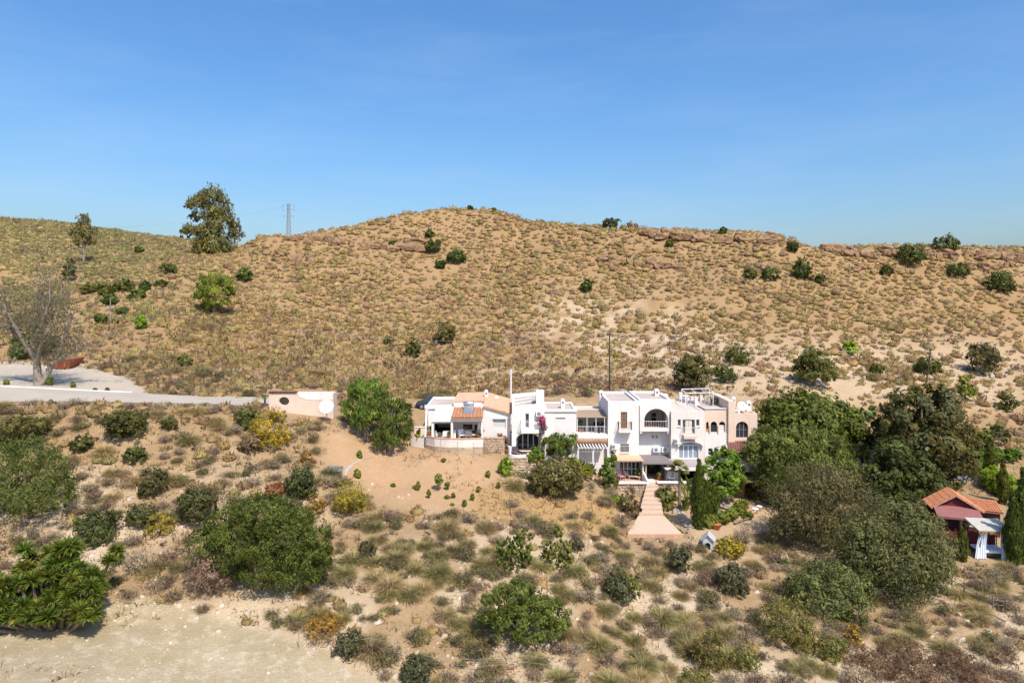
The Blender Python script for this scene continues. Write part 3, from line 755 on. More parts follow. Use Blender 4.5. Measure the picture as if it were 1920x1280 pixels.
def cypress(px, py, w, h, label, D=None, cols=((0.039,0.065,0.016),(0.072,0.111,0.026),(0.111,0.156,0.042)), leaf=None):
    b = hit(px, py) if D is None else Vector((X(px, D), D, float(ground(X(px, D), D))))
    s = b.y / FPX; w *= s; h *= s
    leaf = leaf or .15
    sd = nseed(); r = np.random.default_rng(sd)
    lob = []
    for t in np.linspace(.06, .97, 9):
        k = math.sin(math.pi * min(1, (t * .9 + .14))) ** .75 * .5 + .03
        k *= (1 - t) ** .25 if t > .6 else 1
        lob.append((r.normal() * w * .04, r.normal() * w * .04, h * t, w * k, w * k, h * .09))
    tot = int(np.clip(22 * w * h / leaf ** 2, 900, 9000))
    cr = crown(lob, tot // 22, 22, leaf, cols, .45, .3, -.75, .22, -.8, .6, seed=sd)
    FOOT.append((b.x, b.y, w * .6))
    return build('cypress_tree', label, 'tree', b, [('crown', cr, M_LEAF), ('trunk', tube_path([(0, 0, -.3), (0, 0, h * .5), (0, 0, h * .9)], [.14, .1, .03]), M_BARK)])
cypress(1310, 993, 25, 136, 'tall slim cypress at the corner of the brick forecourt', 63)
cypress(1328, 948, 40, 66, 'broad stubby cypress hidden behind the tall slim one', 67.5)
cypress(1857, 908, 20, 96, 'tall cypress rising beside the round clipped trees', 80)
cypress(1684, 1010, 14, 104, 'narrow cypress spire in front of the very dark evergreen', 66)
cypress(1672, 1000, 11, 70, 'shorter cypress spire twinned with the narrow one', 66.5)
cypress(1803, 1046, 21, 74, 'small neat cypress beside the white-curtained daybed', 60)
cypress(1900, 1052, 27, 150, 'thick dark cypress just beyond the white-curtained daybed', 59.5)
cypress(1916, 1058, 28, 190, 'tallest dark cypress at the photo\'s edge beyond the daybed', 60)
cypress(1880, 965, 18, 90, 'slender cypress behind the red cabin\'s orange roof end', 74)

# hedges
def hedge(pts, w, h, label, cols, leaf=.16):
    b = Vector(pts[0]); lob = []
    sd = nseed()
    for i in range(len(pts) - 1):
        a_, c_ = Vector(pts[i]), Vector(pts[i + 1]); n = max(2, int((c_ - a_).length / (w * .5)))
        for k in range(n):
            q = a_.lerp(c_, k / n) - b
            lob.append((q.x, q.y, q.z + h * .5, w * .5, w * .5, h * .5))
    L = sum((Vector(pts[i + 1]) - Vector(pts[i])).length for i in range(len(pts) - 1))
    tot = int(np.clip(5 * L * (w + 2 * h) / leaf ** 2, 800, 12000))
    cr = crown(lob, tot // 26, 26, leaf, cols, .35, .5, 0, .2, -.6, .6, seed=sd)
    for q in pts: FOOT.append((q[0], q[1], w))
    return build('hedge', label, 'hedge', b, [('foliage', cr, M_LEAF)])
def hp(px, D): x = X(px, D); return (x, D, float(ground(x, D)))
hedge([hp(1325, 63.5), hp(1352, 64.3), hp(1378, 66.3), hp(1396, 69)], 1.1, 1.0, 'curved low clipped hedge around the small pool', G_MID, .14)
hedge([hp(1062, 71.2), hp(1088, 71), hp(1118, 71)], 1.5, 1.7, 'trimmed hedge with yellowish top above the round olive', ((0.091,0.130,0.019),(0.169,0.208,0.029),(0.273,0.286,0.039)), .15)
hedge([hp(1000, 71.2), hp(1012, 71.4)], 1.5, 1.9, 'clipped hedge block with a few red blooms by the arched porch', ((0.058,0.117,0.023),(0.104,0.169,0.033),(0.169,0.221,0.039)), .15)
hedge([hp(1808, 85), hp(1860, 85.5), hp(1915, 86)], 1.4, 1.7, 'long straight hedge on the upper garden terrace', G_MID, .17)
hedge([hp(1862, 79), hp(1885, 77), hp(1912, 75)], 3.0, 2.4, 'bright green rounded hedge bank behind the red cabin', ((0.078,0.156,0.019),(0.130,0.234,0.026),(0.195,0.312,0.039)), .17)
hedge([hp(1245, 66), hp(1262, 63.5), hp(1278, 61.8)], .5, .45, 'thin strip of yellow-green edging plants along the brick forecourt', ((0.156,0.182,0.039),(0.286,0.260,0.052)), .12)

# ------------------------------------------------------------------ named bushes: foot x, foot row, width, height in photo pixels
def many(rows, cols, name='green_bush', **kw):
    for px, py, w, h, lab in rows:
        bush(px, py, w, h, lab, cols, name=name, **kw)
many([(170,549,34,22,'round dark bush, leftmost of the cluster in the valley'),(198,550,36,24,'dark bush second from the left in the valley cluster'),
      (205,572,32,27,'brownish-green bush low in the valley cluster by the cross-shaped post'),(235,546,38,26,'broad green bush highest in the valley cluster'),
      (272,544,24,18,'small round bush at the uphill end of the valley cluster'),(257,559,36,20,'flat wide bush in the middle of the valley cluster'),
      (230,588,30,15,'low green mound below the valley cluster'),(190,606,26,22,'spiky green bush beside the wooden cross post'),(318,512,40,21,'flat green bush above the lone pine'),
      (302,537,26,14,'small flat green bush left of the lone pine'),(214,609,15,13,'tiny dark bush at the foot of the cross post'),(262,475,18,15,'single dark bush on the far valley field'),
      (458,527,34,28,'two-tone green bush just above the lone pine')], ((0.046,0.078,0.026),(0.085,0.130,0.039),(0.130,0.182,0.052)), dense=.8)
many([(265,617,22,34,'bright lime green upright shrub on the valley slope'),(1593,664,30,30,'bright green fan-leaved shrub on the slope above the dome ficus')], G_BRIGHT)
many([(805,445,18,15,'small green bush topmost of the group under the summit ledge'),(812,474,40,30,'dome-shaped olive bush under the summit ledge'),
      (855,492,46,27,'spreading bright green thicket below the summit ledge'),(826,504,22,22,'narrow green bush hanging below the summit thicket'),
      (736,465,22,16,'dark bush tucked at the dark ledge below the summit'),(1100,547,28,26,'dark green fan palm bush alone in mid slope'),
      (881,389,14,9,'dark cushion bush on the very summit'),(925,395,16,9,'light green low bush just beside the summit cushion'),
      (1145,428,38,22,'round bush on the skyline next to a dry orange shrub'),(1355,438,16,13,'brown ball-shaped bush on the rocky skyline'),
      (1486,472,26,23,'dark bush where the rocky skyline steps down'),(1505,523,40,44,'tall dark bush with a green skirt on the upper slope'),
      (1445,525,42,26,'flat green thicket beside the tall dark bush'),(1405,521,30,19,'low green patch under the rock ledge'),(1538,529,22,17,'small dark bush downhill of the tall dark one'),
      (1710,497,58,48,'big spiky dark bush against the rocky skyline ledge'),(1775,471,48,34,'smooth rounded bush highest on the skyline ledge'),
      (1663,517,26,22,'small round bush below the spiky skyline bush'),(1795,517,52,25,'low loose thicket under the skyline ledge'),(1875,547,60,42,'large dark bush on the slope under the skyline ledge'),
      (1255,407 + 55,18,14,'tiny dark bush in a crack of the rocky ledge')], ((0.042,0.068,0.023),(0.078,0.114,0.036),(0.117,0.156,0.052)), dense=.85)
many([(1185,425,24,16,'dry orange-tan shrub on the skyline')], D_TAN, name='dry_bush', mat=M_DRY, dense=.6)
many([(835,642,48,42,'square-topped pale olive bush in mid slope'),(730,645,20,18,'small yellow-green bush in mid slope')], ((0.091,0.098,0.033),(0.150,0.156,0.052),(0.208,0.208,0.078)))
many([(775,669,36,40,'upright dark green bush below the square-topped one'),(345,689,32,26,'low fan palm on the bank above the road'),
      (1382,682,50,42,'loose olive shrub behind the peach house'),(1360,716,54,36,'tangled dark olive shrub at the foot of the bank behind the peach house'),(1888,768,40,38,'dark bush above the brown-roofed shed'),
      (1740,700,60,34,'sparse dark shrub around the leaning wooden pole'),(1645,700,30,22,'greyish dwarf shrub on the pale bank')], G_DARK, dense=.8)
many([(40,832,110,60,'wide dark green bush below the road by the photo\'s edge'),(238,820,92,58,'dome-shaped dark bush just below the road'),
      (317,806,36,28,'small round dark bush below the road'),(155,842,48,34,'low blue-green bush below the road'),(462,802,50,44,'dark olive bush touching the yellow broom'),
      (255,865,50,34,'dusky green bush beneath the dome-shaped roadside one')], ((0.046,0.068,0.026),(0.085,0.111,0.039),(0.130,0.156,0.058)), dense=.9)
many([(285,928,56,58,'leaning grey-green bush on the dry slope'),(372,980,78,78,'round grey-green bush above the great acacia'),(180,1014,90,64,'spreading dark bush above the yucca clump'),
      (566,935,62,66,'upright dark bush near the picnic bench'),(265,985,64,46,'loose grey bush left of the round grey-green one')], ((0.046,0.065,0.031),(0.081,0.107,0.049),(0.124,0.150,0.072)), dense=.9)
many([(505,838,84,80,'large yellow-flowering broom in front of the round opening')], Y_BROOM, name='broom_bush', dense=.8, asp=.35)
many([(655,962,84,70,'golden broom at the edge of the orange plot'),(590,968,44,50,'smaller golden broom beside the dark upright bush'),(606,1196,88,50,'yellow broom at the rim of the dirt lot'),
      (300,1002,56,44,'faded yellow broom above the acacia'),(575,868,30,26,'pale yellow broom below the satellite dish')], ((0.221,0.182,0.052),(.36,.26,.04),(.52,.36,.04)), name='broom_bush', dense=.55, asp=.35)
many([(1370,1042,64,36,'yellow-green broom beside the kennel')], Y_BROOM, name='broom_bush', dense=.8)
many([(1480,1208,120,92,'big mustard-olive shrub in the foreground'),(1330,1250,80,72,'mustard-topped shrub at the lower frame edge'),(1560,1235,60,50,'smaller mustard shrub beside the big one'),
      (1305,1290,80,40,'mustard shrub cut by the lower frame edge'),(1400,1256,60,54,'grey-olive dome shrub between the mustard ones')], Y_OLIVE, name='mustard_shrub', dense=.75, asp=.35, droop=-.3)
many([(1160,1128,54,78,'two-tone olive shrub with darker top on the dry slope'),(780,1282,70,60,'dark blue-green shrub at the lower frame edge'),(655,1225,70,50,'pale green wiry shrub beside the yellow broom'),
      (1080,1000 + 30,40,26,'small olive shrub above the prickly pears'),(1275,1076,44,66,'dark brown-olive upright shrub below the forecourt'),(1375,1110,70,60,'dark leaning shrub below the kennel'),(690,1045,40,40,'half-dead olive shrub beside the acacia')],
     ((0.078,0.081,0.036),(0.130,0.130,0.058),(0.195,0.182,0.091)), dense=.75)
many([(390,1110,100,90,'dead brown twiggy shrub against the green acacia')], ((0.286,0.182,0.111),(.31,.21,.135),(.39,.28,.19)), name='dead_shrub', mat=M_DRY, dense=.8, asp=.22)
many([(470,846,48,38,'rounded brown shrub below the yellow broom')], D_BROWN, name='dead_shrub', mat=M_DRY)
many([(512,935,50,36,'rust-red dried shrub on the dry slope')], D_RED, name='dead_shrub', mat=M_DRY, dense=.6)
many([(1180,966,44,62,'wispy reddish oleander below the white terrace')], ((0.130,0.130,0.046),(0.221,0.169,0.065),(.25,.12,.07)), name='oleander', dense=.7)
many([(938,848,34,40,'rusty dried bush beside the stone base of the bungalow')], ((.25,.12,.05),(.36,.19,.08)), name='dead_shrub', mat=M_DRY, D=None)
many([(948,892,30,40,'fresh green bush under the round terrace wall'),(1160,912 + 33,20,18,'small lime shrub beside the brick steps')], G_BRIGHT)
many([(1250,952,44,44,'yellowish spiky bush against the stone retaining wall')], ((0.104,0.130,0.039),(0.195,0.208,0.065),(0.312,0.286,0.104)))
many([(1838,1002,40,24,'green shrub against the red cabin wall'),(1770,935,50,40,'olive shrub behind the cabin roof'),(1835,880,30,24,'bright fan-leaved plant in the terrace garden'),(1445,945,22,36,'bright green bush by the bamboo porch')], G_MID, D=None)
many([(1720,1000,50,56,'dark green bush beside the cabin porch'),(1735,985,34,40,'dark bush hugging the cabin corner')], G_DARK)
many([(1415,935,26,22,'small bonsai-like green tree by the pool'),(1402,972,20,16,'potted green plant at the end of the pool hedge')], G_MID)
many([(1580,1130 + 30,40,30,'fresh green palm seedling under the thicket'),(1560,925,70,50,'mid green shrub at the foot of the weeping pepper')], G_MID)
many([(60,668,90,50,'dark bush behind the half-bare tree at the parking')], G_DARK)
many([(1610,1290,80,50,'grey dead-looking shrub at the lower frame edge')], D_GREY, name='dead_shrub', mat=M_DRY, dense=.7, asp=.25)
many([(1600,1208,36,44,'thin yellow upright broom beside the brown thicket')], Y_BROOM, name='broom_bush', dense=.6)
for q, (px, py, w, h) in enumerate([(1690,1240,110,44),(1640,1262,90,44),(1790,1262,100,48),(1720,1285,120,50),(1600,1240,70,40),(1850,1290,100,40),(1880,1240,60,30)]):
    bush(px, py, w, h, 'low chestnut-brown thorny cushion shrub in the foreground patch', ((0.169,0.098,0.052),(0.273,0.169,0.091),(.29,.19,.11)), name='thorny_shrub', mat=M_DRY, dense=.7, asp=.25, group='brown cushion shrubs in the foreground patch', stem=False)
# bougainvillea on the balcony
# young trees on the orange plot
for px, py, w, h, lab in [(823,920,20,36,'tallest sapling on the orange plot'),(784,920,11,20,'sapling with a white pot mark on the orange plot'),(804,934,8,20,'thin sapling on the orange plot'),
                          (839,918,12,18,'bushy sapling just downhill of the tallest'),(838,934,14,8,'flat seedling under the bushy sapling'),(850,934,9,12,'short sapling near the plot\'s middle'),(737,912,11,8,'first seedling in the plot by the bench path'),
                          (886,938,10,16,'sapling by the dry straw edge'),(897,924,10,14,'sapling uphill near the straw edge'),(871,950,10,16,'lowest sapling of the plot'),(848,947,10,6,'flattest seedling of the plot'),
                          (934,916,9,14,'sapling below the stone steps'),(915,896,12,16,'grey-green sapling beside the stone steps'),(832,866,9,9,'small shrub under the terrace wall'),(777,915,9,7,'seedling beside the sapling with the white mark')]:
    bush(px, py, w * .85, h, lab, ((0.065,0.130,0.026),(0.117,0.195,0.039),(0.182,0.260,0.065)), cat='sapling', name='sapling', leaf=.1, n=4, z0=.6, dense=.7)
for px, py, w, h, lab in [(670,895,16,18,'yucca-like plant by the gravel path'),(674,858,12,16,'sprout at the shaded foot of the pepper trees')]:
    bush(px, py, w, h, lab, G_MID, cat='plant', name='garden_plant', leaf=.12, n=4)
for px, py, w, h, lab in [(12,721,10,14,'first small green shrub along the white kerb'),(93,722,14,18,'biggest green shrub along the white kerb'),(137,726,9,12,'third green shrub along the white kerb'),(178,732,8,6,'fourth low shrub along the white kerb'),
                          (201,732,8,7,'dry brown shrub along the white kerb'),(97,752 + 4,5,5,'weed on the near road shoulder'),(225,764,8,5,'green weed on the near road shoulder')]:
    bush(px, py, w, h, lab, D_BROWN if 'dry' in lab else G_MID, cat='shrub', name='roadside_shrub', leaf=.14, n=4)

# ------------------------------------------------------------------ yucca clump, palms, prickly pears, agave
def rosette(n, L, w, cols, seed, up=.1):
    r = np.random.default_rng(seed)
    az = r.uniform(0, 2 * math.pi, n); inc = np.arccos(r.uniform(-.35, 1, n))
    return blades(n, L * r.uniform(.75, 1.1, n), w, np.zeros((n, 3)), az, inc, r.uniform(.05, .5, n), cols, .25, r)
YUC = ((0.046,0.09,0.018),(0.085,0.145,0.028),(0.143,0.215,0.05))
def yucca(px, py, heads, label, D=None):
    b = hit(px, py) if D is None else Vector((X(px, D), D, float(ground(X(px, D), D))))
    s = b.y / FPX
    t = thing('yucca_plant', label, 'yucca', b); FOOT.append((b.x, b.y, max(1, max(abs(h[0]) for h in heads) * s)))
    r = np.random.default_rng(nseed())
    var = [mesh_np('rosette', *rosette(80, 1, .055, YUC, 50 + k), None) for k in range(4)] if False else None
    for dx, dy, rad, dd in heads:
        c = Vector((dx * s, dd, dy * s))
        V, F, cl = rosette(120, rad * s * 1.25, .075 * rad * s * 1.2, YUC, nseed())
        o = place('rosette', mesh_np('rosette', V + np.array(c), F, M_LEAF, cl), t)
        V, F, cl = tube_path([(dx * s * .45, dd * .4, -.3), (dx * s * .8, dd * .9, dy * s * .55), tuple(c)], [.13, .1, .08], 6)
        place('stem', mesh_np('stem', V, F, M_BARK, cl, smooth=True), t)
        if dy * s > 1.0 and r.random() < .5:                    # dry skirt under the head
            n = 26
            V, F, cl = blades(n, rad * s * .8, .05, np.zeros((n, 3)), r.uniform(0, 6.28, n), r.uniform(2.2, 2.9, n), r.uniform(0, .2, n), D_TAN, .2, r)
            place('dry_leaf_skirt', mesh_np('dry_leaf_skirt', V + np.array(c) - np.array([0, 0, .1]), F, M_DRY, cl), t)
    return t
rr = np.random.default_rng(12)
hd = []
for k in range(105):
    ang = rr.uniform(0, math.pi); q = math.sqrt(rr.random())
    dx = math.cos(ang) * q * 116 - 12; dy = 24 + math.sin(ang) * q * 112 * rr.uniform(.7, 1.08)
    hd.append((dx, max(17, dy), rr.uniform(15, 21), rr.uniform(-1.2, 1.2) + (dy - 70) / 32))
yucca(104, 1168, hd, 'large clump of spiky green yuccas beside the dirt lot', D=43.3)
yucca(219, 1058, [(0, 26, 17, 0), (4, 14, 13, -.2)], 'single yucca standing apart uphill of the big clump')
FLW = ((.75,.72,.62),(.82,.8,.72))
def fan_palm(px, py, h, rad, label, D=None, n=26, trunk=.14, cols=G_MID, name='palm_tree', zoff=0):
    b = hit(px, py) if D is None else Vector((X(px, D), D, float(ground(X(px, D), D)) + zoff))
    s = b.y / FPX; h *= s; rad *= s
    t = thing(name, label, 'palm', b); FOOT.append((b.x, b.y, rad * .5))
    r = np.random.default_rng(nseed())
    V, F, cl = tube_path([(0, 0, -.3), (r.normal() * .08, 0, h * .5), (0, 0, h)], [trunk * 1.3, trunk, trunk * .9])
    place('trunk', mesh_np('trunk', V, F, M_BARK, cl, smooth=True), t)
    parts = []
    for i in range(n):
        az = r.uniform(0, 6.28); inc = math.acos(r.uniform(-.35, .98))
        d = np.array([math.cos(az) * math.sin(inc), math.sin(az) * math.sin(inc), math.cos(inc)])
        m = 11
        sd_ = nrm(np.cross(d, [0, 0, 1.0])); 
        c0 = np.array([0, 0, h]) + d * rad * .42
        sp = np.linspace(-1.25, 1.25, m)
        dirs = nrm(d[None] * np.cos(sp)[:, None] + sd_[None] * np.sin(sp)[:, None] + np.array([0, 0, -.12]))
        nn = nrm(np.cross(dirs, np.cross(sd_, d)[None] + 0 * dirs)); 
        tip = c0 + dirs * rad * .58; wv = nn * rad * .075
        midp = c0 + dirs * rad * .3
        Vq = np.stack([np.repeat(c0[None], m, 0), midp + wv, tip, midp - wv], 1).reshape(-1, 3)
        parts.append((Vq, [np.arange(m * 4).reshape(m, 4)], np.repeat(colvar(m, cols, .2, r), 4, 0)))
        a_ = np.array([0, 0, h]); wv2 = sd_ * .02
        parts.append((np.stack([a_ - wv2, a_ + wv2, c0 + wv2, c0 - wv2]), [np.array([[0, 1, 2, 3]])], np.repeat(colvar(1, cols, 0, r), 4, 0)))
    V, F, cl = join(*parts)
    place('fronds', mesh_np('fronds', V, F, M_LEAF, cl), t)
    return t
fan_palm(762, 752, 10, 16, 'small fan palm behind the bungalow\'s drive', D=83)
fan_palm(497, 762, 16, 9, 'little palm with thin leaning trunk at the end of the road', D=77, trunk=.1, n=18)
fan_palm(1274, 952, 72, 21, 'slender fan palm beside the terrace wall', D=67.5, trunk=.13, cols=((0.091,0.130,0.046),(0.156,0.208,0.078),(0.234,0.286,0.117)))
fan_palm(1236, 935, 12, 16, 'grey-green fan palm shrub at the retaining wall', D=69, n=18, cols=((0.130,0.156,0.065),(0.221,0.247,0.111),(.24,.26,.13)))
fan_palm(1840, 890, 8, 14, 'fan palm in the terrace garden beside the tall cypress', D=82, n=18, cols=((0.065,0.130,0.026),(0.117,0.195,0.039)))
fan_palm(1470, 1290 - 205, 4, 13, 'young fan palm sprouting at the tamarisk\'s edge', D=58, n=14, cols=((0.065,0.130,0.033),(0.117,0.195,0.052)))
def banana(px, py, h, label, D, n=9, cols=((0.117,0.182,0.033),(0.208,0.286,0.052),(.24,.29,.06))):
    b = Vector((X(px, D), D, float(ground(X(px, D), D)))); s = D / FPX; h *= s
    r = np.random.default_rng(nseed()); FOOT.append((b.x, b.y, 1))
    az = r.uniform(0, 6.28, n); inc = r.uniform(.15, .9, n)
    rt = np.stack([r.normal(size=n) * .15, r.normal(size=n) * .15, r.uniform(.1, .45, n) * h], 1)
    bl = blades(n, h * .62 * r.uniform(.8, 1.1, n), .24, rt, az, inc, r.uniform(.5, 1.1, n), cols, .2, r)
    return build('banana_plant', label, 'plant', b, [('leaves', bl, M_LEAF), ('stem', tube_path([(0, 0, -.2), (0, 0, h * .5)], [.14, .08]), plain('banana_stem%d' % D, (0.260,0.260,0.117)))])
banana(784, 800, 40, 'yellow-green banana plant beside the bungalow', 73.5, 11)
banana(1290, 950, 62, 'tall strap-leaved banana plant behind the slender palm', 68.5, 12, ((0.078,0.130,0.033),(0.143,0.208,0.052),(0.260,0.312,0.117)))
banana(1285, 968, 40, 'shorter banana plant nearest the pool', 66.5, 9, ((0.065,0.117,0.039),(0.130,0.182,0.065),(0.260,0.299,0.143)))
# prickly pears
def disc(c, n, t, rad, thick, cols, r):
    m = 8; a = np.linspace(0, 2 * math.pi, m, endpoint=False)
    b = np.cross(n, t)
    ring = np.cos(a)[:, None] * t * rad * 1.25 + np.sin(a)[:, None] * b * rad
    V = np.concatenate([c + ring + n * thick, c + ring - n * thick])
    F8 = np.array([list(range(m)), list(range(2 * m - 1, m - 1, -1))]); F4 = np.array([[i, i + m, (i + 1) % m + m, (i + 1) % m] for i in range(m)])
    return V, [F8, F4], np.repeat(colvar(1, cols, .2, r), 2 * m, 0)
def prickly(px, py, w, h, label, n=70, cols=((0.078,0.117,0.039),(0.143,0.182,0.058),(0.221,0.247,0.091))):
    b, w, h = pxsize(px, py, w, h); r = np.random.default_rng(nseed()); FOOT.append((b.x, b.y, w * .45))
    t = thing('prickly_pear', label, 'cactus', b)
    proto = None
    for k in range(n):
        a_ = r.uniform(0, 6.28); q = math.sqrt(r.random()) * .5
        z = h * (r.random() ** .8) * (1 - (q * 1.5) ** 2 * .6)
        c = np.array([math.cos(a_) * q * w, math.sin(a_) * q * w, max(.12, z)])
        nn = nrm(np.array([r.normal(), r.normal() - .4, r.normal() * .3])); tt = nrm(np.array([r.normal() * .4, r.normal() * .4, 1.0])); tt = nrm(tt - nn * (tt @ nn))
        V, F, cl = disc(c, nn, tt, r.uniform(.11, .17), .025, cols, r)
        place('pad', mesh_np('pad', V, F, M_LEAF, cl), t)
    return t
prickly(965, 1062, 70, 58, 'dark green prickly pear thicket on the dry slope', 140, ((0.039,0.091,0.021),(0.078,0.143,0.033),(0.130,0.195,0.052)))
prickly(1045, 1058, 60, 46, 'pale olive prickly pear beside the darker thicket', 110)
prickly(1182, 1120, 40, 46, 'compact prickly pear below the two-tone shrub', 60)
prickly(1045, 1004, 26, 20, 'small upper prickly pear at the straw edge', 26)
prickly(985, 1010, 26, 20, 'small prickly pear above the dark thicket', 26)
# agave with flower stalk
b = hit(1147, 722); s = b.y / FPX
t = thing('agave', 'agave flower stalk with yellow-green branches behind the white tower', 'agave', b)
V, F, cl = rosette(30, .9, .07, G_GREY, 77); place('rosette', mesh_np('rosette', V, F, M_LEAF, cl), t)
V, F, cl = tube_path([(0, 0, 0), (.05, 0, 3.2), (0, 0, 6.2)], [.07, .06, .03]); place('stalk', mesh_np('stalk', V, F, plain('agave_stalk', (.26, .22, .09)), cl), t)
r_ = np.random.default_rng(3)
for k in range(11):
    z = 2.6 + k * .33; a_ = k * 2.4; L = .85 * (1 - .05 * k)
    e = np.array([math.cos(a_) * L, math.sin(a_) * L, z + .22])
    A = tube_path([(0, 0, z), tuple(e)], [.025, .02], 4)
    P = e + r_.normal(size=(16, 3)) * np.array([.16, .16, .05])
    Bq = diamonds(P, unit(16, r_), .17, .10, colvar(16, ((.42,.34,.03),(.55,.45,.06)), .2, r_), 0, r_)
    V, F, cl = join((A[0], A[1], A[2] * np.array([1.2, 1.0, .4])), Bq); place('flower_branch', mesh_np('flower_branch', V, F, M_LEAF, cl), t)
FOOT.append((b.x, b.y, .8))

# ------------------------------------------------------------------ scattered scrub: tussocks, dry shrubs, dry grass
F_STRAW = ((.265, .178, .072), (.375, .258, .106), (.49, .345, .15)); F_GREEN = ((.225, .168, .064), (.32, .24, .092), (.42, .315, .128)); F_BROWN = ((.25, .158, .08), (.355, .228, .122), (.46, .31, .18))
N_STRAW = ((.31, .235, .105), (.44, .335, .155), (.57, .44, .22)); N_GREEN = ((.25, .215, .085), (.36, .305, .122), (.47, .39, .175))
FT = (F_STRAW, F_GREEN, F_STRAW, F_BROWN, F_STRAW)
T1 = [join(dome(26, FT[k], 300 + k, 7), tussock(7, FT[k], 305 + k, .03)) for k in range(5)] + [dome(15, FT[k], 310 + k, 6) for k in range(5)]
S1 = [scrub(45, D_GREY if k % 2 else D_BROWN, 330 + k, .2, 8) for k in range(5)]
O1 = [scrub(63, ((.13,.112,.042),(.195,.17,.066),(.27,.23,.10)), 350 + k, .15, 14) for k in range(3)]
G1 = [tussock(7, ((.38,.28,.14),(.54,.41,.225)), 370 + k, .07, .25) for k in range(3)]
T2 = []
for k in range(8):
    V_, F_, c_ = tussock(900, N_STRAW if k % 2 else N_GREEN, 400 + k, .0105)
    T2.append(mesh_np('tussock', V_, F_, M_DRY, c_))
def hm_(gen):
    V, F, cl = gen; return mesh_np('scrub', V, F, M_DRY, cl)
S2 = [hm_(scrub(900, D_GREY if k % 2 else D_BROWN, 430 + k, .05, 120, asp=.35)) for k in range(8)]
O2 = [hm_(scrub(900, ((.13,.112,.042),(.195,.17,.066),(.27,.23,.10)), 450 + k, .055, 80, asp=.4)) for k in range(6)]

foot = np.array(FOOT)
def clear(x, y, r):
    ok = np.ones(len(x), bool)
    for fx, fy, fr in foot:
        ok &= np.hypot(x - fx, (y - fy)) > fr * .8 + r * .35
    return ok
def sample(step, ylo, yhi, seed):
    r = np.random.default_rng(seed)
    ys = []; xs = []
    y = ylo
    while y < yhi:
        xx = np.arange(-.80 * y, .80 * y, step)
        xs.append(xx + r.uniform(-.5, .5, len(xx)) * step); ys.append(np.full(len(xx), y) + r.uniform(-.5, .5, len(xx)) * step)
        y += step
    x = np.concatenate(xs); y = np.concatenate(ys)
    z = ground(x, y)
    return x, y, z, CX + x / y * FPX, HZ + (ZC - z) * FPX / y, r
NOGO = [ROAD, PARK, HOUSE, UTIL, CABIN, GARDEN, [(1180,900),(1250,900),(1290,1012),(1170,1012)]]
def free(qx, qy, also=()):
    ok = np.ones(len(qx), bool)
    for pl in list(NOGO) + list(also): ok &= ~inpoly(qx, qy, pl)
    return ok
pl_t, pl_s, pl_o = [], [], []
# hill behind the houses
x, y, z, qx, qy, r = sample(1.38, 88, 300, 21)
vis = y < np.interp(qx, [-300, 0, 340, 420, 470, 3000], [285, 285, 305, 300, 0, 0]) 
rsk, dsk = skyl(qx); vis = np.where(qx > 430, y < dsk + 5, vis)
cover = fbm(x * .06, y * .05, 3, 31) ; pal = np.zeros(len(x))
pal += inpoly(qx, qy, PALE) * .42 + inpoly(qx, qy, [(640,690),(1300,690),(1300,740),(640,740)]) * .3 + inpoly(qx, qy, [(1240,640),(1920,650),(1920,770),(1240,740)]) * .3
keep = vis & free(qx, qy, [LOT]) & (r.random(len(x)) < np.clip(.33 + cover * 1.3 - pal, .15, .97)) & clear(x, y, .7)
x, y, z, qx, qy = x[keep], y[keep], z[keep], qx[keep], qy[keep]
n = len(x)
kind = r.random(n) + (fbm(x * .07, y * .07, 3, 41) - .5) * 1.5 + np.where(qy > 620, .25, 0) + np.where((qx < 620) & (qy < 700), .12, 0)
rad = .98 * (r.uniform(.55, 1.0, n) + .75 * r.random(n) ** 2.5) * np.where(kind > .86, .85, 1.0) * np.where(y > 200, 1.25, 1) * (.7 + .6 * fbm(x * .12, y * .12, 2, 88))
for i in range(n):
    (pl_s if kind[i] > .92 else pl_o if kind[i] > .86 else pl_t).append((x[i], y[i], z[i], rad[i], rad[i] * r.uniform(.75, 1.05)))
# near slope below the houses
x, y, z, qx, qy, r = sample(1.15, 30, 92, 22)
cover = fbm(x * .11, y * .11, 3, 51)
thin = inpoly(qx, qy, ORANGE) * 1.5 + inpoly(qx, qy, STRAW) * .9 + inpoly(qx, qy, [(620,870),(960,870),(960,965),(700,965)]) * .8 + inpoly(qx, qy, [(1700,1060),(1930,1090),(1930,1260),(1750,1180)]) * .45
keep = free(qx, qy, [LOT, PLOTR]) & (r.random(len(x)) < np.clip(.48 + cover * 1.2 - thin, .0, .98)) & clear(x, y, .8) & (qy < 1420)
x, y, z, qx, qy = x[keep], y[keep], z[keep], qx[keep], qy[keep]
n = len(x)
kind = r.random(n) + (fbm(x * .09, y * .09, 2, 61) - .5) * .7
rad = r.uniform(.45, 1.05, n) + .6 * r.random(n) ** 3
for i in range(n):
    (pl_t if kind[i] < .40 else pl_o if kind[i] < .64 else pl_s).append((x[i], y[i], z[i], rad[i], rad[i] * r.uniform(.7, 1.05)))

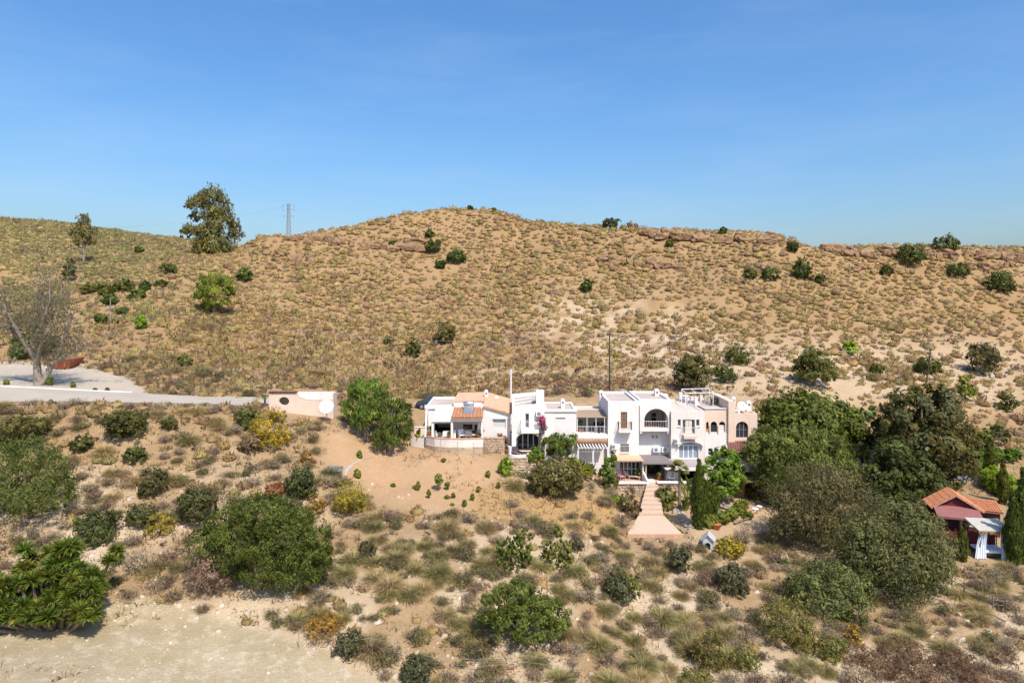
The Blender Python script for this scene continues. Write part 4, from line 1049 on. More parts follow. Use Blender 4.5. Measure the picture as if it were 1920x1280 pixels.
def scatter(lst, protos, hires, name, label, cat, group, massname, masslabel, cap=290):
    lst.sort(key=lambda q: -q[3] / q[1] * (1 if abs(q[0] / q[1]) < .74 else .05))
    r = np.random.default_rng(len(lst))
    for q in lst[:cap]:
        o = place(name, hires[r.integers(len(hires))], None, (q[0], q[1], q[2] - .06))
        o.scale = (q[3], q[3], q[4]); o.rotation_euler[2] = r.uniform(0, 6.28)
        tag(o, label, cat, group)
    Vs, Fs, Cs, off = [], {}, [], 0
    rest = np.array(lst[cap:])
    if len(rest) == 0: return
    pick = r.integers(len(protos), size=len(rest))
    if len(protos) == 10: pick = pick % 5 + 5 * (rest[:, 1] > 135)
    rot = r.uniform(0, 6.28, len(rest))
    for k, (V, F, cl) in enumerate(protos):
        q = rest[pick == k]; a_ = rot[pick == k]
        if len(q) == 0: continue
        c_, s_ = np.cos(a_)[:, None], np.sin(a_)[:, None]
        VX = (V[None, :, 0] * c_ - V[None, :, 1] * s_) * q[:, 3:4] + q[:, 0:1]
        VY = (V[None, :, 0] * s_ + V[None, :, 1] * c_) * q[:, 3:4] + q[:, 1:2]
        VZ = V[None, :, 2] * q[:, 4:5] + q[:, 2:3] - .06
        Vs.append(np.stack([VX, VY, VZ], -1).reshape(-1, 3))
        tone = r.uniform(.72, 1.28, (len(q), 1, 1)) * (1 + (r.random((len(q), 1, 3)) - .5) * .12)
        gg = np.clip((-.40 - q[:, 0] / q[:, 1]) / .15, 0, 1)[:, None, None] * (q[:, 1] > 110)[:, None, None]
        tone = tone * (1 - gg * np.array([.16, .03, .1]))
        Cs.append((cl[None] * tone).reshape(-1, 3))
        for f in F:
            Fs.setdefault(f.shape[1], []).append((f[None] + (np.arange(len(q)) * len(V))[:, None, None] + off).reshape(-1, f.shape[1]))
        off += len(q) * len(V)
    me = mesh_np(massname, np.concatenate(Vs), [np.concatenate(v) for v in Fs.values()], M_DRY, np.concatenate(Cs), smooth=(massname == 'tussock_cover'))
    tag(place(massname, me), masslabel, cat, kind='stuff')
scatter(pl_t, T1, T2, 'grass_tussock', 'dome-shaped straw-green esparto grass tussock on the dry slope', 'tussock', 'esparto tussocks on the slopes', 'tussock_cover', 'countless esparto tussocks covering the far hillside')
scatter(pl_s, S1, S2, 'dry_shrub', 'low grey-brown dry twiggy shrub on the slope', 'shrub', 'dry twiggy shrubs on the slopes', 'dry_shrub_cover', 'mass of small grey-brown dry shrubs between the tussocks')
scatter(pl_o, O1, O2, 'olive_shrub', 'low dusky olive-green dwarf shrub on the slope', 'shrub', 'olive dwarf shrubs on the slopes', 'olive_shrub_cover', 'mass of dusky olive dwarf shrubs on the hillside')
# dry grass and litter between the shrubs
x, y, z, qx, qy, r = sample(.5, 34, 97, 23)
gc = fbm(x * .2, y * .2, 3, 71) + inpoly(qx, qy, STRAW) * .35 + inpoly(qx, qy, [(640,700),(1300,705),(1300,735),(640,735)]) * .5 - inpoly(qx, qy, LOT) * .27 - inpoly(qx, qy, ORANGE) * .3
keep = free(qx, qy) & (r.random(len(x)) < np.clip((gc - .27) * 2.6, 0, .95)) & (qy < 1330) & (np.abs(x / y) < .78)
gl = [(a_, b_, c_, q, q * r.uniform(.7, 1.6)) for a_, b_, c_, q in zip(x[keep], y[keep], z[keep], r.uniform(.22, .6, keep.sum()))]
scatter(gl, G1, G1, 'dry_grass', 'x', 'grass', 'x', 'dry_grass', 'short dry straw-coloured grass between the shrubs', cap=0)

# band of tall rust-brown dry grass on the bank right behind the houses
B1 = [tussock(16, ((.20,.115,.055),(.30,.175,.085),(.40,.25,.13)), 390 + k, .06, .3) for k in range(4)]
x, y, z, qx, qy, r = sample(.62, 86, 108, 27)
keep = inpoly(qx, qy, [(560,708),(760,700),(1000,704),(1310,712),(1330,745),(1110,738),(960,742),(700,742),(560,730)]) & (r.random(len(x)) < np.clip(fbm(x * .15, y * .3, 3, 91) * 2.2 - .45, 0, .95))
bl_ = [(a_, b_, c_, q_, q_ * r.uniform(.9, 1.5)) for a_, b_, c_, q_ in zip(x[keep], y[keep], z[keep], r.uniform(.35, .75, keep.sum()))]
scatter(bl_, B1, B1, 'dry_grass', 'x', 'grass', 'x', 'rust_grass_band', 'band of tall rust-brown dry grass on the bank behind the houses', cap=0)
# loose stones lying on the near slope and the dirt lot
r = np.random.default_rng(77)
def pebbles(name, label, poly, n, smin, smax, mat, seed):
    r = np.random.default_rng(seed); Vs, Fs = [], []
    cube = np.array([(-1,-1,-1),(1,-1,-1),(1,1,-1),(-1,1,-1),(-.7,-.7,.8),(.7,-.7,.8),(.7,.7,.8),(-.7,.7,.8)], float)
    fc = np.array([(4,5,6,7),(0,1,5,4),(1,2,6,5),(2,3,7,6),(3,0,4,7)])
    xs = [q_[0] for q_ in poly]; ys = [q_[1] for q_ in poly]; k = 0
    while k < n:
        px, py = r.uniform(min(xs), max(xs)), r.uniform(min(ys), max(ys))
        if not inpoly(np.array([px]), np.array([py]), poly)[0]: continue
        b_ = hit(px, py, 34, 95) if k % 1 == 0 else None
        s_ = r.uniform(smin, smax) * (.5 + r.random() ** 3 * 1.5); a_ = r.uniform(0, 6.28)
        c_ = cube * np.array([r.uniform(.7, 1.4), r.uniform(.7, 1.2), r.uniform(.4, .8)]) * s_ + r.normal(size=(8, 3)) * s_ * .18
        c_ = np.stack([c_[:, 0] * math.cos(a_) - c_[:, 1] * math.sin(a_), c_[:, 0] * math.sin(a_) + c_[:, 1] * math.cos(a_), c_[:, 2]], 1)
        Vs.append(c_ + np.array(b_) + np.array([0, 0, s_ * .2])); Fs.append(fc + 8 * k); k += 1
    return tag(place(name, mesh_np(name, np.concatenate(Vs), [np.concatenate(Fs)], mat)), label, 'stones', kind='stuff')
pebm = plain('loose_stone', (0.50, 0.40, 0.29), 0.95, 0.35, 2)
pebbles('loose_stones', 'loose pale stones strewn over the dry foreground slope', [(0,870),(600,880),(900,960),(1170,1005),(1500,1010),(1920,1060),(1920,1280),(700,1280),(480,1180),(0,1120)], 1500, .05, .13, pebm, 5)
pebbles('lot_gravel', 'small stones and clods on the bare dirt lot', [(0,1170),(260,1122),(420,1165),(560,1210),(720,1280),(0,1280)], 260, .025, .07, pebm, 6)

# ------------------------------------------------------------------ mesh builder for buildings and objects (world coordinates)
class MB:
    def __init__(s): s.v = []; s.f = []
    def poly(s, pts):
        o = len(s.v); s.v += [tuple(p_) for p_ in pts]; s.f.append(tuple(range(o, o + len(pts)))); return s
    def box(s, x0, x1, y0, y1, z0, z1):
        o = len(s.v)
        s.v += [(x0, y0, z0), (x1, y0, z0), (x1, y1, z0), (x0, y1, z0), (x0, y0, z1), (x1, y0, z1), (x1, y1, z1), (x0, y1, z1)]
        s.f += [tuple(o + i for i in q) for q in ((3, 2, 1, 0), (4, 5, 6, 7), (0, 1, 5, 4), (1, 2, 6, 5), (2, 3, 7, 6), (3, 0, 4, 7))]
        return s
    def hexa(s, a, b):
        """solid between two quads with matching corners"""
        o = len(s.v); s.v += [tuple(p_) for p_ in a] + [tuple(p_) for p_ in b]
        n = len(a)
        s.f += [tuple(o + i for i in range(n))[::-1], tuple(o + n + i for i in range(n))]
        s.f += [(o + i, o + (i + 1) % n, o + n + (i + 1) % n, o + n + i) for i in range(n)]
        return s
    def slab(s, quad, t):
        return s.hexa([Vector(q) - Vector((0, 0, t)) for q in quad], quad)
    def prism(s, xz, y0, y1):
        return s.hexa([(x_, y0, z_) for x_, z_ in xz], [(x_, y1, z_) for x_, z_ in xz])
    def tube(s, pts, r, n=6):
        pts = [Vector(p_) for p_ in pts]; r = [r] * len(pts) if isinstance(r, (int, float)) else r
        V, F, _ = tube_path(pts, r, n); o = len(s.v)
        s.v += [tuple(q) for q in V]; s.f += [tuple(int(i) + o for i in q) for q in F[0]]
        s.f.append(tuple(o + i for i in range(n))[::-1]); s.f.append(tuple(len(s.v) - n + i for i in range(n)))
        return s
    def lathe(s, c, prof, n=14, axis=None):
        """prof: (radius, height) along axis"""
        o = len(s.v); q = (Vector(axis).to_track_quat('Z', 'Y') if axis is not None else None)
        for r, h in prof:
            for k in range(n):
                a_ = 2 * math.pi * k / n; p_ = Vector((r * math.cos(a_), r * math.sin(a_), h))
                if q: p_ = q @ p_
                s.v.append(tuple(Vector(c) + p_))
        for i in range(len(prof) - 1):
            for k in range(n):
                s.f.append((o + i * n + k, o + i * n + (k + 1) % n, o + (i + 1) * n + (k + 1) % n, o + (i + 1) * n + k))
        return s
    def build(s, name, mat, parent=None, smooth=False, bevel=0.0):
        org = ORG.get(parent.name, Vector((0, 0, 0))) if parent is not None else Vector((0, 0, 0))
        me = bpy.data.meshes.new(name)
        me.from_pydata([(p_[0] - org.x, p_[1] - org.y, p_[2] - org.z) for p_ in s.v], [], s.f)
        me.update(); me.materials.append(mat)
        if smooth: me.polygons.foreach_set('use_smooth', [True] * len(me.polygons))
        o = place(name, me, parent)
        if bevel:
            m = o.modifiers.new('bevel', 'BEVEL'); m.width = bevel; m.segments = 2; m.limit_method = 'ANGLE'
        return o

white = plain('white_plaster', (0.735, 0.69, 0.65), 0.9, 0.07, 0.8, bumpy=0.15, dirt=(0.58, 0.51, 0.44))
white2 = plain('warm_white_plaster', (0.72, 0.64, 0.575), 0.9, 0.07, 0.8, bumpy=0.15, dirt=(0.57, 0.47, 0.39))
peach = plain('peach_plaster', (0.70, 0.53, 0.41), 0.9, 0.08, 0.8, bumpy=0.15, dirt=(0.58, 0.42, 0.31))
peach2 = plain('pale_peach_plaster', (0.70, 0.55, 0.43), 0.9, 0.08, 0.8, bumpy=0.15, dirt=(0.60, 0.45, 0.33))
roofm = plain('roof_screed', (0.46, 0.385, 0.33), 0.95, 0.14, 0.5, bumpy=0.2, dirt=(0.36, 0.29, 0.24))
tilem = plain('terracotta_tile', (0.50, 0.235, 0.125), 0.85, 0.3, 2.5, bumpy=0.2)
tilepale = plain('weathered_tile', (0.56, 0.33, 0.21), 0.85, 0.25, 2.5, bumpy=0.2)
tilebrown = plain('brown_tile', (0.22, 0.10, 0.075), 0.85, 0.25, 2.5, bumpy=0.2)
brownwood = plain('brown_wood', (0.20, 0.115, 0.055), 0.6, 0.25, 5)
darkwood = plain('dark_wood', (0.07, 0.05, 0.04), 0.7, 0.3, 5)
whitep = plain('white_paint', (0.80, 0.79, 0.77), 0.45, 0.04, 2)
greym = plain('grey_metal', (0.36, 0.36, 0.37), 0.5, 0.1, 3, metal=0.6)
blackm = plain('black_iron', (0.03, 0.03, 0.033), 0.5, 0.1, 3)
canv_g = plain('grey_canvas', (0.20, 0.17, 0.165), 0.9, 0.1, 2)
canv_o = plain('orange_canvas', (0.62, 0.40, 0.25), 0.9, 0.08, 2)
canv_c = plain('cream_canvas', (0.80, 0.74, 0.66), 0.9, 0.05, 2)
reed = plain('reed_mat', (0.33, 0.235, 0.16), 0.95, 0.35, 9, bumpy=0.5)
straw = plain('thatch', (0.52, 0.37, 0.20), 0.95, 0.3, 9, bumpy=0.5)
stonem = plain('field_stone', (0.47, 0.35, 0.24), 0.95, 0.35, 3, bumpy=0.5)
rockm = plain('ledge_rock', (0.30, 0.185, 0.10), 0.95, 0.35, 1.5, bumpy=0.6)
palestone = plain('pale_stone', (0.44, 0.37, 0.29), 0.95, 0.25, 3, bumpy=0.5)
terra = plain('terracotta_pot', (0.46, 0.18, 0.09), 0.8, 0.15, 5)
redw = plain('oxblood_paint', (0.15, 0.026, 0.03), 0.7, 0.15, 2, dirt=(0.14, 0.03, 0.03))
redroof = plain('orange_roof_tile', (0.47, 0.19, 0.09), 0.85, 0.2, 3, bumpy=0.3)
pinkcanv = plain('faded_red_canvas', (0.25, 0.105, 0.095), 0.9, 0.1, 2)
dishm = plain('dish_white', (0.58, 0.57, 0.55), 0.6, 0.08, 2, dirt=(0.45, 0.43, 0.4))
blind = plain('roller_blind', (0.62, 0.60, 0.57), 0.7, 0.05, 2)
curt = plain('cream_curtain', (0.62, 0.55, 0.46), 0.9, 0.12, 3)
skipm = plain('rust_red_steel', (0.36, 0.12, 0.07), 0.7, 0.3, 2, dirt=(0.25, 0.1, 0.06))
m, nt, p = nodemat('window_glass'); p.inputs['Base Color'].default_value = (0.035, 0.042, 0.048, 1); p.inputs['Roughness'].default_value = 0.06; p.inputs['Specular IOR Level'].default_value = 0.6; glass = m
m, nt, p = nodemat('blue_glass'); p.inputs['Base Color'].default_value = (0.26, 0.31, 0.35, 1); p.inputs['Roughness'].default_value = 0.08; p.inputs['Specular IOR Level'].default_value = 0.7; bglass = m
m, nt, p = nodemat('pool_water'); p.inputs['Base Color'].default_value = (0.06, 0.30, 0.22, 1); p.inputs['Roughness'].default_value = 0.04; water = m
bump(nt, p, noise(nt, 5, 3, coord='Object'), 0.12, 0.05)
m, nt, p = nodemat('black_car_paint'); p.inputs['Base Color'].default_value = (0.02, 0.022, 0.028, 1); p.inputs['Roughness'].default_value = 0.25; p.inputs['Coat Weight'].default_value = 0.6; carp = m
m, nt, p = nodemat('chrome_tank'); p.inputs['Base Color'].default_value = (0.6, 0.62, 0.65, 1); p.inputs['Roughness'].default_value = 0.3; p.inputs['Metallic'].default_value = 0.9; chrome = m
m, nt, p = nodemat('asphalt')
geo = nt.nodes.new('ShaderNodeNewGeometry'); n1 = noise(nt, .3, 5, vec=geo.outputs['Position']); n2 = noise(nt, 9, 4, vec=geo.outputs['Position'])
nt.links.new(mixc(nt, n2, ramp(nt, n1, [(.3, (.40, .345, .28)), (.7, (.50, .44, .365))]), (.35, .30, .24)), p.inputs['Base Color']); p.inputs['Roughness'].default_value = .95; p.inputs['Specular IOR Level'].default_value = .08; asphalt = m
m, nt, p = nodemat('brick_paving')
tc = nt.nodes.new('ShaderNodeTexCoord'); bt = N(nt, 'ShaderNodeTexBrick', Scale=2.2); bt.inputs['Color1'].default_value = (.54, .385, .275, 1); bt.inputs['Color2'].default_value = (.45, .31, .215, 1); bt.inputs['Mortar'].default_value = (.46, .33, .24, 1); bt.inputs['Mortar Size'].default_value = .025
nt.links.new(tc.outputs['Object'], bt.inputs['Vector'])
nt.links.new(mixc(nt, mixc(nt, .5, noise(nt, .8, 5), noise(nt, 5, 5)), bt.outputs[0], (.56, .41, .30)), p.inputs['Base Color']); p.inputs['Roughness'].default_value = .9; paving = m

def facade(mb, x0, x1, z0, z1, y, t, ops=()):
    """wall sheet with real openings; ops: (kind, x0, x1, z0, z1, rise)"""
    xs = sorted({x0, x1, *[o[1] for o in ops], *[o[2] for o in ops]}); zs = sorted({z0, z1, *[o[3] for o in ops], *[o[4] for o in ops]})
    xs = [q for q in xs if x0 <= q <= x1]; zs = [q for q in zs if z0 <= q <= z1]
    for i in range(len(xs) - 1):
        for j in range(len(zs) - 1):
            cx, cz = (xs[i] + xs[i + 1]) / 2, (zs[j] + zs[j + 1]) / 2
            if any(o[1] < cx < o[2] and o[3] < cz < o[4] for o in ops): continue
            for yy in (y, y + t): mb.poly([(xs[i], yy, zs[j]), (xs[i + 1], yy, zs[j]), (xs[i + 1], yy, zs[j + 1]), (xs[i], yy, zs[j + 1])])
    def rim(a_, b_): mb.poly([(a_[0], y, a_[1]), (b_[0], y, b_[1]), (b_[0], y + t, b_[1]), (a_[0], y + t, a_[1])])
    rim((x0, z0), (x0, z1)); rim((x1, z0), (x1, z1)); rim((x0, z1), (x1, z1)); rim((x0, z0), (x1, z0))
    for o in ops:
        k, a_, b_, c_, d_ = o[:5]
        if k == 'rect':
            rim((a_, c_), (a_, d_)); rim((b_, c_), (b_, d_)); rim((a_, d_), (b_, d_)); rim((a_, c_), (b_, c_))
            continue
        n = 16; xc, hw = (a_ + b_) / 2, (b_ - a_) / 2
        ths = np.linspace(math.pi, 0, n + 1)
        rise = o[5] if k == 'arch' else (d_ - c_) / 2
        top = [(xc + hw * math.cos(h_), d_ - rise + rise * math.sin(h_)) for h_ in ths]
        curves = [(top, d_)]
        if k == 'round': curves.append(([(q[0], c_ + d_ - q[1]) for q in top], c_))
        for cv, lim in curves:
            for q, w_ in zip(cv[:-1], cv[1:]):
                for yy in (y, y + t): mb.poly([(q[0], yy, q[1]), (w_[0], yy, w_[1]), (w_[0], yy, lim), (q[0], yy, lim)])
                rim(q, w_)
        if k == 'arch':
            rim((a_, c_), (a_, d_ - rise)); rim((b_, c_), (b_, d_ - rise)); rim((a_, c_), (b_, c_))
class Fr:
    """frame of reference of one facade: photo pixels at depth D <-> metres"""
    def __init__(s, D): s.D = D; s.s = D / FPX
    def x(s, px): return (px - CX) * s.s
    def z(s, py): return ZC - (py - HZ) * s.s
    def op(s, kind, a_, b_, top, bot, rise=0): return (kind, s.x(a_), s.x(b_), s.z(bot), s.z(top), rise * s.s)
def shell(root, fr, pa, pb, top, z0, y1, ops=(), mat=None, roof=None, par=.3, t=.25, back=True, name='wall', top2=None):
    """block with parapet roof; front face at the frame's depth"""
    mat = mat or white
    x0, x1, y0, z1 = fr.x(pa), fr.x(pb), fr.D, fr.z(top)
    mb = MB(); facade(mb, x0, x1, z0, z1, y0, t, ops)
    mb.box(x0, x0 + t, y0 + t, y1, z0, z1); mb.box(x1 - t, x1, y0 + t, y1, z0, z1)
    if back: mb.box(x0 + t, x1 - t, y1 - t, y1, z0, z1)
    w = mb.build(name, mat, root)
    if roof: MB().box(x0 + t, x1 - t, y0 + t, y1 - t, z1 - par - .2, z1 - par).build('roof', roof, root)
    return x0, x1, y0, z1, w
def window(root, fr, a_, b_, top, bot, nx=1, nz=1, recess=.16, fw=.07, frame=None, gl=None, kind='window', sill=True):
    x0, x1, z0, z1 = fr.x(a_), fr.x(b_), fr.z(bot), fr.z(top); y = fr.D + recess
    mb = MB(); e = .004
    mb.box(x0 + e, x1 - e, y, y + .06, z1 - fw, z1 - e); mb.box(x0 + e, x1 - e, y, y + .06, z0 + e, z0 + fw)
    for i in range(nx + 1):
        xx = x0 + (x1 - x0) * i / nx
        mb.box(max(x0 + e, xx - fw / 2), min(x1 - e, xx + fw / 2), y + .002, y + .058, z0 + fw, z1 - fw)
    for j in range(1, nz):
        zz = z0 + (z1 - z0) * j / nz
        mb.box(x0 + fw / 2, x1 - fw / 2, y + .004, y + .056, zz - fw / 3, zz + fw / 3)
    w = mb.build(kind, frame or whitep, root)
    for i in range(nx):
        for j in range(nz):
            MB().box(x0 + (x1 - x0) * i / nx + fw / 2, x0 + (x1 - x0) * (i + 1) / nx - fw / 2, y + .022, y + .034, z0 + (z1 - z0) * j / nz + .02, z0 + (z1 - z0) * (j + 1) / nz - .02).build('pane', gl or glass, w)
    if sill: MB().box(x0 - .08, x1 + .08, fr.D - .09, fr.D + recess, z0 - .07, z0 - .003).build('sill', white, w)
    return w
def shutter(root, fr, a_, b_, top, bot, mat, off=-.05, name='shutter', parent=None):
    x0, x1, z0, z1 = fr.x(a_), fr.x(b_), fr.z(bot), fr.z(top); y = fr.D + off
    mb = MB(); mb.box(x0, x0 + .06, y, y + .05, z0, z1); mb.box(x1 - .06, x1, y, y + .05, z0, z1)
    mb.box(x0 + .06, x1 - .06, y + .001, y + .049, z1 - .08, z1); mb.box(x0 + .06, x1 - .06, y + .001, y + .049, z0, z0 + .08)
    n = int((z1 - z0 - .16) / .085)
    for i in range(n):
        zz = z0 + .08 + (z1 - z0 - .16) * i / n
        mb.hexa([(x0 + .06, y + .005, zz), (x1 - .06, y + .005, zz), (x1 - .06, y + .045, zz + .05), (x0 + .06, y + .045, zz + .05)],
                [(x0 + .06, y + .005, zz + .03), (x1 - .06, y + .005, zz + .03), (x1 - .06, y + .045, zz + .08), (x0 + .06, y + .045, zz + .08)])
    return mb.build(name, mat, parent or root)
def railing(root, pts, h, mat, step=.14, name='railing'):
    mb = MB()
    for a_, b_ in zip(pts[:-1], pts[1:]):
        a_, b_ = Vector(a_), Vector(b_); L = (b_ - a_).length; n = max(2, int(L / step))
        for i in range(n + 1): q = a_.lerp(b_, i / n); mb.tube([q, q + Vector((0, 0, h))], .012, 4)
        mb.tube([a_ + Vector((0, 0, h)), b_ + Vector((0, 0, h))], .022, 5); mb.tube([a_ + Vector((0, 0, .06)), b_ + Vector((0, 0, .06))], .016, 4)
    return mb.build(name, mat, root)
def chimney(root, fr, a_, b_, top, bot, depth=.6, mat=None, dy=0):
    x0, x1, z0, z1 = fr.x(a_), fr.x(b_), fr.z(bot), fr.z(top); y = fr.D + dy
    mb = MB().box(x0, x1, y, y + depth, z0 - .4, z1 - .22)
    c = mb.build('chimney', mat or white, root, bevel=.03)
    xm = (x0 + x1) / 2; w = (x1 - x0) / 2
    cap = MB().hexa([(x0 - .04, y - .04, z1 - .218), (x1 + .04, y - .04, z1 - .218), (x1 + .04, y + depth + .04, z1 - .218), (x0 - .04, y + depth + .04, z1 - .218)],
                    [(xm - w * .55, y + depth * .2, z1), (xm + w * .55, y + depth * .2, z1), (xm + w * .55, y + depth * .8, z1), (xm - w * .55, y + depth * .8, z1)])
    cap.build('cap', mat or white, c)
    MB().box(xm - w * .35, xm + w * .35, y - .012, y + .05, z1 - .5, z1 - .3).build('vent', blackm, c)
    return c
def ac_unit(px, py, D, label, w=.8):
    fr = Fr(D); x, z = fr.x(px), fr.z(py)
    t = thing('air_conditioner', label, 'air conditioner', (x, D, z - .3))
    MB().box(x - w / 2, x + w / 2, D - .36, D - .06, z - .28, z + .28).build('casing', whitep, t, bevel=.02)
    MB().lathe((x - .1, D - .363, z), [(0, 0), (.21, 0), (.21, .012), (.18, .014), (.18, .004), (.05, .004), (.05, .016), (0, .016)], 14, (0, -1, 0)).build('fan_grille', greym, t)
    for dx in (-.3, .3): MB().box(x + dx - .02, x + dx + .02, D - .36, D - .002, z - .33, z - .285).build('bracket', greym, t)
    return t
def dish(px, py, D, r, label, mast=.6, back=(0, 0.55, .35), onto=None):
    fr = Fr(D); c = Vector((fr.x(px), D, fr.z(py)))
    t = thing('satellite_dish', label, 'satellite dish', c - Vector((0, -.2, mast + r * .6)))
    ax = Vector((.05, -.86, .5)).normalized()
    mb = MB().lathe(c, [(0, .0), (r * .4, r * .03), (r * .75, r * .1), (r, r * .19), (r * 1.0, r * .22), (r * .75, r * .14), (r * .4, r * .065), (0, r * .04)], 24, ax)
    mb.build('reflector', dishm, t, smooth=True)
    f = c + ax * r * 1.0
    MB().tube([c - Vector((0, 0, r * .9)) + ax * r * .2, f], .02).build('feed_arm', greym, t)
    MB().lathe(f, [(0, -.06), (.05, -.05), (.05, .05), (0, .06)], 8, ax).build('receiver', greym, t)
    MB().tube([c - Vector((0, -.08, 0)), c - Vector((0, -.2, mast + r * .6))], .05).build('mast', greym, t)
    return t
def awning(root, pa, pb, Db, rb, Df, rf, mat, val=.0, name='awning', thick=.05, valmat=None, top=None):
    """sloping canvas from the wall (depth Db, row rb) to its free edge (depth Df, row rf)"""
    x0, x1 = X(pa, Df), X(pb, Df); zb, zf = zrow(rb, Db), zrow(rf, Df)
    n = 6; mb = MB()
    for i in range(n):
        a_, b_ = i / n, (i + 1) / n
        def P4(t_, u_): return (x0 + (x1 - x0) * u_, Db + (Df - Db) * t_, zb + (zf - zb) * t_ - .10 * math.sin(math.pi * t_))
        for t0, t1 in ((0, .5), (.5, 1)):
            mb.slab([P4(t1, a_), P4(t1, b_), P4(t0, b_), P4(t0, a_)], thick)
    o = mb.build(name, mat, root)
    if val: MB().box(x0, x1, Df - .03, Df - .006, zf - val, zf - thick - .002).build('valance', valmat or mat, o)
    return o
def tile_roof(root, A, B, Cc, Dd, mat, pitch=.24, name='roof', base=True, t=.12):
    """barrel tiles running from the ridge A-B down to the eave D-C (A over D, B over C)"""
    A, B, Cc, Dd = map(Vector, (A, B, Cc, Dd))
    mb = MB(); n = max(3, int((B - A).length / pitch))
    nrm_ = (B - A).cross(Dd - A).normalized()
    if nrm_.z < 0: nrm_ = -nrm_
    seg = [(-.5, 0), (-.3, .055), (0, .08), (.3, .055), (.5, 0)]
    for i in range(n):
        rows = 5
        for k in range(rows):
            t0, t1 = k / rows, (k + 1) / rows + .015
            up = nrm_ * (.012 + (rows - k) * .0)
            for (s0, h0), (s1, h1) in zip(seg[:-1], seg[1:]):
                u0, u1 = (i + .5 + s0) / n, (i + .5 + s1) / n
                q = []
                for (u, h, tt, lift) in ((u0, h0, t0, .0), (u1, h1, t0, .0), (u1, h1, t1, .03), (u0, h0, t1, .03)):
                    q.append(A.lerp(B, u).lerp(Dd.lerp(Cc, u), tt) + nrm_ * (h + lift + .01))
                mb.poly(q)
    o = mb.build(name, mat, root)
    if base: MB().hexa([v - nrm_ * t for v in (Dd, Cc, B, A)], [v - nrm_ * .004 for v in (Dd, Cc, B, A)]).build('roof_deck', tilepale, o)
    return o
_st = []
def stone_mesh():
    if _st: return _st
    r = np.random.default_rng(99)
    import bmesh
    for k in range(8):
        bm = bmesh.new(); bmesh.ops.create_cube(bm, size=1.0)
        bmesh.ops.subdivide_edges(bm, edges=bm.edges[:], cuts=1, use_grid_fill=True)
        for v in bm.verts:
            l = v.co.length; v.co *= (.5 + .12) / max(l, .5) * 1.0 if l > .7 else 1.0
            v.co += Vector(r.normal(size=3) * .06)
        me = bpy.data.meshes.new('stone'); bm.to_mesh(me); bm.free(); _st.append(me)
    return _st
_sm = {}
def stone(parent, loc, sx, sy, sz, mat, r, name='stone'):
    k = int(r.integers(8)); key = (k, mat.name)
    if key not in _sm:
        me = stone_mesh()[k].copy(); me.materials.append(mat); _sm[key] = me
    org = ORG.get(parent.name, Vector((0, 0, 0))) if parent is not None else Vector((0, 0, 0))
    o = place(name, _sm[key], parent, Vector(loc) - org); o.scale = (sx, sy, sz); o.rotation_euler = (r.normal() * .1, r.normal() * .1, r.uniform(-.4, .4))
    return o
def stonewall(name, label, x0, x1, y, z0, z1, coping=None, t=.4, sz=.34, mat=None):
    """dry stone retaining wall of separate stones in front of a core"""
    r = np.random.default_rng(int(abs(x0 * 10)) + 3)
    th = thing(name, label, 'wall', ((x0 + x1) / 2, y, z0))
    MB().box(x0, x1, y + .12, y + t, z0 - .5, z1).build('core', stonem, th)
    mb = MB(); z = z0 - .1; row = 0
    while z < z1 - .08:
        h = sz * r.uniform(.7, 1.0); x_ = x0 - r.uniform(0, sz)
        while x_ < x1:
            w = sz * r.uniform(.8, 1.9); a_, b_ = max(x_, x0), min(x_ + w - .03, x1)
            if b_ - a_ > .08:
                d = r.uniform(.0, .09); j = lambda: r.uniform(-.025, .025)
                zt = min(z + h - .03, z1 - .01)
                mb.hexa([(a_ + .03 + j(), y + d, z + .02 + j()), (b_ - .03 + j(), y + d + j(), z + .02 + j()), (b_ - .03 + j(), y + d + j(), zt - .02 + j()), (a_ + .03 + j(), y + d, zt - .02 + j())],
                        [(a_, y + .16, z), (b_, y + .16, z), (b_, y + .16, zt), (a_, y + .16, zt)])
            x_ += w
        z += h
    mb.build('stonework', mat or stonem, th)['kind'] = 'stuff'
    if coping: MB().box(x0 - .05, x1 + .05, y - .08, y + t + .05, z1 + .002, z1 + .16).build('coping', coping, th, bevel=.02)
    return th

# ------------------------------------------------------------------ road, kerb, parking border
def sheet(name, label, cat, rows, mat, lift=.05):
    """strip laid on the ground between two edges given in photo pixels (far edge, near edge)"""
    V = []; n = len(rows)
    for fx, fD, nx_, nD, in rows:
        for t_ in np.linspace(0, 1, 7):
            x_, y_ = X(fx, fD) * (1 - t_) + X(nx_, nD) * t_, fD * (1 - t_) + nD * t_
            V.append((x_, y_, float(ground(x_, y_)) + lift))
    F = [(i * 7 + k, i * 7 + k + 1, (i + 1) * 7 + k + 1, (i + 1) * 7 + k) for i in range(n - 1) for k in range(6)]
    me = mesh_np(name, np.array(V), [np.array(F)], mat, smooth=True)
    return tag(place(name, me), label, cat, kind='structure')
rp = [-700, -450, -250, -120, 0, 65, 130, 190, 250, 325, 400, 450, 500, 540]
fD = np.interp(rp, [-700, -250, 0, 130, 250, 400, 500, 540], [74, 75, 76, 76.8, 77.6, 79.6, 82.5, 83.5]); nD = np.interp(rp, [-700, -250, 0, 130, 250, 400, 500, 540], [66, 66.4, 67.6, 68.6, 70.2, 73.2, 77.5, 79])
sheet('road', 'pale grey asphalt road running in towards the houses', 'road', [(a_, b_, a_, c_) for a_, b_, c_ in zip(rp, fD, nD)], asphalt)
mb = MB(); kp = np.linspace(-300, 247, 30)
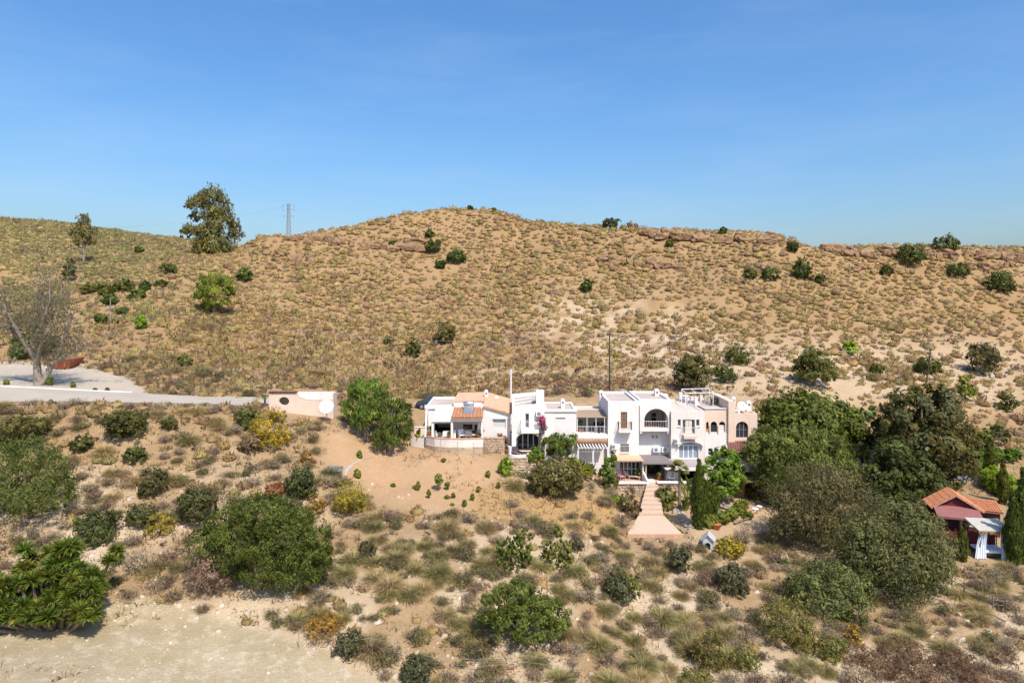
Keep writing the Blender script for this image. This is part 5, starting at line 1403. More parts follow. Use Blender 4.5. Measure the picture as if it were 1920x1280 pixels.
for a_, b_ in zip(kp[:-1], kp[1:]):
    q = []
    for px in (a_, b_):
        D_ = float(np.interp(px, rp, fD)) + .12
        for dd in (0, .2): q.append((X(px, D_ + dd), D_ + dd, float(ground(X(px, D_), D_))))
    mb.hexa([Vector(q[0]) - Vector((0, 0, .1)), Vector(q[2]) - Vector((0, 0, .1)), Vector(q[3]) - Vector((0, 0, .1)), Vector(q[1]) - Vector((0, 0, .1))], [Vector(q[i]) + Vector((0, 0, .12)) for i in (0, 2, 3, 1)])
tag(mb.build('kerb', whitep), 'white-painted raised kerb between road and parking', 'kerb', kind='structure')
r_ = np.random.default_rng(8)
t = thing('stone_border', 'line of pale stones edging the back of the gravel parking', 'stones', hit(100, 684))
for px, py in [(q, float(np.interp(q, [0, 110, 150, 205], [681, 682, 684, 694]))) for q in np.arange(2, 208, 6.5)]:
    if 98 < px < 148: continue
    b = hit(px, py); stone(t, b, r_.uniform(.4, .75), r_.uniform(.35, .6), r_.uniform(.3, .55), palestone, r_)
# skip
b = hit(124, 690); s = b.y / FPX
t = thing('skip_container', 'rust-red open skip parked behind the half-bare tree', 'skip', b)
hw, bw, dp, hh = 23 * s, 14 * s, 1.5, 1.35
mb = MB(); o_ = [(-bw, -dp * .6, .15), (bw, -dp * .6, .15), (bw, dp * .6, .15), (-bw, dp * .6, .15)]; u_ = [(-hw, -dp, hh), (hw, -dp, hh), (hw, dp, hh), (-hw, dp, hh)]
for k in range(4):
    a_, c_, d_, e_ = [b + Vector(v) for v in (o_[k], o_[(k + 1) % 4], u_[(k + 1) % 4], u_[k])]
    nn_ = (c_ - a_).cross(e_ - a_).normalized() * .05
    mb.hexa([a_, c_, d_, e_], [a_ - nn_, c_ - nn_, d_ - nn_, e_ - nn_])
mb.hexa([b + Vector(v) - Vector((0, 0, .06)) for v in o_], [b + Vector(v) for v in o_]); mb.build('body', skipm, t)
mb = MB()
for k in range(4): mb.tube([b + Vector(u_[k]), b + Vector(u_[(k + 1) % 4])], .06, 6)
mb.build('rim', skipm, t)
for sx in (-1, 1):
    MB().box(b.x + sx * bw * .55 - .06, b.x + sx * bw * .55 + .06, b.y - dp * .83, b.y - dp * .7, b.z + .2, b.z + hh - .1).build('rib', skipm, t)
    MB().box(b.x + sx * bw * .7 - .1, b.x + sx * bw * .7 + .1, b.y - dp * .6, b.y + dp * .6, b.z - .02, b.z + .09).build('runner', skipm, t)

# ------------------------------------------------------------------ peach utility building with round opening
f = Fr(75.2); z0 = f.z(785)
t = thing('utility_building', 'low peach building with round opening at the end of the road', 'building', (f.x(565), f.D, z0))
shell(t, f, 505, 625, 737, z0, 76.6, [f.op('round', 523, 542, 744, 759.5)], peach2, roofm, .12)
mb = MB()
for i in range(17):
    xa = f.x(503.5 + i * 3.15); mb.lathe((xa + .09, f.D - .12, f.z(735.5)), [(.085, 0), (.085, .55), (.06, .55), (.06, 0)], 8, (0, 1, .12))
mb.build('tile_coping', tilebrown, t)
mb = MB(); q = [(557,735.5),(580,734),(622,733.6),(624,749),(606,749.6),(588,750),(572,748),(561,744)]
mb.prism([(f.x(a_), f.z(b_)) for a_, b_ in q], f.D - .03, f.D - .004); mb.build('plaster_patch', white, t)
MB().box(f.x(536) , f.x(540), 75.9, 76.1, z0, f.z(745)).build('inner_pillar', darkwood, t)
dish(612, 763, 73.6, 14.2 * 73.6 / FPX, 'large white satellite dish in front of the peach utility building', .55)

# ------------------------------------------------------------------ bungalow
f = Fr(74.0); z0 = f.z(838); fl = zrow(823, 72.5)
t = thing('bungalow', 'white bungalow with tiled gable roof and covered terrace', 'house', (f.x(880), f.D, z0))
# gable wing
x0, xr, x1, y1 = f.x(906), f.x(906), f.x(957), 84.0
zr, ze = f.z(761), f.z(775)
sh = f.op('rect', 925, 948, 785, 803)
mb = MB(); facade(mb, x0, x1, z0, ze, 74, .25, [sh]); mb.poly([(x0, 74, ze), (x1, 74, ze), (x0, 74, zr)]); mb.poly([(x0, 74.25, ze), (x1, 74.25, ze), (x0, 74.25, zr)])
mb.box(x1 - .25, x1, 74.25, y1, z0, ze); mb.box(x0, x0 + .25, 74.25, y1, z0, zr - .1); mb.box(x0 + .25, x1 - .25, y1 - .25, y1, z0, ze); mb.build('gable_wall', white, t)
w = shutter(t, f, 925.3, 947.7, 785.3, 802.7, blind, .1, 'roller_shutter')
MB().box(f.x(924), f.x(949), 73.86, 74.06, f.z(784.9), f.z(783.6)).build('shutter_box', white, t)
rs = tile_roof(t, (x0, 73.8, zr + .06), (x0, y1 + .2, zr + .06), (x1 + .1, y1 + .2, ze + .0), (x1 + .1, 73.8, ze + .0), tilepale, name='roof')
tile_roof(t, (x0 - .02, y1 + .2, zr + .06), (x0 - .02, 77.2, zr + .06), (f.x(846), 77.2, f.z(761.5)), (f.x(846), y1 + .2, f.z(761.5)), tilepale, name='roof')
MB().prism([(f.x(846), f.z(772)), (x0 - .26, f.z(772)), (x0 - .26, zr - .1), (f.x(846), f.z(762.5))], 77.0, 77.15).build('clerestory', white, t)
MB().box(x0 - .25, x0 - .005, 74.3, 77.2, fl, f.z(764)).build('side_wall', white, t)
chimney(t, Fr(80), 908.5, 914.5, 731, 748, .55); chimney(t, Fr(81), 928, 934.5, 743, 752, .5)
# flat wing with the terrace room
f2 = Fr(75.4)
ops = [f2.op('rect', 815, 846, 794, 822), f2.op('rect', 868, 886, 795, 822), f2.op('rect', 889, 902, 795, 822)]
shell(t, f2, 797, 905.6, 763, z0, 83.5, ops, white, roofm, .25)
MB().box(f2.x(796.4), f2.x(848), 75.25, 75.38, f2.z(766), f2.z(758.6)).build('parapet', white, t)
window(t, f2, 868.2, 885.8, 795.2, 821.8, 2, 1, .14, .06, darkwood, sill=False, kind='glass_door'); window(t, f2, 889.2, 901.8, 795.2, 821.8, 1, 2, .14, sill=False)
MB().box(f2.x(815), f2.x(846), 79.0, 79.1, fl, f2.z(794)).build('inner_wall', white2, t)
# terrace floor slab, posts, beam, lean-to roof, awning
TFL = True
for px in (811.5, 847.5, 904): MB().box(X(px - 2, 72), X(px + 2, 72), 71.8, 72.1, fl + .002, zrow(790, 72)).build('post', white, t)
MB().box(X(846, 72), X(906, 72), 71.75, 72.15, zrow(789.6, 72), zrow(784, 72)).build('beam', white, t)
tile_roof(t, (X(846.5, 72), 75.35, zrow(763.5, 75.35)), (X(905.3, 72), 75.35, zrow(763.5, 75.35)), (X(905.3, 72), 71.5, zrow(783, 71.5)), (X(846.5, 72), 71.5, zrow(783, 71.5)), tilem, .34, name='lean_to_roof')
awning(t, 809.5, 846, 75.3, 766.5, 71.7, 789, canv_c, .08)
MB().hexa([(X(797.5, 74), 75.39, fl), (X(797.5, 74), 73.2, fl), (X(797.5, 74), 74.4, zrow(767, 74.4)), (X(797.5, 74), 75.39, zrow(767, 75.39))], [(X(800.5, 74), 75.39, fl), (X(800.5, 74), 73.2, fl), (X(800.5, 74), 74.4, zrow(767, 74.4)), (X(800.5, 74), 75.39, zrow(767, 75.39))]).build('wing_wall', white, t)
# solar heater on the lean-to
sh_ = thing('solar_heater', 'solar water heater with silver tank on the lean-to tile roof', 'solar heater', W(878, 770, 73.6))
za, zb = zrow(764.5, 74.4) + .25, zrow(777, 72.8) + .2
MB().slab([(X(868.5, 73), 72.8, zb), (X(887.5, 73), 72.8, zb), (X(887.5, 73), 74.4, za), (X(868.5, 73), 74.4, za)], .07).build('panel', greym, sh_)
MB().lathe((X(867.5, 74), 74.6, za + .2), [(0, 0), (.2, .03), (.25, .08), (.25, 1.08), (.2, 1.13), (0, 1.16)], 16, (1, 0, 0)).build('tank', chrome, sh_, smooth=True)
for px in (869, 887): MB().tube([(X(px, 73.6), 74.5, za + .2), (X(px, 73.6), 74.5, za - .5)], .025).build('stand', greym, sh_)
# front terrace wall (gently curved), stone base
mb = MB(); cpb = MB(); pts = [(796, 72.3), (815, 71.2), (840, 70.7), (870, 70.6), (906, 70.9)]
zt = zrow(823, 70.7)
P5 = []
for k in range(25):
    px = 796 + 110 * k / 24; D_ = float(np.interp(px, [q[0] for q in pts], [q[1] for q in pts])); P5.append((X(px, 71), D_))
for (xa, ya), (xb, yb) in zip(P5[:-1], P5[1:]):
    mb.hexa([(xa, ya, z0 - 1.6), (xb, yb, z0 - 1.6), (xb, yb + .25, z0 - 1.6), (xa, ya + .25, z0 - 1.6)], [(xa, ya, zt), (xb, yb, zt), (xb, yb + .25, zt), (xa, ya + .25, zt)])
    cpb.hexa([(xa, ya - .04, zt + .003), (xb, yb - .04, zt + .003), (xb, yb + .3, zt + .003), (xa, ya + .3, zt + .003)], [(xa, ya - .04, zt + .07), (xb, yb - .04, zt + .07), (xb, yb + .3, zt + .07), (xa, ya + .3, zt + .07)])
fb_ = MB()
for (xa, ya), (xb, yb) in zip(P5[:-1], P5[1:]): fb_.hexa([(xa, ya + .252, fl - .25), (xb, yb + .252, fl - .25), (xb, 75.39, fl - .25), (xa, 75.39, fl - .25)], [(xa, ya + .252, fl), (xb, yb + .252, fl), (xb, 75.39, fl), (xa, 75.39, fl)])
fb_.build('terrace_floor', tilepale, t)
wl = thing('terrace_wall', 'long curved white wall with terracotta coping below the bungalow', 'wall', (X(850, 71), 71, z0))
mb.build('wall', white2, wl)
ft = MB()
for (xa, ya), (xb, yb) in zip(P5[:-1], P5[1:]): ft.hexa([(xa, ya - .14, z0 - 1.7), (xb, yb - .14, z0 - 1.7), (xb, yb - .004, z0 - 1.7), (xa, ya - .004, z0 - 1.7)], [(xa, ya - .14, zrow(838.5, 70.6)), (xb, yb - .14, zrow(838.5, 70.6)), (xb, yb - .004, zrow(837.8, 70.6)), (xa, ya - .004, zrow(837.8, 70.6))])
ft.build('footing', stonem, wl); cpb.build('coping', tilepale, wl)
MB().hexa([(X(770, 73), 73.2, zrow(835, 73.2)), (X(796, 73), 72.5, zrow(845, 72.5)), (X(796, 73), 72.9, zrow(845, 72.9)), (X(770, 73), 73.6, zrow(835, 73.6))], [(X(770, 73), 73.2, zrow(817, 73.2)), (X(796, 73), 72.5, zrow(822, 72.5)), (X(796, 73), 72.9, zrow(822, 72.9)), (X(770, 73), 73.6, zrow(817, 73.6))]).build('side_wall', white2, wl)
gw = thing('garden_wall', 'short peach garden wall with slit at the end of the bungalow terrace', 'wall', (X(788, 73.5), 73.8, fl))
gf = Fr(73.6); mb = MB(); facade(mb, gf.x(777), gf.x(799), zrow(830, 73.6), gf.z(801), 73.6, .25, [gf.op('rect', 785.5, 787, 806, 813)]); mb.build('wall', peach2, gw); MB().box(gf.x(776.6), gf.x(799.4), 73.55, 73.9, gf.z(801) + .002, gf.z(800)).build('coping', white, gw)
stonewall('stone_wall', 'rubble stone base under the bungalow gable', X(906, 72.5), X(946, 72.5), 72.6, zrow(846, 72.6), zrow(820, 72.6))
# terrace furniture
def chair(px, D, z, label, mat, rot=0, w=.62, name='armchair', cush=None):
    c = Vector((X(px, D), D, z)); t_ = thing(name, label, 'chair', c); ORG[t_.name] = Vector((0, 0, 0))
    MB().box(-w / 2 + .05, w / 2 - .05, -.28, .26, .36, .44).build('seat', cush or mat, t_); MB().hexa([(-w / 2, .26, .3), (w / 2, .26, .3), (w / 2, .32, .3), (-w / 2, .32, .3)], [(-w / 2, .38, .92), (w / 2, .38, .92), (w / 2, .44, .92), (-w / 2, .44, .92)]).build('backrest', mat, t_)
    for sx in (-1, 1):
        MB().box(sx * w / 2 - .03, sx * w / 2 + .03, -.3, .3, .6, .65).build('armrest', mat, t_)
        for yy in (-.27, .24): MB().box(sx * w / 2 - .025, sx * w / 2 + .025, yy, yy + .05, 0, .6).build('leg', mat, t_)
    t_.rotation_euler[2] = rot; return t_
chair(818, 72.9, fl, 'white armchair nearest the awning post of the bungalow terrace', whitep, 2.6)
chair(836, 72.6, fl, 'white covered armchair in the middle of the bungalow terrace', whitep, 3.4, .75)
chair(866, 72.8, fl, 'white dining chair beside the terrace table', whitep, .4)
chair(880, 72.6, fl, 'grey dining chair in front of the terrace table', greym, 3.0)
def table(px, D, z, w, d, h, label, mat, name='table'):
    c = Vector((X(px, D), D, z)); t_ = thing(name, label, 'table', c); ORG[t_.name] = Vector((0, 0, 0))
    MB().box(-w / 2, w / 2, -d / 2, d / 2, h - .05, h).build('table_top', mat, t_)
    for sx in (-1, 1):
        for sy in (-1, 1): MB().box(sx * (w / 2 - .08) - .03, sx * (w / 2 - .08) + .03, sy * (d / 2 - .08) - .03, sy * (d / 2 - .08) + .03, 0, h - .05).build('leg', mat, t_)
    return t_
table(874, 73.6, fl, 1.6, .9, .74, 'white dining table on the bungalow terrace', whitep)
def pot(px, D, z, r, h, label, mat=None, plant=None, name='flower_pot', dy=0):
    c = Vector((X(px, D), D, z)); t_ = thing(name, label, 'pot', c)
    MB().lathe(c, [(0, 0), (r * .68, 0), (r * .95, h * .85), (r * 1.08, h * .86), (r * 1.08, h), (r * .9, h), (r * .88, h * .8), (0, h * .8)], 14).build('pot', mat or terra, t_, smooth=True)
    if plant:
        V, F, cl = crown([(0, 0, h + plant * .45, plant * .5, plant * .5, plant * .5)], 14, 14, .09, G_MID, .5, seed=nseed()); place('plant', mesh_np('plant', V, F, M_LEAF, cl), t_)
    return t_
pot(807, 72.4, fl, .34, .75, 'tall terracotta planter on the bungalow terrace', None, .7)
pot(843, 72.1, fl, .22, .5, 'small terracotta pot between the terrace chairs', None, .4)
pot(900, 72.3, fl, .3, .45, 'potted green plant at the last terrace post', None, .8)
c_ = thing('cabinet', 'small white cabinet standing by the middle terrace post', 'cabinet', (X(851, 72.6), 72.6, fl)); f3 = Fr(72.6)
MB().box(f3.x(847.5), f3.x(854.5), 72.6, 73.0, fl, fl + .85).build('body', whitep, c_, bevel=.02); MB().box(f3.x(847), f3.x(855), 72.55, 73.05, fl + .852, fl + .9).build('top', whitep, c_); MB().box(f3.x(850.8), f3.x(851.2), 72.58, 72.598, fl + .1, fl + .8).build('door_gap', greym, c_)
c_ = thing('folded_parasol', 'folded white parasol leaning at the end of the bungalow terrace', 'parasol', (X(899, 72.8), 72.8, fl))
MB().tube([(X(899, 72.8), 72.8, fl), (X(898, 72.8), 72.8, fl + 1.75)], .03).build('pole', whitep, c_); MB().lathe((X(898.7, 72.8), 72.8, fl + .55), [(.2, 0), (.24, .3), (.16, .8), (.03, 1.25)], 10, (-.06, 0, 1)).build('canopy', whitep, c_, smooth=True); MB().lathe((X(899, 72.8), 72.8, fl + .002), [(.28, 0), (.28, .08), (0, .08)], 12).build('base', greym, c_)
c_ = thing('rattan_sofa', 'dark rattan sofa on the bungalow terrace', 'sofa', (X(889, 72.6), 72.6, fl)); x_ = X(889, 72.6)
MB().box(x_ - .7, x_ + .7, 72.4, 73.0, fl, fl + .38).build('seat', darkwood, c_, bevel=.03); MB().box(x_ - .7, x_ + .7, 73.0, 73.15, fl, fl + .8).build('backrest', darkwood, c_, bevel=.03)
for sx in (-1, 1): MB().box(x_ + sx * .63 - .07, x_ + sx * .63 + .07, 72.38, 72.99, fl + .382, fl + .58).build('armrest', darkwood, c_)
MB().box(x_ - .55, x_ + .55, 72.42, 72.98, fl + .384, fl + .5).build('cushion', curt, c_, bevel=.04)

# ------------------------------------------------------------------ two-storey white house with the bougainvillea
f = Fr(73.0); z0 = f.z(846)
t = thing('two_storey_house', 'narrow two-storey white house with arched porch and bougainvillea', 'house', (f.x(990), f.D, z0)); houseB = t
x0, x1, y1 = f.x(960), f.x(1021), 80.0
zl, zr_ = f.z(762), f.z(756)
ops = [f.op('rect', 985, 991.5, 775, 802), f.op('arch', 967, 1012, 812, 845, 14)]
mb = MB(); facade(mb, x0, x1, z0, zl, 73, .28, ops); mb.prism([(x0, zl + .002), (x1, zl + .002), (x1, zr_), (x0, zl + .01)], 73, 73.28)
mb.box(x0, x0 + .25, 73.28, y1, z0, zl + .1); mb.box(x1 - .25, x1, 73.28, y1, z0, zr_ + .05); mb.box(x0 + .25, x1 - .25, y1 - .25, y1, z0, f.z(756))
mb.build('wall', white, t)
zb0, zb1 = zrow(745, y1), zrow(739.5, y1)
MB().slab([(x0 + .25, 73.29, zl - .25), (x1 - .25, 73.29, zr_ - .3), (x1 - .25, y1 - .25, zr_ - .02), (x0 + .25, y1 - .25, zl - .02)], .2).build('roof', roofm, t)
MB().hexa([(x0, y1, zl), (x1, y1, zr_), (x1, y1 + .25, zr_), (x0, y1 + .25, zl)], [(x0, y1, zl + .34), (x1, y1, zr_ + .3), (x1, y1 + .25, zr_ + .3), (x0, y1 + .25, zl + .34)]).build('rear_parapet', white, t)
for k, yy in enumerate((75.4, 77.6)): MB().slab([(x0 + .26, yy, zl - .06 + k * .06), (x1 - 1.2, yy, zr_ - .12 + k * .06), (x1 - 1.2, yy + .2, zr_ - .1 + k * .06), (x0 + .26, yy + .2, zl - .05 + k * .06)], .1).build('roof_ridge', white2, t)
MB().box(x1 - .85, x1 - .005, 74.0, 75.6, zr_ - .4, f.z(736)).build('stair_block', white, t); chimney(t, Fr(76), 1008, 1012.5, 737, 752, .5)
window(t, f, 985.2, 991.3, 775.2, 801.8, 1, 2, .12, .05, whitep, kind='french_window', sill=False)
shutter(t, f, 976, 984.8, 774.5, 802, whitep); shutter(t, f, 992, 1001, 774.5, 802, whitep)
MB().box(f.x(976.5), f.x(1010), 72.1, 72.995, f.z(809.5), f.z(804)).build('balcony', white, t, bevel=.02)
railing(t, [(f.x(977), 72.98, f.z(804)), (f.x(977), 72.15, f.z(804)), (f.x(1009.5), 72.15, f.z(804)), (f.x(1009.5), 72.98, f.z(804))], .9, whitep)
fb = Fr(74.6); window(t, fb, 970, 1010, 811, 845.5, 4, 1, 0, .1, whitep, kind='glass_door', sill=False)
MB().box(f.x(966), f.x(1014), 73.29, 74.7, z0 - .1, z0 + .0).build('porch_floor', tilepale, t); MB().box(f.x(967), f.x(967.5), 73.3, 74.6, z0, f.z(826)).build('porch_side', white, t)
MB().box(f.x(959.2), f.x(968), 72.6, 72.99, z0 - .8, f.z(812)).build('buttress', white, t, bevel=.04)
ac_unit(1012, 774.5, 73, 'air conditioner beside the bougainvillea balcony')
b = Vector((f.x(1017), 72.6, f.z(842)))
r_ = np.random.default_rng(44)
vine = tube_path([(0, 0, -.3), (-.3, 0, 1.2), (-.1, .1, 2.4), (-.5, 0, 3.2)], [.06, .05, .04, .02])
cr = crown([(-.1, 0, 2.75, .45, .3, .45), (-.2, 0, 1.6, .3, .25, .7), (.25, 0, 2.2, .3, .25, .4)], 40, 18, .085, ((.10,.09,.05),(.2,.15,.1),(.3,.24,.18)), .4, .5, seed=5)
fl_ = crown([(.0, -.1, 3.15, .28, .25, .5), (-.55, -.1, 2.9, .25, .2, .25), (.15, -.1, 2.55, .22, .2, .3)], 26, 18, .085, ((.42,.02,.09),(.55,.04,.14),(.62,.1,.22)), .45, .6, seed=6)
build('bougainvillea', 'magenta bougainvillea climbing the corner of the two-storey house', 'vine', b, [('stem', vine, M_BARK), ('foliage', cr, M_LEAF), ('flowers', fl_, M_LEAF)])
# round terrace in front
t = thing('round_terrace', 'round white parapet terrace in front of the arched porch', 'terrace', (f.x(970), 71, z0))
c = Vector((f.x(971), 71.6)); mb = MB(); n = 20
for k in range(n):
    a0, a1 = math.pi * (1.0 + k / n * 1.0), math.pi * (1.0 + (k + 1) / n * 1.0)
    def Q(a_, r, z): return (c.x + r * 1.02 * math.cos(a_), c.y + r * math.sin(a_), z)
    h = z0 + (.15 if k > 3 else .9)
    mb.hexa([Q(a0, 1.05, z0 - 1.2), Q(a1, 1.05, z0 - 1.2), Q(a1, .85, z0 - 1.2), Q(a0, .85, z0 - 1.2)], [Q(a0, 1.05, h), Q(a1, 1.05, h), Q(a1, .85, h), Q(a0, .85, h)])
mb.build('parapet', white, t); MB().box(f.x(953), f.x(1010), 71.2, 73.2, z0 - .5, z0 - .11).build('floor', tilepale, t)
def lounger(px, D, z, rot, label, mat):
    t_ = thing('sun_lounger', label, 'sun lounger', (X(px, D), D, z)); ORG[t_.name] = Vector((0, 0, 0))
    MB().box(-.3, .3, -.9, .35, .3, .36).build('bed', mat, t_); MB().hexa([(-.3, .36, .3), (.3, .36, .3), (.3, .36, .36), (-.3, .36, .36)], [(-.3, .9, .72), (.3, .9, .72), (.3, .88, .78), (-.3, .88, .78)]).build('backrest', mat, t_)
    for sx in (-.26, .26):
        for sy in (-.8, .3): MB().box(sx - .025, sx + .025, sy - .025, sy + .025, 0, .298).build('leg', mat, t_)
    t_.rotation_euler[2] = rot; return t_
lounger(967, 71.9, z0 - .11, .5, 'dark sun lounger nearest the porch on the round terrace', greym); lounger(974, 71.7, z0 - .11, .7, 'dark sun lounger nearest the rim of the round terrace', darkwood)
stonewall('stone_wall', 'rubble retaining wall under the round terrace', X(953, 70.4), X(990, 70.4), 70.4, zrow(876, 70.4), zrow(858, 70.4))
for k in range(7):
    pass
st = thing('stone_steps', 'rough stone steps climbing beside the round olive tree', 'steps', hit(972, 900))
r_ = np.random.default_rng(31)
for k in range(11):
    px = 988 - k * 2.6; py = 862 + k * 5
    b = hit(px, py)
    for j in range(3): stone(st, b + Vector((-.8 + j * .75, 0, .05)), r_.uniform(.7, .95), .5, .3, stonem, r_)

# ------------------------------------------------------------------ middle white house with the reed pergola terrace
f = Fr(74.0); z0 = f.z(880)
t = thing('pergola_house', 'low white house block with roof terrace under a reed pergola', 'house', (f.x(1075), f.D, z0))
shell(t, f, 1021.3, 1081, 769, z0, 80, [f.op('rect', 1042, 1060, 783, 785.5), f.op('rect', 1058, 1066, 836, 862)], white, roofm, .12)
MB().box(f.x(1020.5), f.x(1082), 73.86, 74.3, f.z(771.5) , f.z(769) + .06).build('coping', white, t)
MB().box(f.x(1042), f.x(1060), 74.1, 74.14, f.z(785.5), f.z(783)).build('slit_pane', glass, t)
MB().box(f.x(1058), f.x(1066), 74.15, 74.2, z0, f.z(836)).build('door', bglass, t)
chimney(t, Fr(76), 1052, 1059, 748, 767, .7)
f2 = Fr(78.2); shell(t, f2, 1080, 1136, 767, f2.z(830), 80.5, [f2.op('rect', 1112, 1124, 790, 814)], white2, roofm, .15, name='rear_wall')
window(t, f2, 1112.2, 1123.8, 790.2, 813.8, 2, 1, .14, .06, whitep, kind='glass_door', sill=False)
MB().box(f.x(1081.1), f.x(1139), 73.7, 78.19, f.z(821), f.z(814)).build('terrace_slab', white, t)
f3 = Fr(74.7); mb = MB(); facade(mb, f3.x(1081.2), f3.x(1139), z0 - .6, f.z(821.2), 74.7, .3, []); mb.build('lower_wall', white, t)
mb = MB()
for k in range(40):
    u0 = k / 40; xa, xb = X(1082, 74.2) , X(1136, 76)
    y0_, y1_ = 74.2 + 3.9 * u0, 74.2 + 3.9 * (u0 + .021); z_ = f.z(783) + (zrow(768.5, 78.1) - f.z(783)) * u0
    mb.slab([(xa + rng.uniform(-.12, .1), y0_, z_ + rng.uniform(-.02, .02)), (xb + rng.uniform(-.1, .12), y0_, z_ + rng.uniform(-.02, .02)), (xb, y1_, z_ + .02), (xa, y1_, z_ + .02)], .02)
mb.build('reed_roof', reed, t)
for px in (1083, 1101, 1118, 1134): MB().tube([(f.x(px), 74.25, f.z(814)), (f.x(px), 74.25, f.z(783))], .035).build('post', whitep, t)
for px in (1083, 1101, 1118, 1134): MB().tube([(f.x(px), 74.2, f.z(783.5)), (f.x(px), 78.1, zrow(769.5, 78.1))], .04).build('rafter', brownwood, t)
railing(t, [(f.x(1082), 73.9, f.z(814)), (f.x(1136), 73.9, f.z(814))], .85, whitep, .3)
# lower pergola
lp = thing('pergola', 'white lower pergola whose beams stripe the wall with shadow', 'pergola', (f.x(1108), 72, z0))
for k in range(10):
    xa = f.x(1081 + k * 5.6); MB().box(xa - .05, xa + .05, 71.7, 74.69, f.z(831), f.z(828.6)).build('beam', white, lp)
MB().box(f.x(1079), f.x(1137), 72.0, 72.14, f.z(833.4), f.z(831.1)).build('front_beam', white, lp)
for px in (1080.5, 1108, 1135): MB().box(f.x(px) - .08, f.x(px) + .08, 71.99, 72.15, z0 - 1.2, f.z(833.5)).build('post', white, lp)
tile_roof(lp, (f.x(1081), 73.65, f.z(821)), (f.x(1137), 73.65, f.z(821)), (f.x(1137), 73.1, f.z(825)), (f.x(1081), 73.1, f.z(825)), tilepale, .3, 'tile_edging')
pot(1089, 75.4, f.z(814), .25, .4, 'potted palm on the reed-shaded roof terrace', None, .9); 
tb = table(1128, 75.2, f.z(814), .9, .7, .7, 'dark table at the shaded end of the roof terrace', darkwood); chair(1124, 74.9, f.z(814), 'dark chair beside the roof terrace table', darkwood, .8); chair(1131, 76.0, f.z(814), 'dark chair tucked behind the roof terrace table', darkwood, -.4)

# ------------------------------------------------------------------ tall three-storey house
f = Fr(74.0); z0 = 10.2; zf = 11.0
t = thing('three_storey_house', 'tall three-storey white house with big arched loggia', 'house', (f.x(1195), f.D, z0))
ops = [f.op('rect', 1164, 1176, 772, 803), f.op('rect', 1163, 1179.5, 832, 848), f.op('rect', 1162, 1200, 865, 893)]
shell(t, f, 1140, 1198, 752, z0, 82.0, ops, white, roofm, .22)
shutter(t, f, 1164.2, 1175.8, 772.2, 802.8, brownwood, .08, 'door_shutter')
MB().box(f.x(1158), f.x(1183), 73.15, 73.995, f.z(808.5), f.z(803.6)).build('balcony', white, t, bevel=.02)
railing(t, [(f.x(1158.5), 73.98, f.z(803.6)), (f.x(1158.5), 73.2, f.z(803.6)), (f.x(1182.5), 73.2, f.z(803.6)), (f.x(1182.5), 73.98, f.z(803.6))], .82, brownwood, .12)
window(t, f, 1163.2, 1179.3, 832.2, 847.8, 2, 1, .12, .07, brownwood); railing(t, [(f.x(1161.5), 73.75, f.z(848.5)), (f.x(1180.5), 73.75, f.z(848.5))], .8, whitep, .12, 'window_grille')
window(t, f, 1162.2, 1199.8, 865.2, 892.8, 5, 2, .1, .09, whitep, sill=False, kind='glazed_front')
chimney(t, Fr(79.0), 1124, 1132, 732.5, 747, .8)
# right-hand bays: main face set back, loggia bay projecting
f2 = Fr(75.0); lo = f2.op('rect', 1206, 1254, 764, 803.5); gd = f2.op('rect', 1209, 1250, 866, 893)
shell(t, f2, 1198.2, 1258, 748.5, z0, 81.8, [lo, gd, f2.op('rect', 1222, 1226.5, 815, 821), f2.op('rect', 1229, 1233.5, 815, 821)], white, roofm, .2, name='bay_wall')
for a_ in (1222, 1229): window(t, f2, a_ + .2, a_ + 4.3, 815.2, 820.8, 1, 1, .08, .03, sill=False, kind='vent_window', gl=bglass)
fb = Fr(73.9); mb = MB(); facade(mb, fb.x(1199.5), fb.x(1256), fb.z(808.5), fb.z(759.5), 73.9, .28, [fb.op('arch', 1208, 1253, 766, 803, 22)])
mb.box(fb.x(1199.5), fb.x(1199.5) + .25, 74.18, 74.99, fb.z(808.5), fb.z(759.5)); mb.box(fb.x(1256) - .25, fb.x(1256), 74.18, 74.99, fb.z(808.5), fb.z(759.5))
mb.box(fb.x(1199.5) + .25, fb.x(1256) - .25, 74.18, 74.99, fb.z(762.5), fb.z(760.5)); mb.build('loggia_front', white, t)
MB().box(fb.x(1199.5) + .25, fb.x(1256) - .25, 74.18, 78.2, fb.z(808.3), fb.z(803.6)).build('loggia_floor', tilepale, t)
for px in (1200, 1251.5): MB().box(fb.x(px), fb.x(px + 4), 73.95, 74.99, fb.z(812.5), fb.z(808.6)).build('corbel', white, t)
MB().box(f2.x(1204), f2.x(1256), 78.2, 78.4, f2.z(806), f2.z(760)).build('loggia_back', white2, t); MB().box(f2.x(1204), f2.x(1256), 75.26, 78.2, f2.z(762.5), f2.z(760)).build('loggia_ceiling', white2, t)
for a_, b_ in ((1205.5, 1206), (1254, 1254.5)): MB().box(f2.x(a_), f2.x(b_), 75.26, 78.2, f2.z(806), f2.z(762.5)).build('loggia_side', white2, t)
f4 = Fr(78.1); window(t, f4, 1220, 1231, 772, 802.5, 1, 3, 0, .1, whitep, sill=False, kind='loggia_door')
railing(t, [(fb.x(1208), 74.0, fb.z(803)), (fb.x(1253), 74.0, fb.z(803))], .75, whitep, .25)
tb = table(1214, 76, fb.z(803.5), .8, .6, .5, 'low table inside the arched loggia', curt)
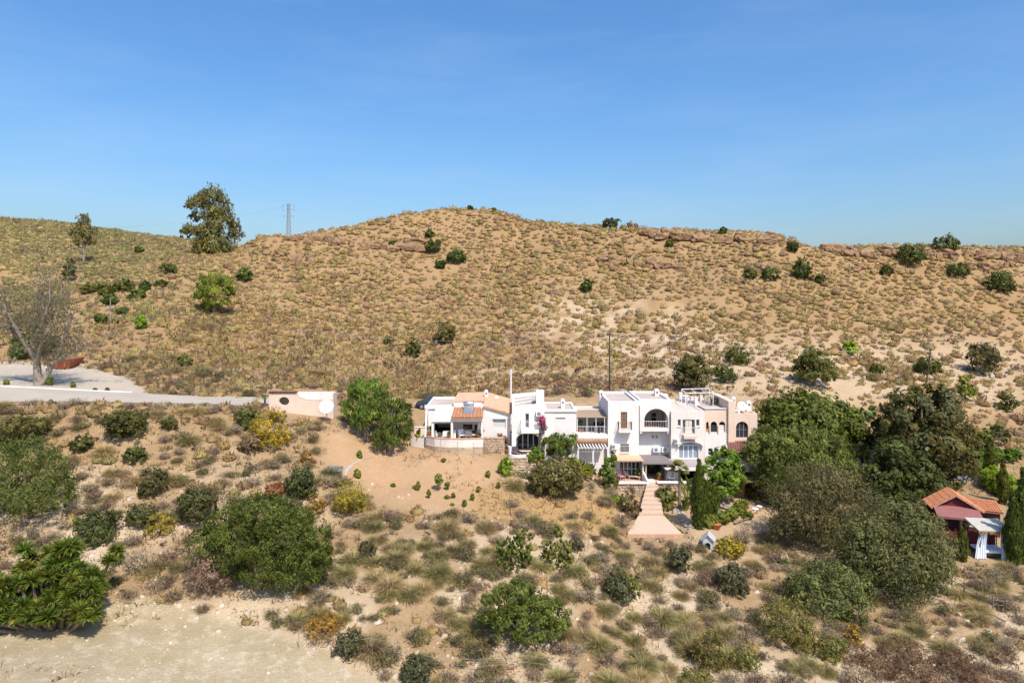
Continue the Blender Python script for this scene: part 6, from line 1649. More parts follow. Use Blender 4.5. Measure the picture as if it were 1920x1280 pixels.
# ground floor rooms
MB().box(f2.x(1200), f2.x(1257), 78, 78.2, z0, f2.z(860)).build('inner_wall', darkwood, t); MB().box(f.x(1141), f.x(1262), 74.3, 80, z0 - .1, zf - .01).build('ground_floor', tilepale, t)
awning(t, 1157.5, 1207.5, 73.98, 853, 71.7, 862.5, canv_o, .1, 'orange_awning'); awning(t, 1203.5, 1264, 74.97, 852, 71.9, 868, canv_g, .12, 'grey_awning')
for px, m_ in ((1205.5, white), (1211, canv_o)): MB().box(X(px - 1, 72.2), X(px + 1, 72.2), 72.1, 72.26, zf, zrow(868, 72.2)).build('post', m_, t)
window(t, f2, 1209.2, 1249.8, 866.2, 892.8, 4, 1, .3, .08, darkwood, sill=False, kind='folding_door')
awning(t, 1248, 1273, 74.4, 864, 71.4, 879, canv_c, .06, 'pale_awning')
MB().box(X(1244, 73), X(1247.5, 73), 72.2, 74.9, zf, zrow(872, 73)).build('screen_wall', canv_g, t)
c_ = thing('storage_box', 'pale grey storage hut under the pale awning', 'hut', (X(1260, 72.6), 72.8, zf)); MB().box(X(1250, 72.6), X(1272, 72.6), 72.5, 73.6, zf, zf + 1.7).build('body', whitep, c_, bevel=.02); MB().box(X(1254, 72.6), X(1262, 72.6), 72.46, 72.498, zf + .05, zf + 1.55).build('door', greym, c_)
ac_unit(1230.5, 841.5, 75, 'nearer of two air conditioners under the loggia'); ac_unit(1247, 841.5, 75, 'second air conditioner under the loggia, by the house corner', .85)
ac_unit(1151, 836, 74, 'small air conditioner half hidden by the slim shrub-tree', .6)
MB().tube([(f2.x(1241), 74.97, f2.z(816)), (f2.x(1241), 74.97, f2.z(838))], .03).build('drain_pipe', white, t)
for px, py, D_, r, lab in [(1239, 744, 80, .38, 'round white rooftop water tank next to the black-capped flue'), (1247, 746, 79, .36, 'second white rooftop tank beside the flue')]:
    fr = Fr(D_); c_ = thing('water_tank', lab, 'tank', (fr.x(px), D_, fr.z(py + 8)))
    MB().lathe((fr.x(px), D_, fr.z(py + 8)), [(r, 0), (r, .7), (r * .85, .9), (r * .3, .98), (0, 1.0)], 16).build('body', white, c_, smooth=True); MB().lathe((fr.x(px), D_, fr.z(py + 8) + .99), [(.08, 0), (.08, .06), (0, .06)], 8).build('cap', greym, c_)
ch = chimney(t, Fr(79), 1228, 1236, 729, 748, .7); MB().tube([(Fr(80).x(1231), 80.3, Fr(80).z(730)), (Fr(80).x(1231), 80.3, Fr(80).z(724))], .09).build('flue', blackm, ch)

# ------------------------------------------------------------------ white house with the wide arched window
f = Fr(73.6); z0 = 10.2
t = thing('arched_window_house', 'white house with wide arched window and French balcony', 'house', (f.x(1290), f.D, z0))
ops = [f.op('rect', 1271, 1276.5, 786, 799), f.op('rect', 1280, 1303, 786, 814), f.op('rect', 1305.5, 1311.5, 786, 799), f.op('arch', 1273, 1309.5, 830, 860.5, 9), f.op('rect', 1262, 1318, 878, 900)]
shell(t, f, 1258.3, 1321.8, 771, z0, 82.5, ops, white2, None)
MB().slab([(f.x(1258.3) + .25, 73.86, f.z(772.4)), (f.x(1321.8) - .25, 73.86, f.z(772.4)), (f.x(1321.8) - .25, 82.2, f.z(772.4)), (f.x(1258.3) + .25, 82.2, f.z(772.4))], .2).build('roof', plain('pink_screed', (.60, .47, .39), .95, .1, .5), t)
window(t, f, 1271.2, 1276.3, 786.2, 798.8, 1, 1, .14, .05); window(t, f, 1305.7, 1311.3, 786.2, 798.8, 1, 1, .14, .05)
w = window(t, f, 1280.2, 1302.8, 786.2, 813.8, 4, 1, .16, .08, kind='french_window', sill=False)
for a_, b_ in ((1285.6, 1291), (1291.6, 1297)): MB().prism([(f.x(a_ + (1 if a_ < 1290 else 0)), f.z(787)), (f.x(b_ - (0 if a_ < 1290 else 1)), f.z(787)), (f.x(b_ + (0 if a_ < 1290 else 1.5)), f.z(813.5)), (f.x(a_ - (1.5 if a_ < 1290 else 0)), f.z(813.5))], 73.69, 73.72).build('curtain', curt, w)
MB().box(f.x(1279.5), f.x(1304.5), 72.9, 73.595, f.z(820.5), f.z(814.2)).build('balcony', peach2, t, bevel=.02)
railing(t, [(f.x(1280), 73.58, f.z(814.2)), (f.x(1280), 72.95, f.z(814.2)), (f.x(1304), 72.95, f.z(814.2)), (f.x(1304), 73.58, f.z(814.2))], .85, whitep, .2)
# arched hood over the window
mb = MB(); xc, hw = (f.x(1269) + f.x(1318)) / 2, (f.x(1318) - f.x(1269)) / 2; zs, ri = f.z(836), 12 * f.s
ths = np.linspace(math.pi, 0, 19)
for h0, h1 in zip(ths[:-1], ths[1:]):
    q = [(xc + k * hw * math.cos(h), zs + (ri if k == 1 else ri * .72) * math.sin(h)) for k, h in ((1, h0), (1, h1), (.9, h1), (.9, h0))]
    mb.prism(q, 73.25, 73.594)
mb.build('arch_hood', white2, t)
window(t, f, 1273.4, 1309, 834, 860.2, 4, 1, .16, .09, gl=bglass, kind='arched_window')
mb = MB(); n = 14
xa, xb, zs_, ri_ = f.x(1274), f.x(1308.5), f.z(834.2), 3.6 * f.s
pts = [(xa + (xb - xa) * k / n, zs_ + ri_ * math.sin(math.pi * k / n)) for k in range(n + 1)]
mb.prism([(xa, zs_)] + pts[1:-1] + [(xb, zs_)], 73.79, 73.81); mb.build('arch_pane', bglass, t)
awning(t, 1264.5, 1326, 73.58, 860, 70.9, 874.5, plain('dove_canvas', (.36, .31, .31), .9, .06), .42, 'grey_awning', valmat=canv_c)
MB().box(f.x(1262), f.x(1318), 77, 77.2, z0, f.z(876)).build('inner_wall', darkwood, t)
ac_unit(1267, 826, 73.6, 'little white unit at the corner above the wide arched window', .45)
chimney(t, Fr(77), 1304, 1312, 756, 770, .6); 
for k, (px, top) in enumerate([(1274, 736), (1281, 742), (1287, 741), (1296, 744), (1303, 744)]):
    fr = Fr(81.5 - k * .8); c_ = thing('roof_pillar', 'short white pillar of the rooftop parapet, %s from the flue' % ['first', 'second', 'third', 'fourth', 'fifth'][k], 'pillar', (fr.x(px), fr.D, fr.z(764)))
    MB().box(fr.x(px), fr.x(px + 5.5), fr.D, fr.D + .45, fr.z(766), fr.z(top + 2)).build('shaft', white, c_); MB().box(fr.x(px - .6), fr.x(px + 6.1), fr.D - .04, fr.D + .49, fr.z(top + 2) + .002, fr.z(top)).build('cap', white, c_, bevel=.03)

# ------------------------------------------------------------------ peach house with Moorish arches
f = Fr(74.3); z0 = 10.0
t = thing('peach_house', 'peach and white house with row of Moorish arched windows', 'house', (f.x(1360), f.D, z0))
ops = [f.op('arch', 1324, 1329, 790.5, 810, 4), f.op('arch', 1332.5, 1344.5, 790, 810, 6), f.op('arch', 1348, 1360, 790, 810, 6)]
zm = f.z(811)
mb = MB(); facade(mb, f.x(1322), f.x(1364), zm, f.z(766), 74.3, .3, ops); mb.box(f.x(1322), f.x(1322) + .2, 74.6, 83, zm, f.z(766)); mb.build('upper_wall', peach, t)
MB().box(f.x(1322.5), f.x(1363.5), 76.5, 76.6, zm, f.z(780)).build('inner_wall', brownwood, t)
ops = [f.op('rect', 1328, 1336, 840, 854), f.op('rect', 1339, 1347, 840, 854), f.op('rect', 1350, 1356, 840, 854)]
mb = MB(); facade(mb, f.x(1322), f.x(1364), z0, zm - .003, 74.28, .3, ops); mb.build('lower_wall', white, t)
for a_, b_ in ((1328, 1336), (1339, 1347), (1350, 1356)): window(t, f, a_ + .2, b_ - .2, 840.2, 853.8, 1, 2, .12, .06, whitep)
for a_, b_ in ((1332.5, 1344.5), (1348, 1360)): MB().box(f.x(a_), f.x(b_), 74.5, 74.54, zm + .02, f.z(797)).build('window_pane', blind if a_ > 1340 else glass, t)
for a_ in (1330.5, 1346.3): MB().tube([(f.x(a_), 74.22, zm), (f.x(a_), 74.22, f.z(797))], .07).build('column', peach2, t)
MB().box(f.x(1322) + .2, f.x(1364), 74.6, 83, f.z(770), f.z(768)).build('roof_terrace', roofm, t)
MB().hexa([(f.x(1322), 83, f.z(768)), (f.x(1364), 78.5, f.z(768)), (f.x(1364), 78.8, f.z(768)), (f.x(1322), 83.3, f.z(768))], [(f.x(1322), 83, zrow(741, 83)), (f.x(1364), 78.5, zrow(759, 78.5)), (f.x(1364), 78.8, zrow(759, 78.8)), (f.x(1322), 83.3, zrow(741, 83.3))]).build('terrace_wall', plain('mauve_plaster', (.50, .38, .35), .9, .08), t)
MB().box(f.x(1321.4), f.x(1364), 74.2, 74.6, f.z(766) + .002, f.z(765)).build('coping', white2, t)
MB().box(f.x(1364.2), f.x(1376.5), 74.0, 80, z0, f.z(751)).build('tower', peach, t, bevel=.02)
f5 = Fr(74.6); ops = [f5.op('arch', 1380, 1403, 790, 821, 11), f5.op('rect', 1383, 1402, 846, 862)]
shell(t, f5, 1376.7, 1420, 775, z0, 79, ops, peach, None, name='side_wall')
MB().box(f5.x(1378.5), f5.x(1418), 74.9, 78.7, f5.z(778), f5.z(776.5)).build('flat_roof', tilepale, t)
window(t, f5, 1380.3, 1402.7, 790.3, 820.8, 3, 2, .2, .06, greym, kind='arched_window', sill=False)
MB().box(f5.x(1377), f5.x(1420), 74.5, 74.597, z0, f5.z(829)).build('white_band', white, t)
window(t, Fr(74.5), 1384, 1396, 847, 863, 2, 1, -.05, .07, darkwood, sill=False)
chimney(t, Fr(76), 1372.5, 1379.5, 744, 772, .5, white); chimney(t, Fr(76.5), 1400.5, 1409, 752, 776, .7, white)
dish(1391, 762, 75.6, 9.6 * 75.6 / FPX, 'white satellite dish on the peach house roof', .3)
ac_unit(1381, 772.5, 75.2, 'flat rooftop air conditioner below the roof dish', .55)
# brown tiled lean-to, peach balcony, bamboo porch
tile_roof(t, (X(1362, 74.5), 74.45, zrow(827, 74.45)), (X(1440, 74.5), 74.45, zrow(827, 74.45)), (X(1440, 72), 71.9, zrow(845, 71.9)), (X(1366, 72), 71.9, zrow(845, 71.9)), tilebrown, .26, 'lean_to_roof')
MB().hexa([(X(1362, 74), 74.4, z0), (X(1364, 72.2), 72.2, z0), (X(1366.5, 72.2), 72.2, z0), (X(1364.5, 74), 74.4, z0)], [(X(1362, 74), 74.4, zrow(829.5, 74.4)), (X(1364, 72.2), 72.2, zrow(845, 72.2)), (X(1366.5, 72.2), 72.2, zrow(845, 72.2)), (X(1364.5, 74), 74.4, zrow(829.5, 74.4))]).build('side_screen', white, t)
fp = Fr(72.0); MB().box(fp.x(1372), fp.x(1396.5), 72, 72.25, fp.z(886), fp.z(863.5)).build('balcony_front', peach2, t); MB().box(fp.x(1396.6), fp.x(1450), 72.05, 72.25, fp.z(884), fp.z(868)).build('balcony_cloth', white, t)
MB().box(fp.x(1372), fp.x(1450), 72.26, 74.5, fp.z(886), fp.z(882)).build('balcony_floor', peach2, t)
for px in (1378, 1420): MB().box(fp.x(px), fp.x(px + 2), 72.3, 72.42, fp.z(864), fp.z(846)).build('post', white, t)
pc = thing('bamboo_porch', 'bamboo-screened porch with straw awning below the peach balcony', 'porch', (X(1412, 71), 71.5, z0))
awning(pc, 1374, 1456, 73.9, 884, 70.2, 902.5, straw, .06, 'straw_awning', .07)
fp = Fr(71.8)
for px in (1374, 1386, 1397, 1413, 1431, 1453): MB().tube([(fp.x(px), 71.8, fp.z(936)), (fp.x(px), 71.8, fp.z(898))], .05).build('post', brownwood, pc)
for k in range(30):
    px = 1374 + k * 2.6
    if 1398 < px < 1434: continue
    MB().tube([(fp.x(px), 71.86, fp.z(934)), (fp.x(px), 71.86, fp.z(902 if px < 1390 or px > 1440 else 905))], .06, 5).build('bamboo_cane', straw, pc)
for py in (905, 916, 927): MB().tube([(fp.x(1374), 71.72, fp.z(py)), (fp.x(1454), 71.72, fp.z(py))], .025, 5).build('rail', brownwood, pc)
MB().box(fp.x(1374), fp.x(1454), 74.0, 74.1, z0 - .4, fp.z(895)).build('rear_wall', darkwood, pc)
table(1420, 72.6, 10.0, 1.0, .7, .7, 'white table in the bamboo porch', whitep)
# roof-terrace pergola frame
rp_ = thing('rooftop_pergola', 'thin white metal pergola frame on the roof terrace', 'pergola', W(1310, 764, 80)); fr = Fr(80); fr2 = Fr(77)
A_ = [(fr.x(1278), 80, fr.z(729.5)), (fr.x(1330), 80, fr.z(728)), (fr2.x(1337), 77, fr2.z(735.5)), (fr2.x(1285), 77, fr2.z(737))]
for k in range(4):
    MB().tube([A_[k], A_[(k + 1) % 4]], .045, 5).build('top_rail', whitep, rp_); MB().tube([A_[k], (A_[k][0], A_[k][1], fr.z(768))], .04, 5).build('post', whitep, rp_)
for k in (.35, .7): MB().tube([Vector(A_[0]).lerp(Vector(A_[1]), k), Vector(A_[3]).lerp(Vector(A_[2]), k)], .035, 5).build('top_rail', whitep, rp_)
zt_ = f.z(768)
table(1345, 78, zt_, 1.1, .8, .72, 'dark iron table on the peach roof terrace', blackm); chair(1339, 77.6, zt_, 'dark iron chair at the near end of the roof terrace table', blackm, 1.4); chair(1351, 77.6, zt_, 'dark iron chair at the tower end of the roof terrace table', blackm, -1.4)
chair(1326, 79, zt_, 'pale chair below the pergola frame on the roof terrace', curt, 3.0)
MB().box(fr.x(1309), fr.x(1312), 80.5, 80.62, zt_, fr.z(738)).build('timber_screen', brownwood, rp_); MB().box(fr.x(1315), fr.x(1320), 80.5, 80.9, zt_, fr.z(741)).build('pillar', white2, rp_)

# ------------------------------------------------------------------ terrace in front of the tall house, steps, forecourt
zf = 11.0
t = thing('front_terrace', 'tiled terrace with white coping in front of the tall house', 'terrace', (X(1200, 72), 72, 10))
xa, xb, xc_, xd = X(1157.5, 71), X(1213, 71), X(1233, 71), X(1292, 71)
MB().box(xa, xb, 71.35, 74.2, 10.0, zf - .004).build('floor', tilepale, t); MB().box(xc_, xd, 71.35, 74.2, 10.0, zf - .006).build('floor', tilepale, t); MB().box(xb + .002, xc_ - .002, 71.9, 74.2, 10.0, zf - .008).build('floor', white2, t)
MB().hexa([(X(1203, 72.4), 72.9, zf), (X(1206, 72.4), 72.9, zf), (X(1216, 70.9), 70.95, 10.2), (X(1213.2, 70.9), 70.95, 10.2)], [(X(1203, 72.4), 72.9, zf + 1.25), (X(1206, 72.4), 72.9, zf + 1.25), (X(1216, 70.9), 70.95, zf + .35), (X(1213.2, 70.9), 70.95, zf + .35)]).build('stair_wall', white, t)
stonewall('stone_wall', 'stone retaining wall with white coping beside the oleander', xa, xb, 70.95, 9.6, zf + .02, white)
stonewall('stone_wall', 'stone retaining wall with white coping behind the fan palms', xc_, xd, 70.95, 9.5, zf + .06, white)
pot(1197, 72.8, zf, .22, .35, 'dark potted plant on the white-coped terrace', None, .8); pot(1202, 73.2, zf, .2, .3, 'potted shrub by the white stair wall', None, .7); pot(1236, 72.6, zf, .2, .35, 'potted plant at the head of the brick steps', None, .5)
c_ = lounger(1186, 73.0, zf, 1.2, 'cream cushioned lounger on the white-coped terrace', curt); chair(1165, 72.6, zf, 'pinkish chair at the shaded end of the white-coped terrace', plain('pink_paint', (.5, .3, .28)), .5)
chair(1258, 72.0, zf, 'white chair under the pale awning', whitep, .3)
t = thing('brick_steps', 'wide brick steps leading down from the terrace gap', 'steps', (X(1222, 68), 68, 9.4))
n = 7
for k in range(n):
    u0, u1 = k / n, (k + 1) / n; ya, yb = 71.3 - 5.9 * u0, 71.3 - 5.9 * u1; zt = 10.95 - (1.42) * u0
    la, ra = np.interp(u0, [0, 1], [1213.5, 1198]), np.interp(u0, [0, 1], [1232.5, 1244]); lb, rb_ = np.interp(u1, [0, 1], [1213.5, 1198]), np.interp(u1, [0, 1], [1232.5, 1244])
    q = [(X(lb, yb), yb, zt), (X(rb_, yb), yb, zt), (X(ra, ya), ya, zt), (X(la, ya), ya, zt)]
    MB().slab(q, .55).build('step', paving, t)
q = [(X(1176.5, 61.3), 61.3, zrow(1001, 61.3)), (X(1280, 61.3), 61.3, zrow(1001, 61.3)), (X(1245, 65.35), 65.35, zrow(966, 65.35)), (X(1197, 65.35), 65.35, zrow(966, 65.35))]
t = thing('brick_forecourt', 'pinkish brick-paved forecourt widening below the steps', 'paving', q[0])
mb = MB().slab(q, 1.0); mb.build('paving', paving, t)
mb = MB().hexa([(q[0][0] - .06, 61.2, q[0][2] - 1.1), (q[1][0] + .06, 61.2, q[1][2] - 1.1), (q[1][0] + .06, 61.297, q[1][2] - 1.1), (q[0][0] - .06, 61.297, q[0][2] - 1.1)], [(q[0][0] - .06, 61.2, q[0][2] + .03), (q[1][0] + .06, 61.2, q[1][2] + .03), (q[1][0] + .06, 61.297, q[1][2] + .03), (q[0][0] - .06, 61.297, q[0][2] + .03)]); mb.build('front_kerb', tilepale, t)
# rocks beside the forecourt and steps
rb = thing('rockery', 'tumbled pale rocks edging the brick steps and forecourt', 'rocks', hit(1255, 955)); r_ = np.random.default_rng(17)
for k in range(46):
    u = r_.random(); side = r_.random() < .62
    px, py = (np.interp(u, [0, 1], [1243, 1292]) + r_.uniform(0, 16), 930 + 70 * u) if side else (np.interp(u, [0, 1], [1200, 1170]) - r_.uniform(0, 9), 935 + 35 * u)
    b = hit(px, py); q_ = r_.uniform(.25, .6); stone(rb, b + Vector((0, 0, .05)), q_ * 1.2, q_, q_ * .7, palestone if r_.random() < .5 else stonem, r_, 'rock')
# small bistro set at the forecourt
b = hit(1190, 972); table(1188, b.y, b.z, .7, .7, .7, 'small iron table under the oleander', blackm); chair(1181, b.y + .1, b.z, 'iron chair at the outer side of the oleander table', blackm, 1.3, .45); chair(1194.5, b.y, b.z, 'iron chair between oleander table and brick steps', blackm, -1.3, .45)

# ------------------------------------------------------------------ pool garden
b = hit(1336, 962); zp = b.z + .18
t = thing('swimming_pool', 'small green-water pool behind the tall slim cypress', 'pool', b)
px_ = [(1322, 966), (1338, 967.5), (1352, 964), (1358, 957), (1345, 953), (1322, 953)]
ring = [Vector((X(a_, FPX * (ZC - zp) / (c_ - HZ)), FPX * (ZC - zp) / (c_ - HZ), zp)) for a_, c_ in px_]
cen = sum(ring, Vector()) / len(ring)
mb = MB().hexa([v - Vector((0, 0, .5)) for v in ring], [v - Vector((0, 0, .1)) for v in ring]); mb.build('water', water, t)
mb = MB()
for k in range(6):
    a_, c_ = ring[k], ring[(k + 1) % 6]; ao, co = cen + (a_ - cen) * 1.25, cen + (c_ - cen) * 1.25
    mb.hexa([a_ - Vector((0, 0, .5)), c_ - Vector((0, 0, .5)), co - Vector((0, 0, .5)), ao - Vector((0, 0, .5))], [a_, c_, co, ao])
mb.build('coping', tilepale, t)
lounger(1364, 70.4, float(ground(X(1364, 70.4), 70.4)) + .02, 2.4, 'white sun lounger beside the pool', whitep); lounger(1372, 68.2, float(ground(X(1372, 68.2), 68.2)) + .02, 1.3, 'grey-green sun lounger at the end of the pool', bglass)
for px, py, r, h, lab, m_ in [(1343, 992, .4, .55, 'round terracotta urn on the bank below the pool hedge', terra), (1416, 962, .3, .5, 'white urn at the end of the pool hedge', whitep), (1424, 958, .25, .5, 'pale jar beside the white urn', whitep)]:
    b = hit(px, py); pot(px, b.y, b.z - .02, r, h, lab, m_)
b = hit(1411, 972); t = thing('garden_ornament', 'red and white wire bird ornament on the gravel bank', 'ornament', b)
MB().lathe(b + Vector((0, 0, .55)), [(0, -.25), (.14, -.15), (.17, .05), (.1, .2), (0, .28)], 10, (1, 0, .3)).build('body', plain('coral_paint', (.65, .22, .14)), t, smooth=True); MB().tube([b + Vector((.2, 0, .62)), b + Vector((.34, 0, .85)), b + Vector((.28, 0, 1.05)), b + Vector((.4, 0, 1.02))], [.05, .04, .045, .02]).build('neck', whitep, t)
for dx in (-.05, .08): MB().tube([b + Vector((dx, 0, .4)), b + Vector((dx, 0, -.05))], .015).build('leg', blackm, t)
b = hit(1400, 975); t = thing('driftwood_log', 'dark fallen log lying on the gravel bank', 'log', b); MB().tube([b + Vector((-1.6, -1.3, .1)), b + Vector((-.5, -.4, .15)), b + Vector((.5, .2, .2))], [.12, .11, .06], 7).build('log', M_BARK, t); MB().tube([b + Vector((-.5, -.4, .15)), b + Vector((-.4, -.6, .55))], [.05, .02], 5).build('stub', M_BARK, t)
# kennel
b = hit(1328, 1024); t = thing('kennel', 'little grey-white pitched-roof kennel on the bank', 'kennel', b); ORG[t.name] = Vector((0, 0, 0))
kw = .42; mb = MB(); facade(mb, -kw, kw, -.2, .72, -.55, .05, [('arch', -.22, .22, -.1, .5, .2)]); mb.poly([(-kw, -.55, .72), (kw, -.55, .72), (0, -.55, 1.15)]); mb.box(-kw, -kw + .05, -.5, .5, -.2, .72); mb.box(kw - .05, kw, -.5, .5, -.2, .72); mb.box(-kw + .05, kw - .05, .45, .5, -.2, .72); mb.build('wall', plain('grey_white_board', (.55, .56, .52), .8), t)
for sx in (-1, 1): MB().hexa([(0, -.68, 1.15), (0, .6, 1.15), (sx * .58, .6, .6), (sx * .58, -.68, .6)], [(0, -.68, 1.21), (0, .6, 1.21), (sx * .6, .6, .66), (sx * .6, -.68, .66)]).build('roof', plain('kennel_roof%d' % sx, (.42, .42, .40), .8), t)
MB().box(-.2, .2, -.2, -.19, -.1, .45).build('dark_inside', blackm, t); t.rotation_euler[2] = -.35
# picnic bench and gravel path
b = hit(627, 892); t = thing('picnic_bench', 'weathered low picnic bench at the foot of the gravel path', 'bench', b); ORG[t.name] = Vector((0, 0, 0))
MB().box(-.75, .75, -.22, .22, .42, .48).build('seat', greym, t)
for sx in (-.55, .55):
    MB().box(sx - .05, sx + .05, -.2, .2, 0, .418).build('leg', brownwood, t)
MB().box(-.75, .75, .24, .28, .55, .8).build('backrest', greym, t); [MB().box(sx - .03, sx + .03, .21, .239, .3, .78).build('upright', brownwood, t) for sx in (-.6, .6)]
V = []; pth = [(642, 893, 14), (650, 882, 9), (660, 872, 7), (676, 863, 6), (695, 857, 6)]
for px, py, w in pth:
    for dx in (-w / 2, w / 2): b = hit(px + dx, py); V.append((b.x, b.y, b.z + .04))
me = mesh_np('path', np.array(V), [np.array([[2 * i, 2 * i + 1, 2 * i + 3, 2 * i + 2] for i in range(len(pth) - 1)])], plain('gravel', (.42, .35, .28), .95, .2, 4)); tag(place('path', me), 'narrow pale gravel path curving up to the pepper trees', 'path', kind='structure')

# ------------------------------------------------------------------ right-hand side: red cabin, daybed, sheds, fence
D_ = 65.5; b = Vector((X(1791, D_), D_, zrow(1003, D_))); s = D_ / FPX
t = thing('red_cabin', 'oxblood red cabin with orange tiled roof and shaded porch', 'cabin', b); ORG[t.name] = Vector((0, 0, 0))
hw, zw, zrg = 2.15, 54 * s, 80 * s; dep = 2.8
mb = MB(); facade(mb, -hw, hw, -.6, zw, 0, .15, [('rect', -1.5, -.75, 22 * s, 42 * s), ('rect', -.3, .9, 14 * s, 44 * s), ('rect', 1.3, 1.75, 20 * s, 42 * s)]); mb.poly([(-hw, 0, zw), (hw, 0, zw), (0, 0, zrg - .1)])
mb.box(-hw, -hw + .15, .15, dep, -.6, zw); mb.box(hw - .15, hw, .15, dep, -.6, zw); mb.box(-hw + .15, hw - .15, dep - .15, dep, -.6, zw); mb.build('wall', redw, t)
tile_roof(t, (0, dep + .3, zrg), (0, -.4, zrg), (-hw - .35, -.4, zw - .1), (-hw - .35, dep + .3, zw - .1), redroof, .3); tile_roof(t, (0, -.4, zrg), (0, dep + .3, zrg), (hw + .6, dep + .3, zw - .15), (hw + .6, -.4, zw - .15), redroof, .3)
class LF:                                                     # local frame for windows on the cabin
    D = 0.0
    def __init__(s_, y): s_.D = y
    def x(s_, v): return v
    def z(s_, v): return v
lf = LF(0.0); window(t, lf, -1.48, -.77, 41.8 * s, 22.2 * s, 2, 2, .05, .06, whitep); window(t, lf, 1.32, 1.73, 41.8 * s, 20.2 * s, 1, 2, .05, .06, whitep); MB().box(-.28, .88, .06, .1, 14.2 * s, 43.8 * s).build('door', darkwood, t)
MB().hexa([(-hw - .1, -.02, zw + .12), (hw + .1, -.02, zw + .05), (hw + .1, -1.9, zw - .62), (-hw - .1, -1.9, zw - .55)], [(-hw - .1, -.02, zw + .17), (hw + .1, -.02, zw + .1), (hw + .1, -1.9, zw - .57), (-hw - .1, -1.9, zw - .5)]).build('porch_awning', pinkcanv, t)
MB().box(-hw - .1, hw + .1, -1.93, -1.9, zw - .72, zw - .58).build('valance', pinkcanv, t)
for xx in (-hw, 0, hw): MB().box(xx - .06, xx + .06, -1.86, -1.74, .3, zw - .6).build('post', darkwood, t)
MB().box(-hw - .1, hw + .1, -1.95, -.005, -.9, .3).build('deck', redw, t); MB().box(-hw, hw, -1.93, -1.85, .302, .85).build('balustrade', redw, t)
for k in range(4): MB().box(.6, hw + .8, -2.25 - .3 * k, -1.955 - .3 * k, -1.0, .12 - .17 * k).build('step', brownwood, t)
mb = MB(); facade(mb, hw + .01, hw + 2.5, -.6, zw - .35, .9, .15, [('rect', hw + .9, hw + 1.9, 24 * s, 38 * s)]); mb.box(hw + 2.35, hw + 2.5, 1.05, dep, -.6, zw - .35); mb.build('wing_wall', redw, t)
MB().box(hw + .9, hw + 1.9, 1.0, 1.03, 24 * s, 38 * s).build('wing_pane', glass, t); MB().box(hw + .8, hw + 2.0, .8, .899, 24 * s - .08, 24 * s).build('sill', redroof, t)
tile_roof(t, (hw - .6, dep, zw + .45), (hw + 2.7, dep, zw + .35), (hw + 2.7, .4, zw - .3), (hw - .1, .4, zw - .2), redroof, .3)
t.rotation_euler[2] = -.3; t.scale = (.84, .82, .96)
D_ = 61.3; b = Vector((X(1853, D_), D_, float(ground(X(1851, D_), D_)))); t = thing('garden_daybed', 'white-curtained garden daybed with straw-fringed canopy', 'daybed', b); ORG[t.name] = Vector((0, 0, 0))
hx, hy, H = 1.2, 1.0, 2.35
for sx in (-1, 1):
    for sy in (-1, 1): MB().tube([(sx * hx, sy * hy, -.2), (sx * hx, sy * hy, H)], .045).build('post', darkwood, t)
MB().hexa([(-hx - .2, -hy - .2, H), (hx + .2, -hy - .2, H), (hx + .2, hy + .2, H + .3), (-hx - .2, hy + .2, H + .3)], [(-hx - .2, -hy - .2, H + .12), (hx + .2, -hy - .2, H + .12), (hx + .2, hy + .2, H + .5), (-hx - .2, hy + .2, H + .5)]).build('canopy', plain('canopy_cloth', (.46, .42, .36), .9, .12, 3), t)
r_ = np.random.default_rng(2); n = 260
per = r_.uniform(0, 4, n); xs_ = np.where(per < 2, (per - 1) * (hx + .2), np.where(per < 3, -(hx + .2), hx + .2)); ys_ = np.where(per < 2, -(hy + .22), r_.uniform(-hy - .2, hy + .2, n))
V, F, cl = blades(n, r_.uniform(.2, .36, n), .03, np.stack([xs_, ys_, np.full(n, H + .06)], 1), r_.uniform(0, 6.28, n), r_.uniform(2.7, 3.14, n), np.zeros(n), ((.42,.27,.10),(.55,.38,.17)), .2, r_); place('straw_fringe', mesh_np('straw_fringe', V, F, M_DRY, cl), t)
cloth = plain('sheer_curtain', (.74, .76, .80), .9, .05, 3)
def drape(x0, x1, y, xb0, xb1):
    mb = MB(); n = 14
    for k in range(n):
        u0, u1 = k / n, (k + 1) / n; w = lambda u: .07 * math.sin(u * 26)
        row = []
        for zz, a_, c_, g in ((H, x0, x1, 0), (H * .5, x0 * .5 + xb0 * .5, x1 * .4 + xb1 * .6, .0), (.0, xb0, xb1, -.2)):
            row.append([(a_ + (c_ - a_) * u, y + w(u) + g, zz) for u in (u0, u1)])
        for i in range(2):
            a_, c_ = row[i][0], row[i][1]; e_, g_ = row[i + 1][1], row[i + 1][0]
            mb.hexa([a_, c_, e_, g_], [Vector(v) + Vector((0, .015, 0)) for v in (a_, c_, e_, g_)])
    return mb.build('curtain', cloth, t)
drape(-hx, -.55, -hy, -hx - .5, -.75); drape(.5, hx, -hy, .45, hx - .05)
MB().box(-hx + .1, hx - .1, -hy + .1, hy - .1, .15, .4).build('bed_base', darkwood, t); MB().box(-hx + .12, hx - .12, -hy + .08, hy - .12, .402, .6).build('mattress', cloth, t, bevel=.05); MB().box(-.35, .2, .4, .75, .602, .82).build('pillow', cloth, t, bevel=.06); MB().box(-hx + .1, hx - .1, hy - .02, hy + .04, .3, 1.7).build('back_panel', redw, t)
t.rotation_euler[2] = -.12
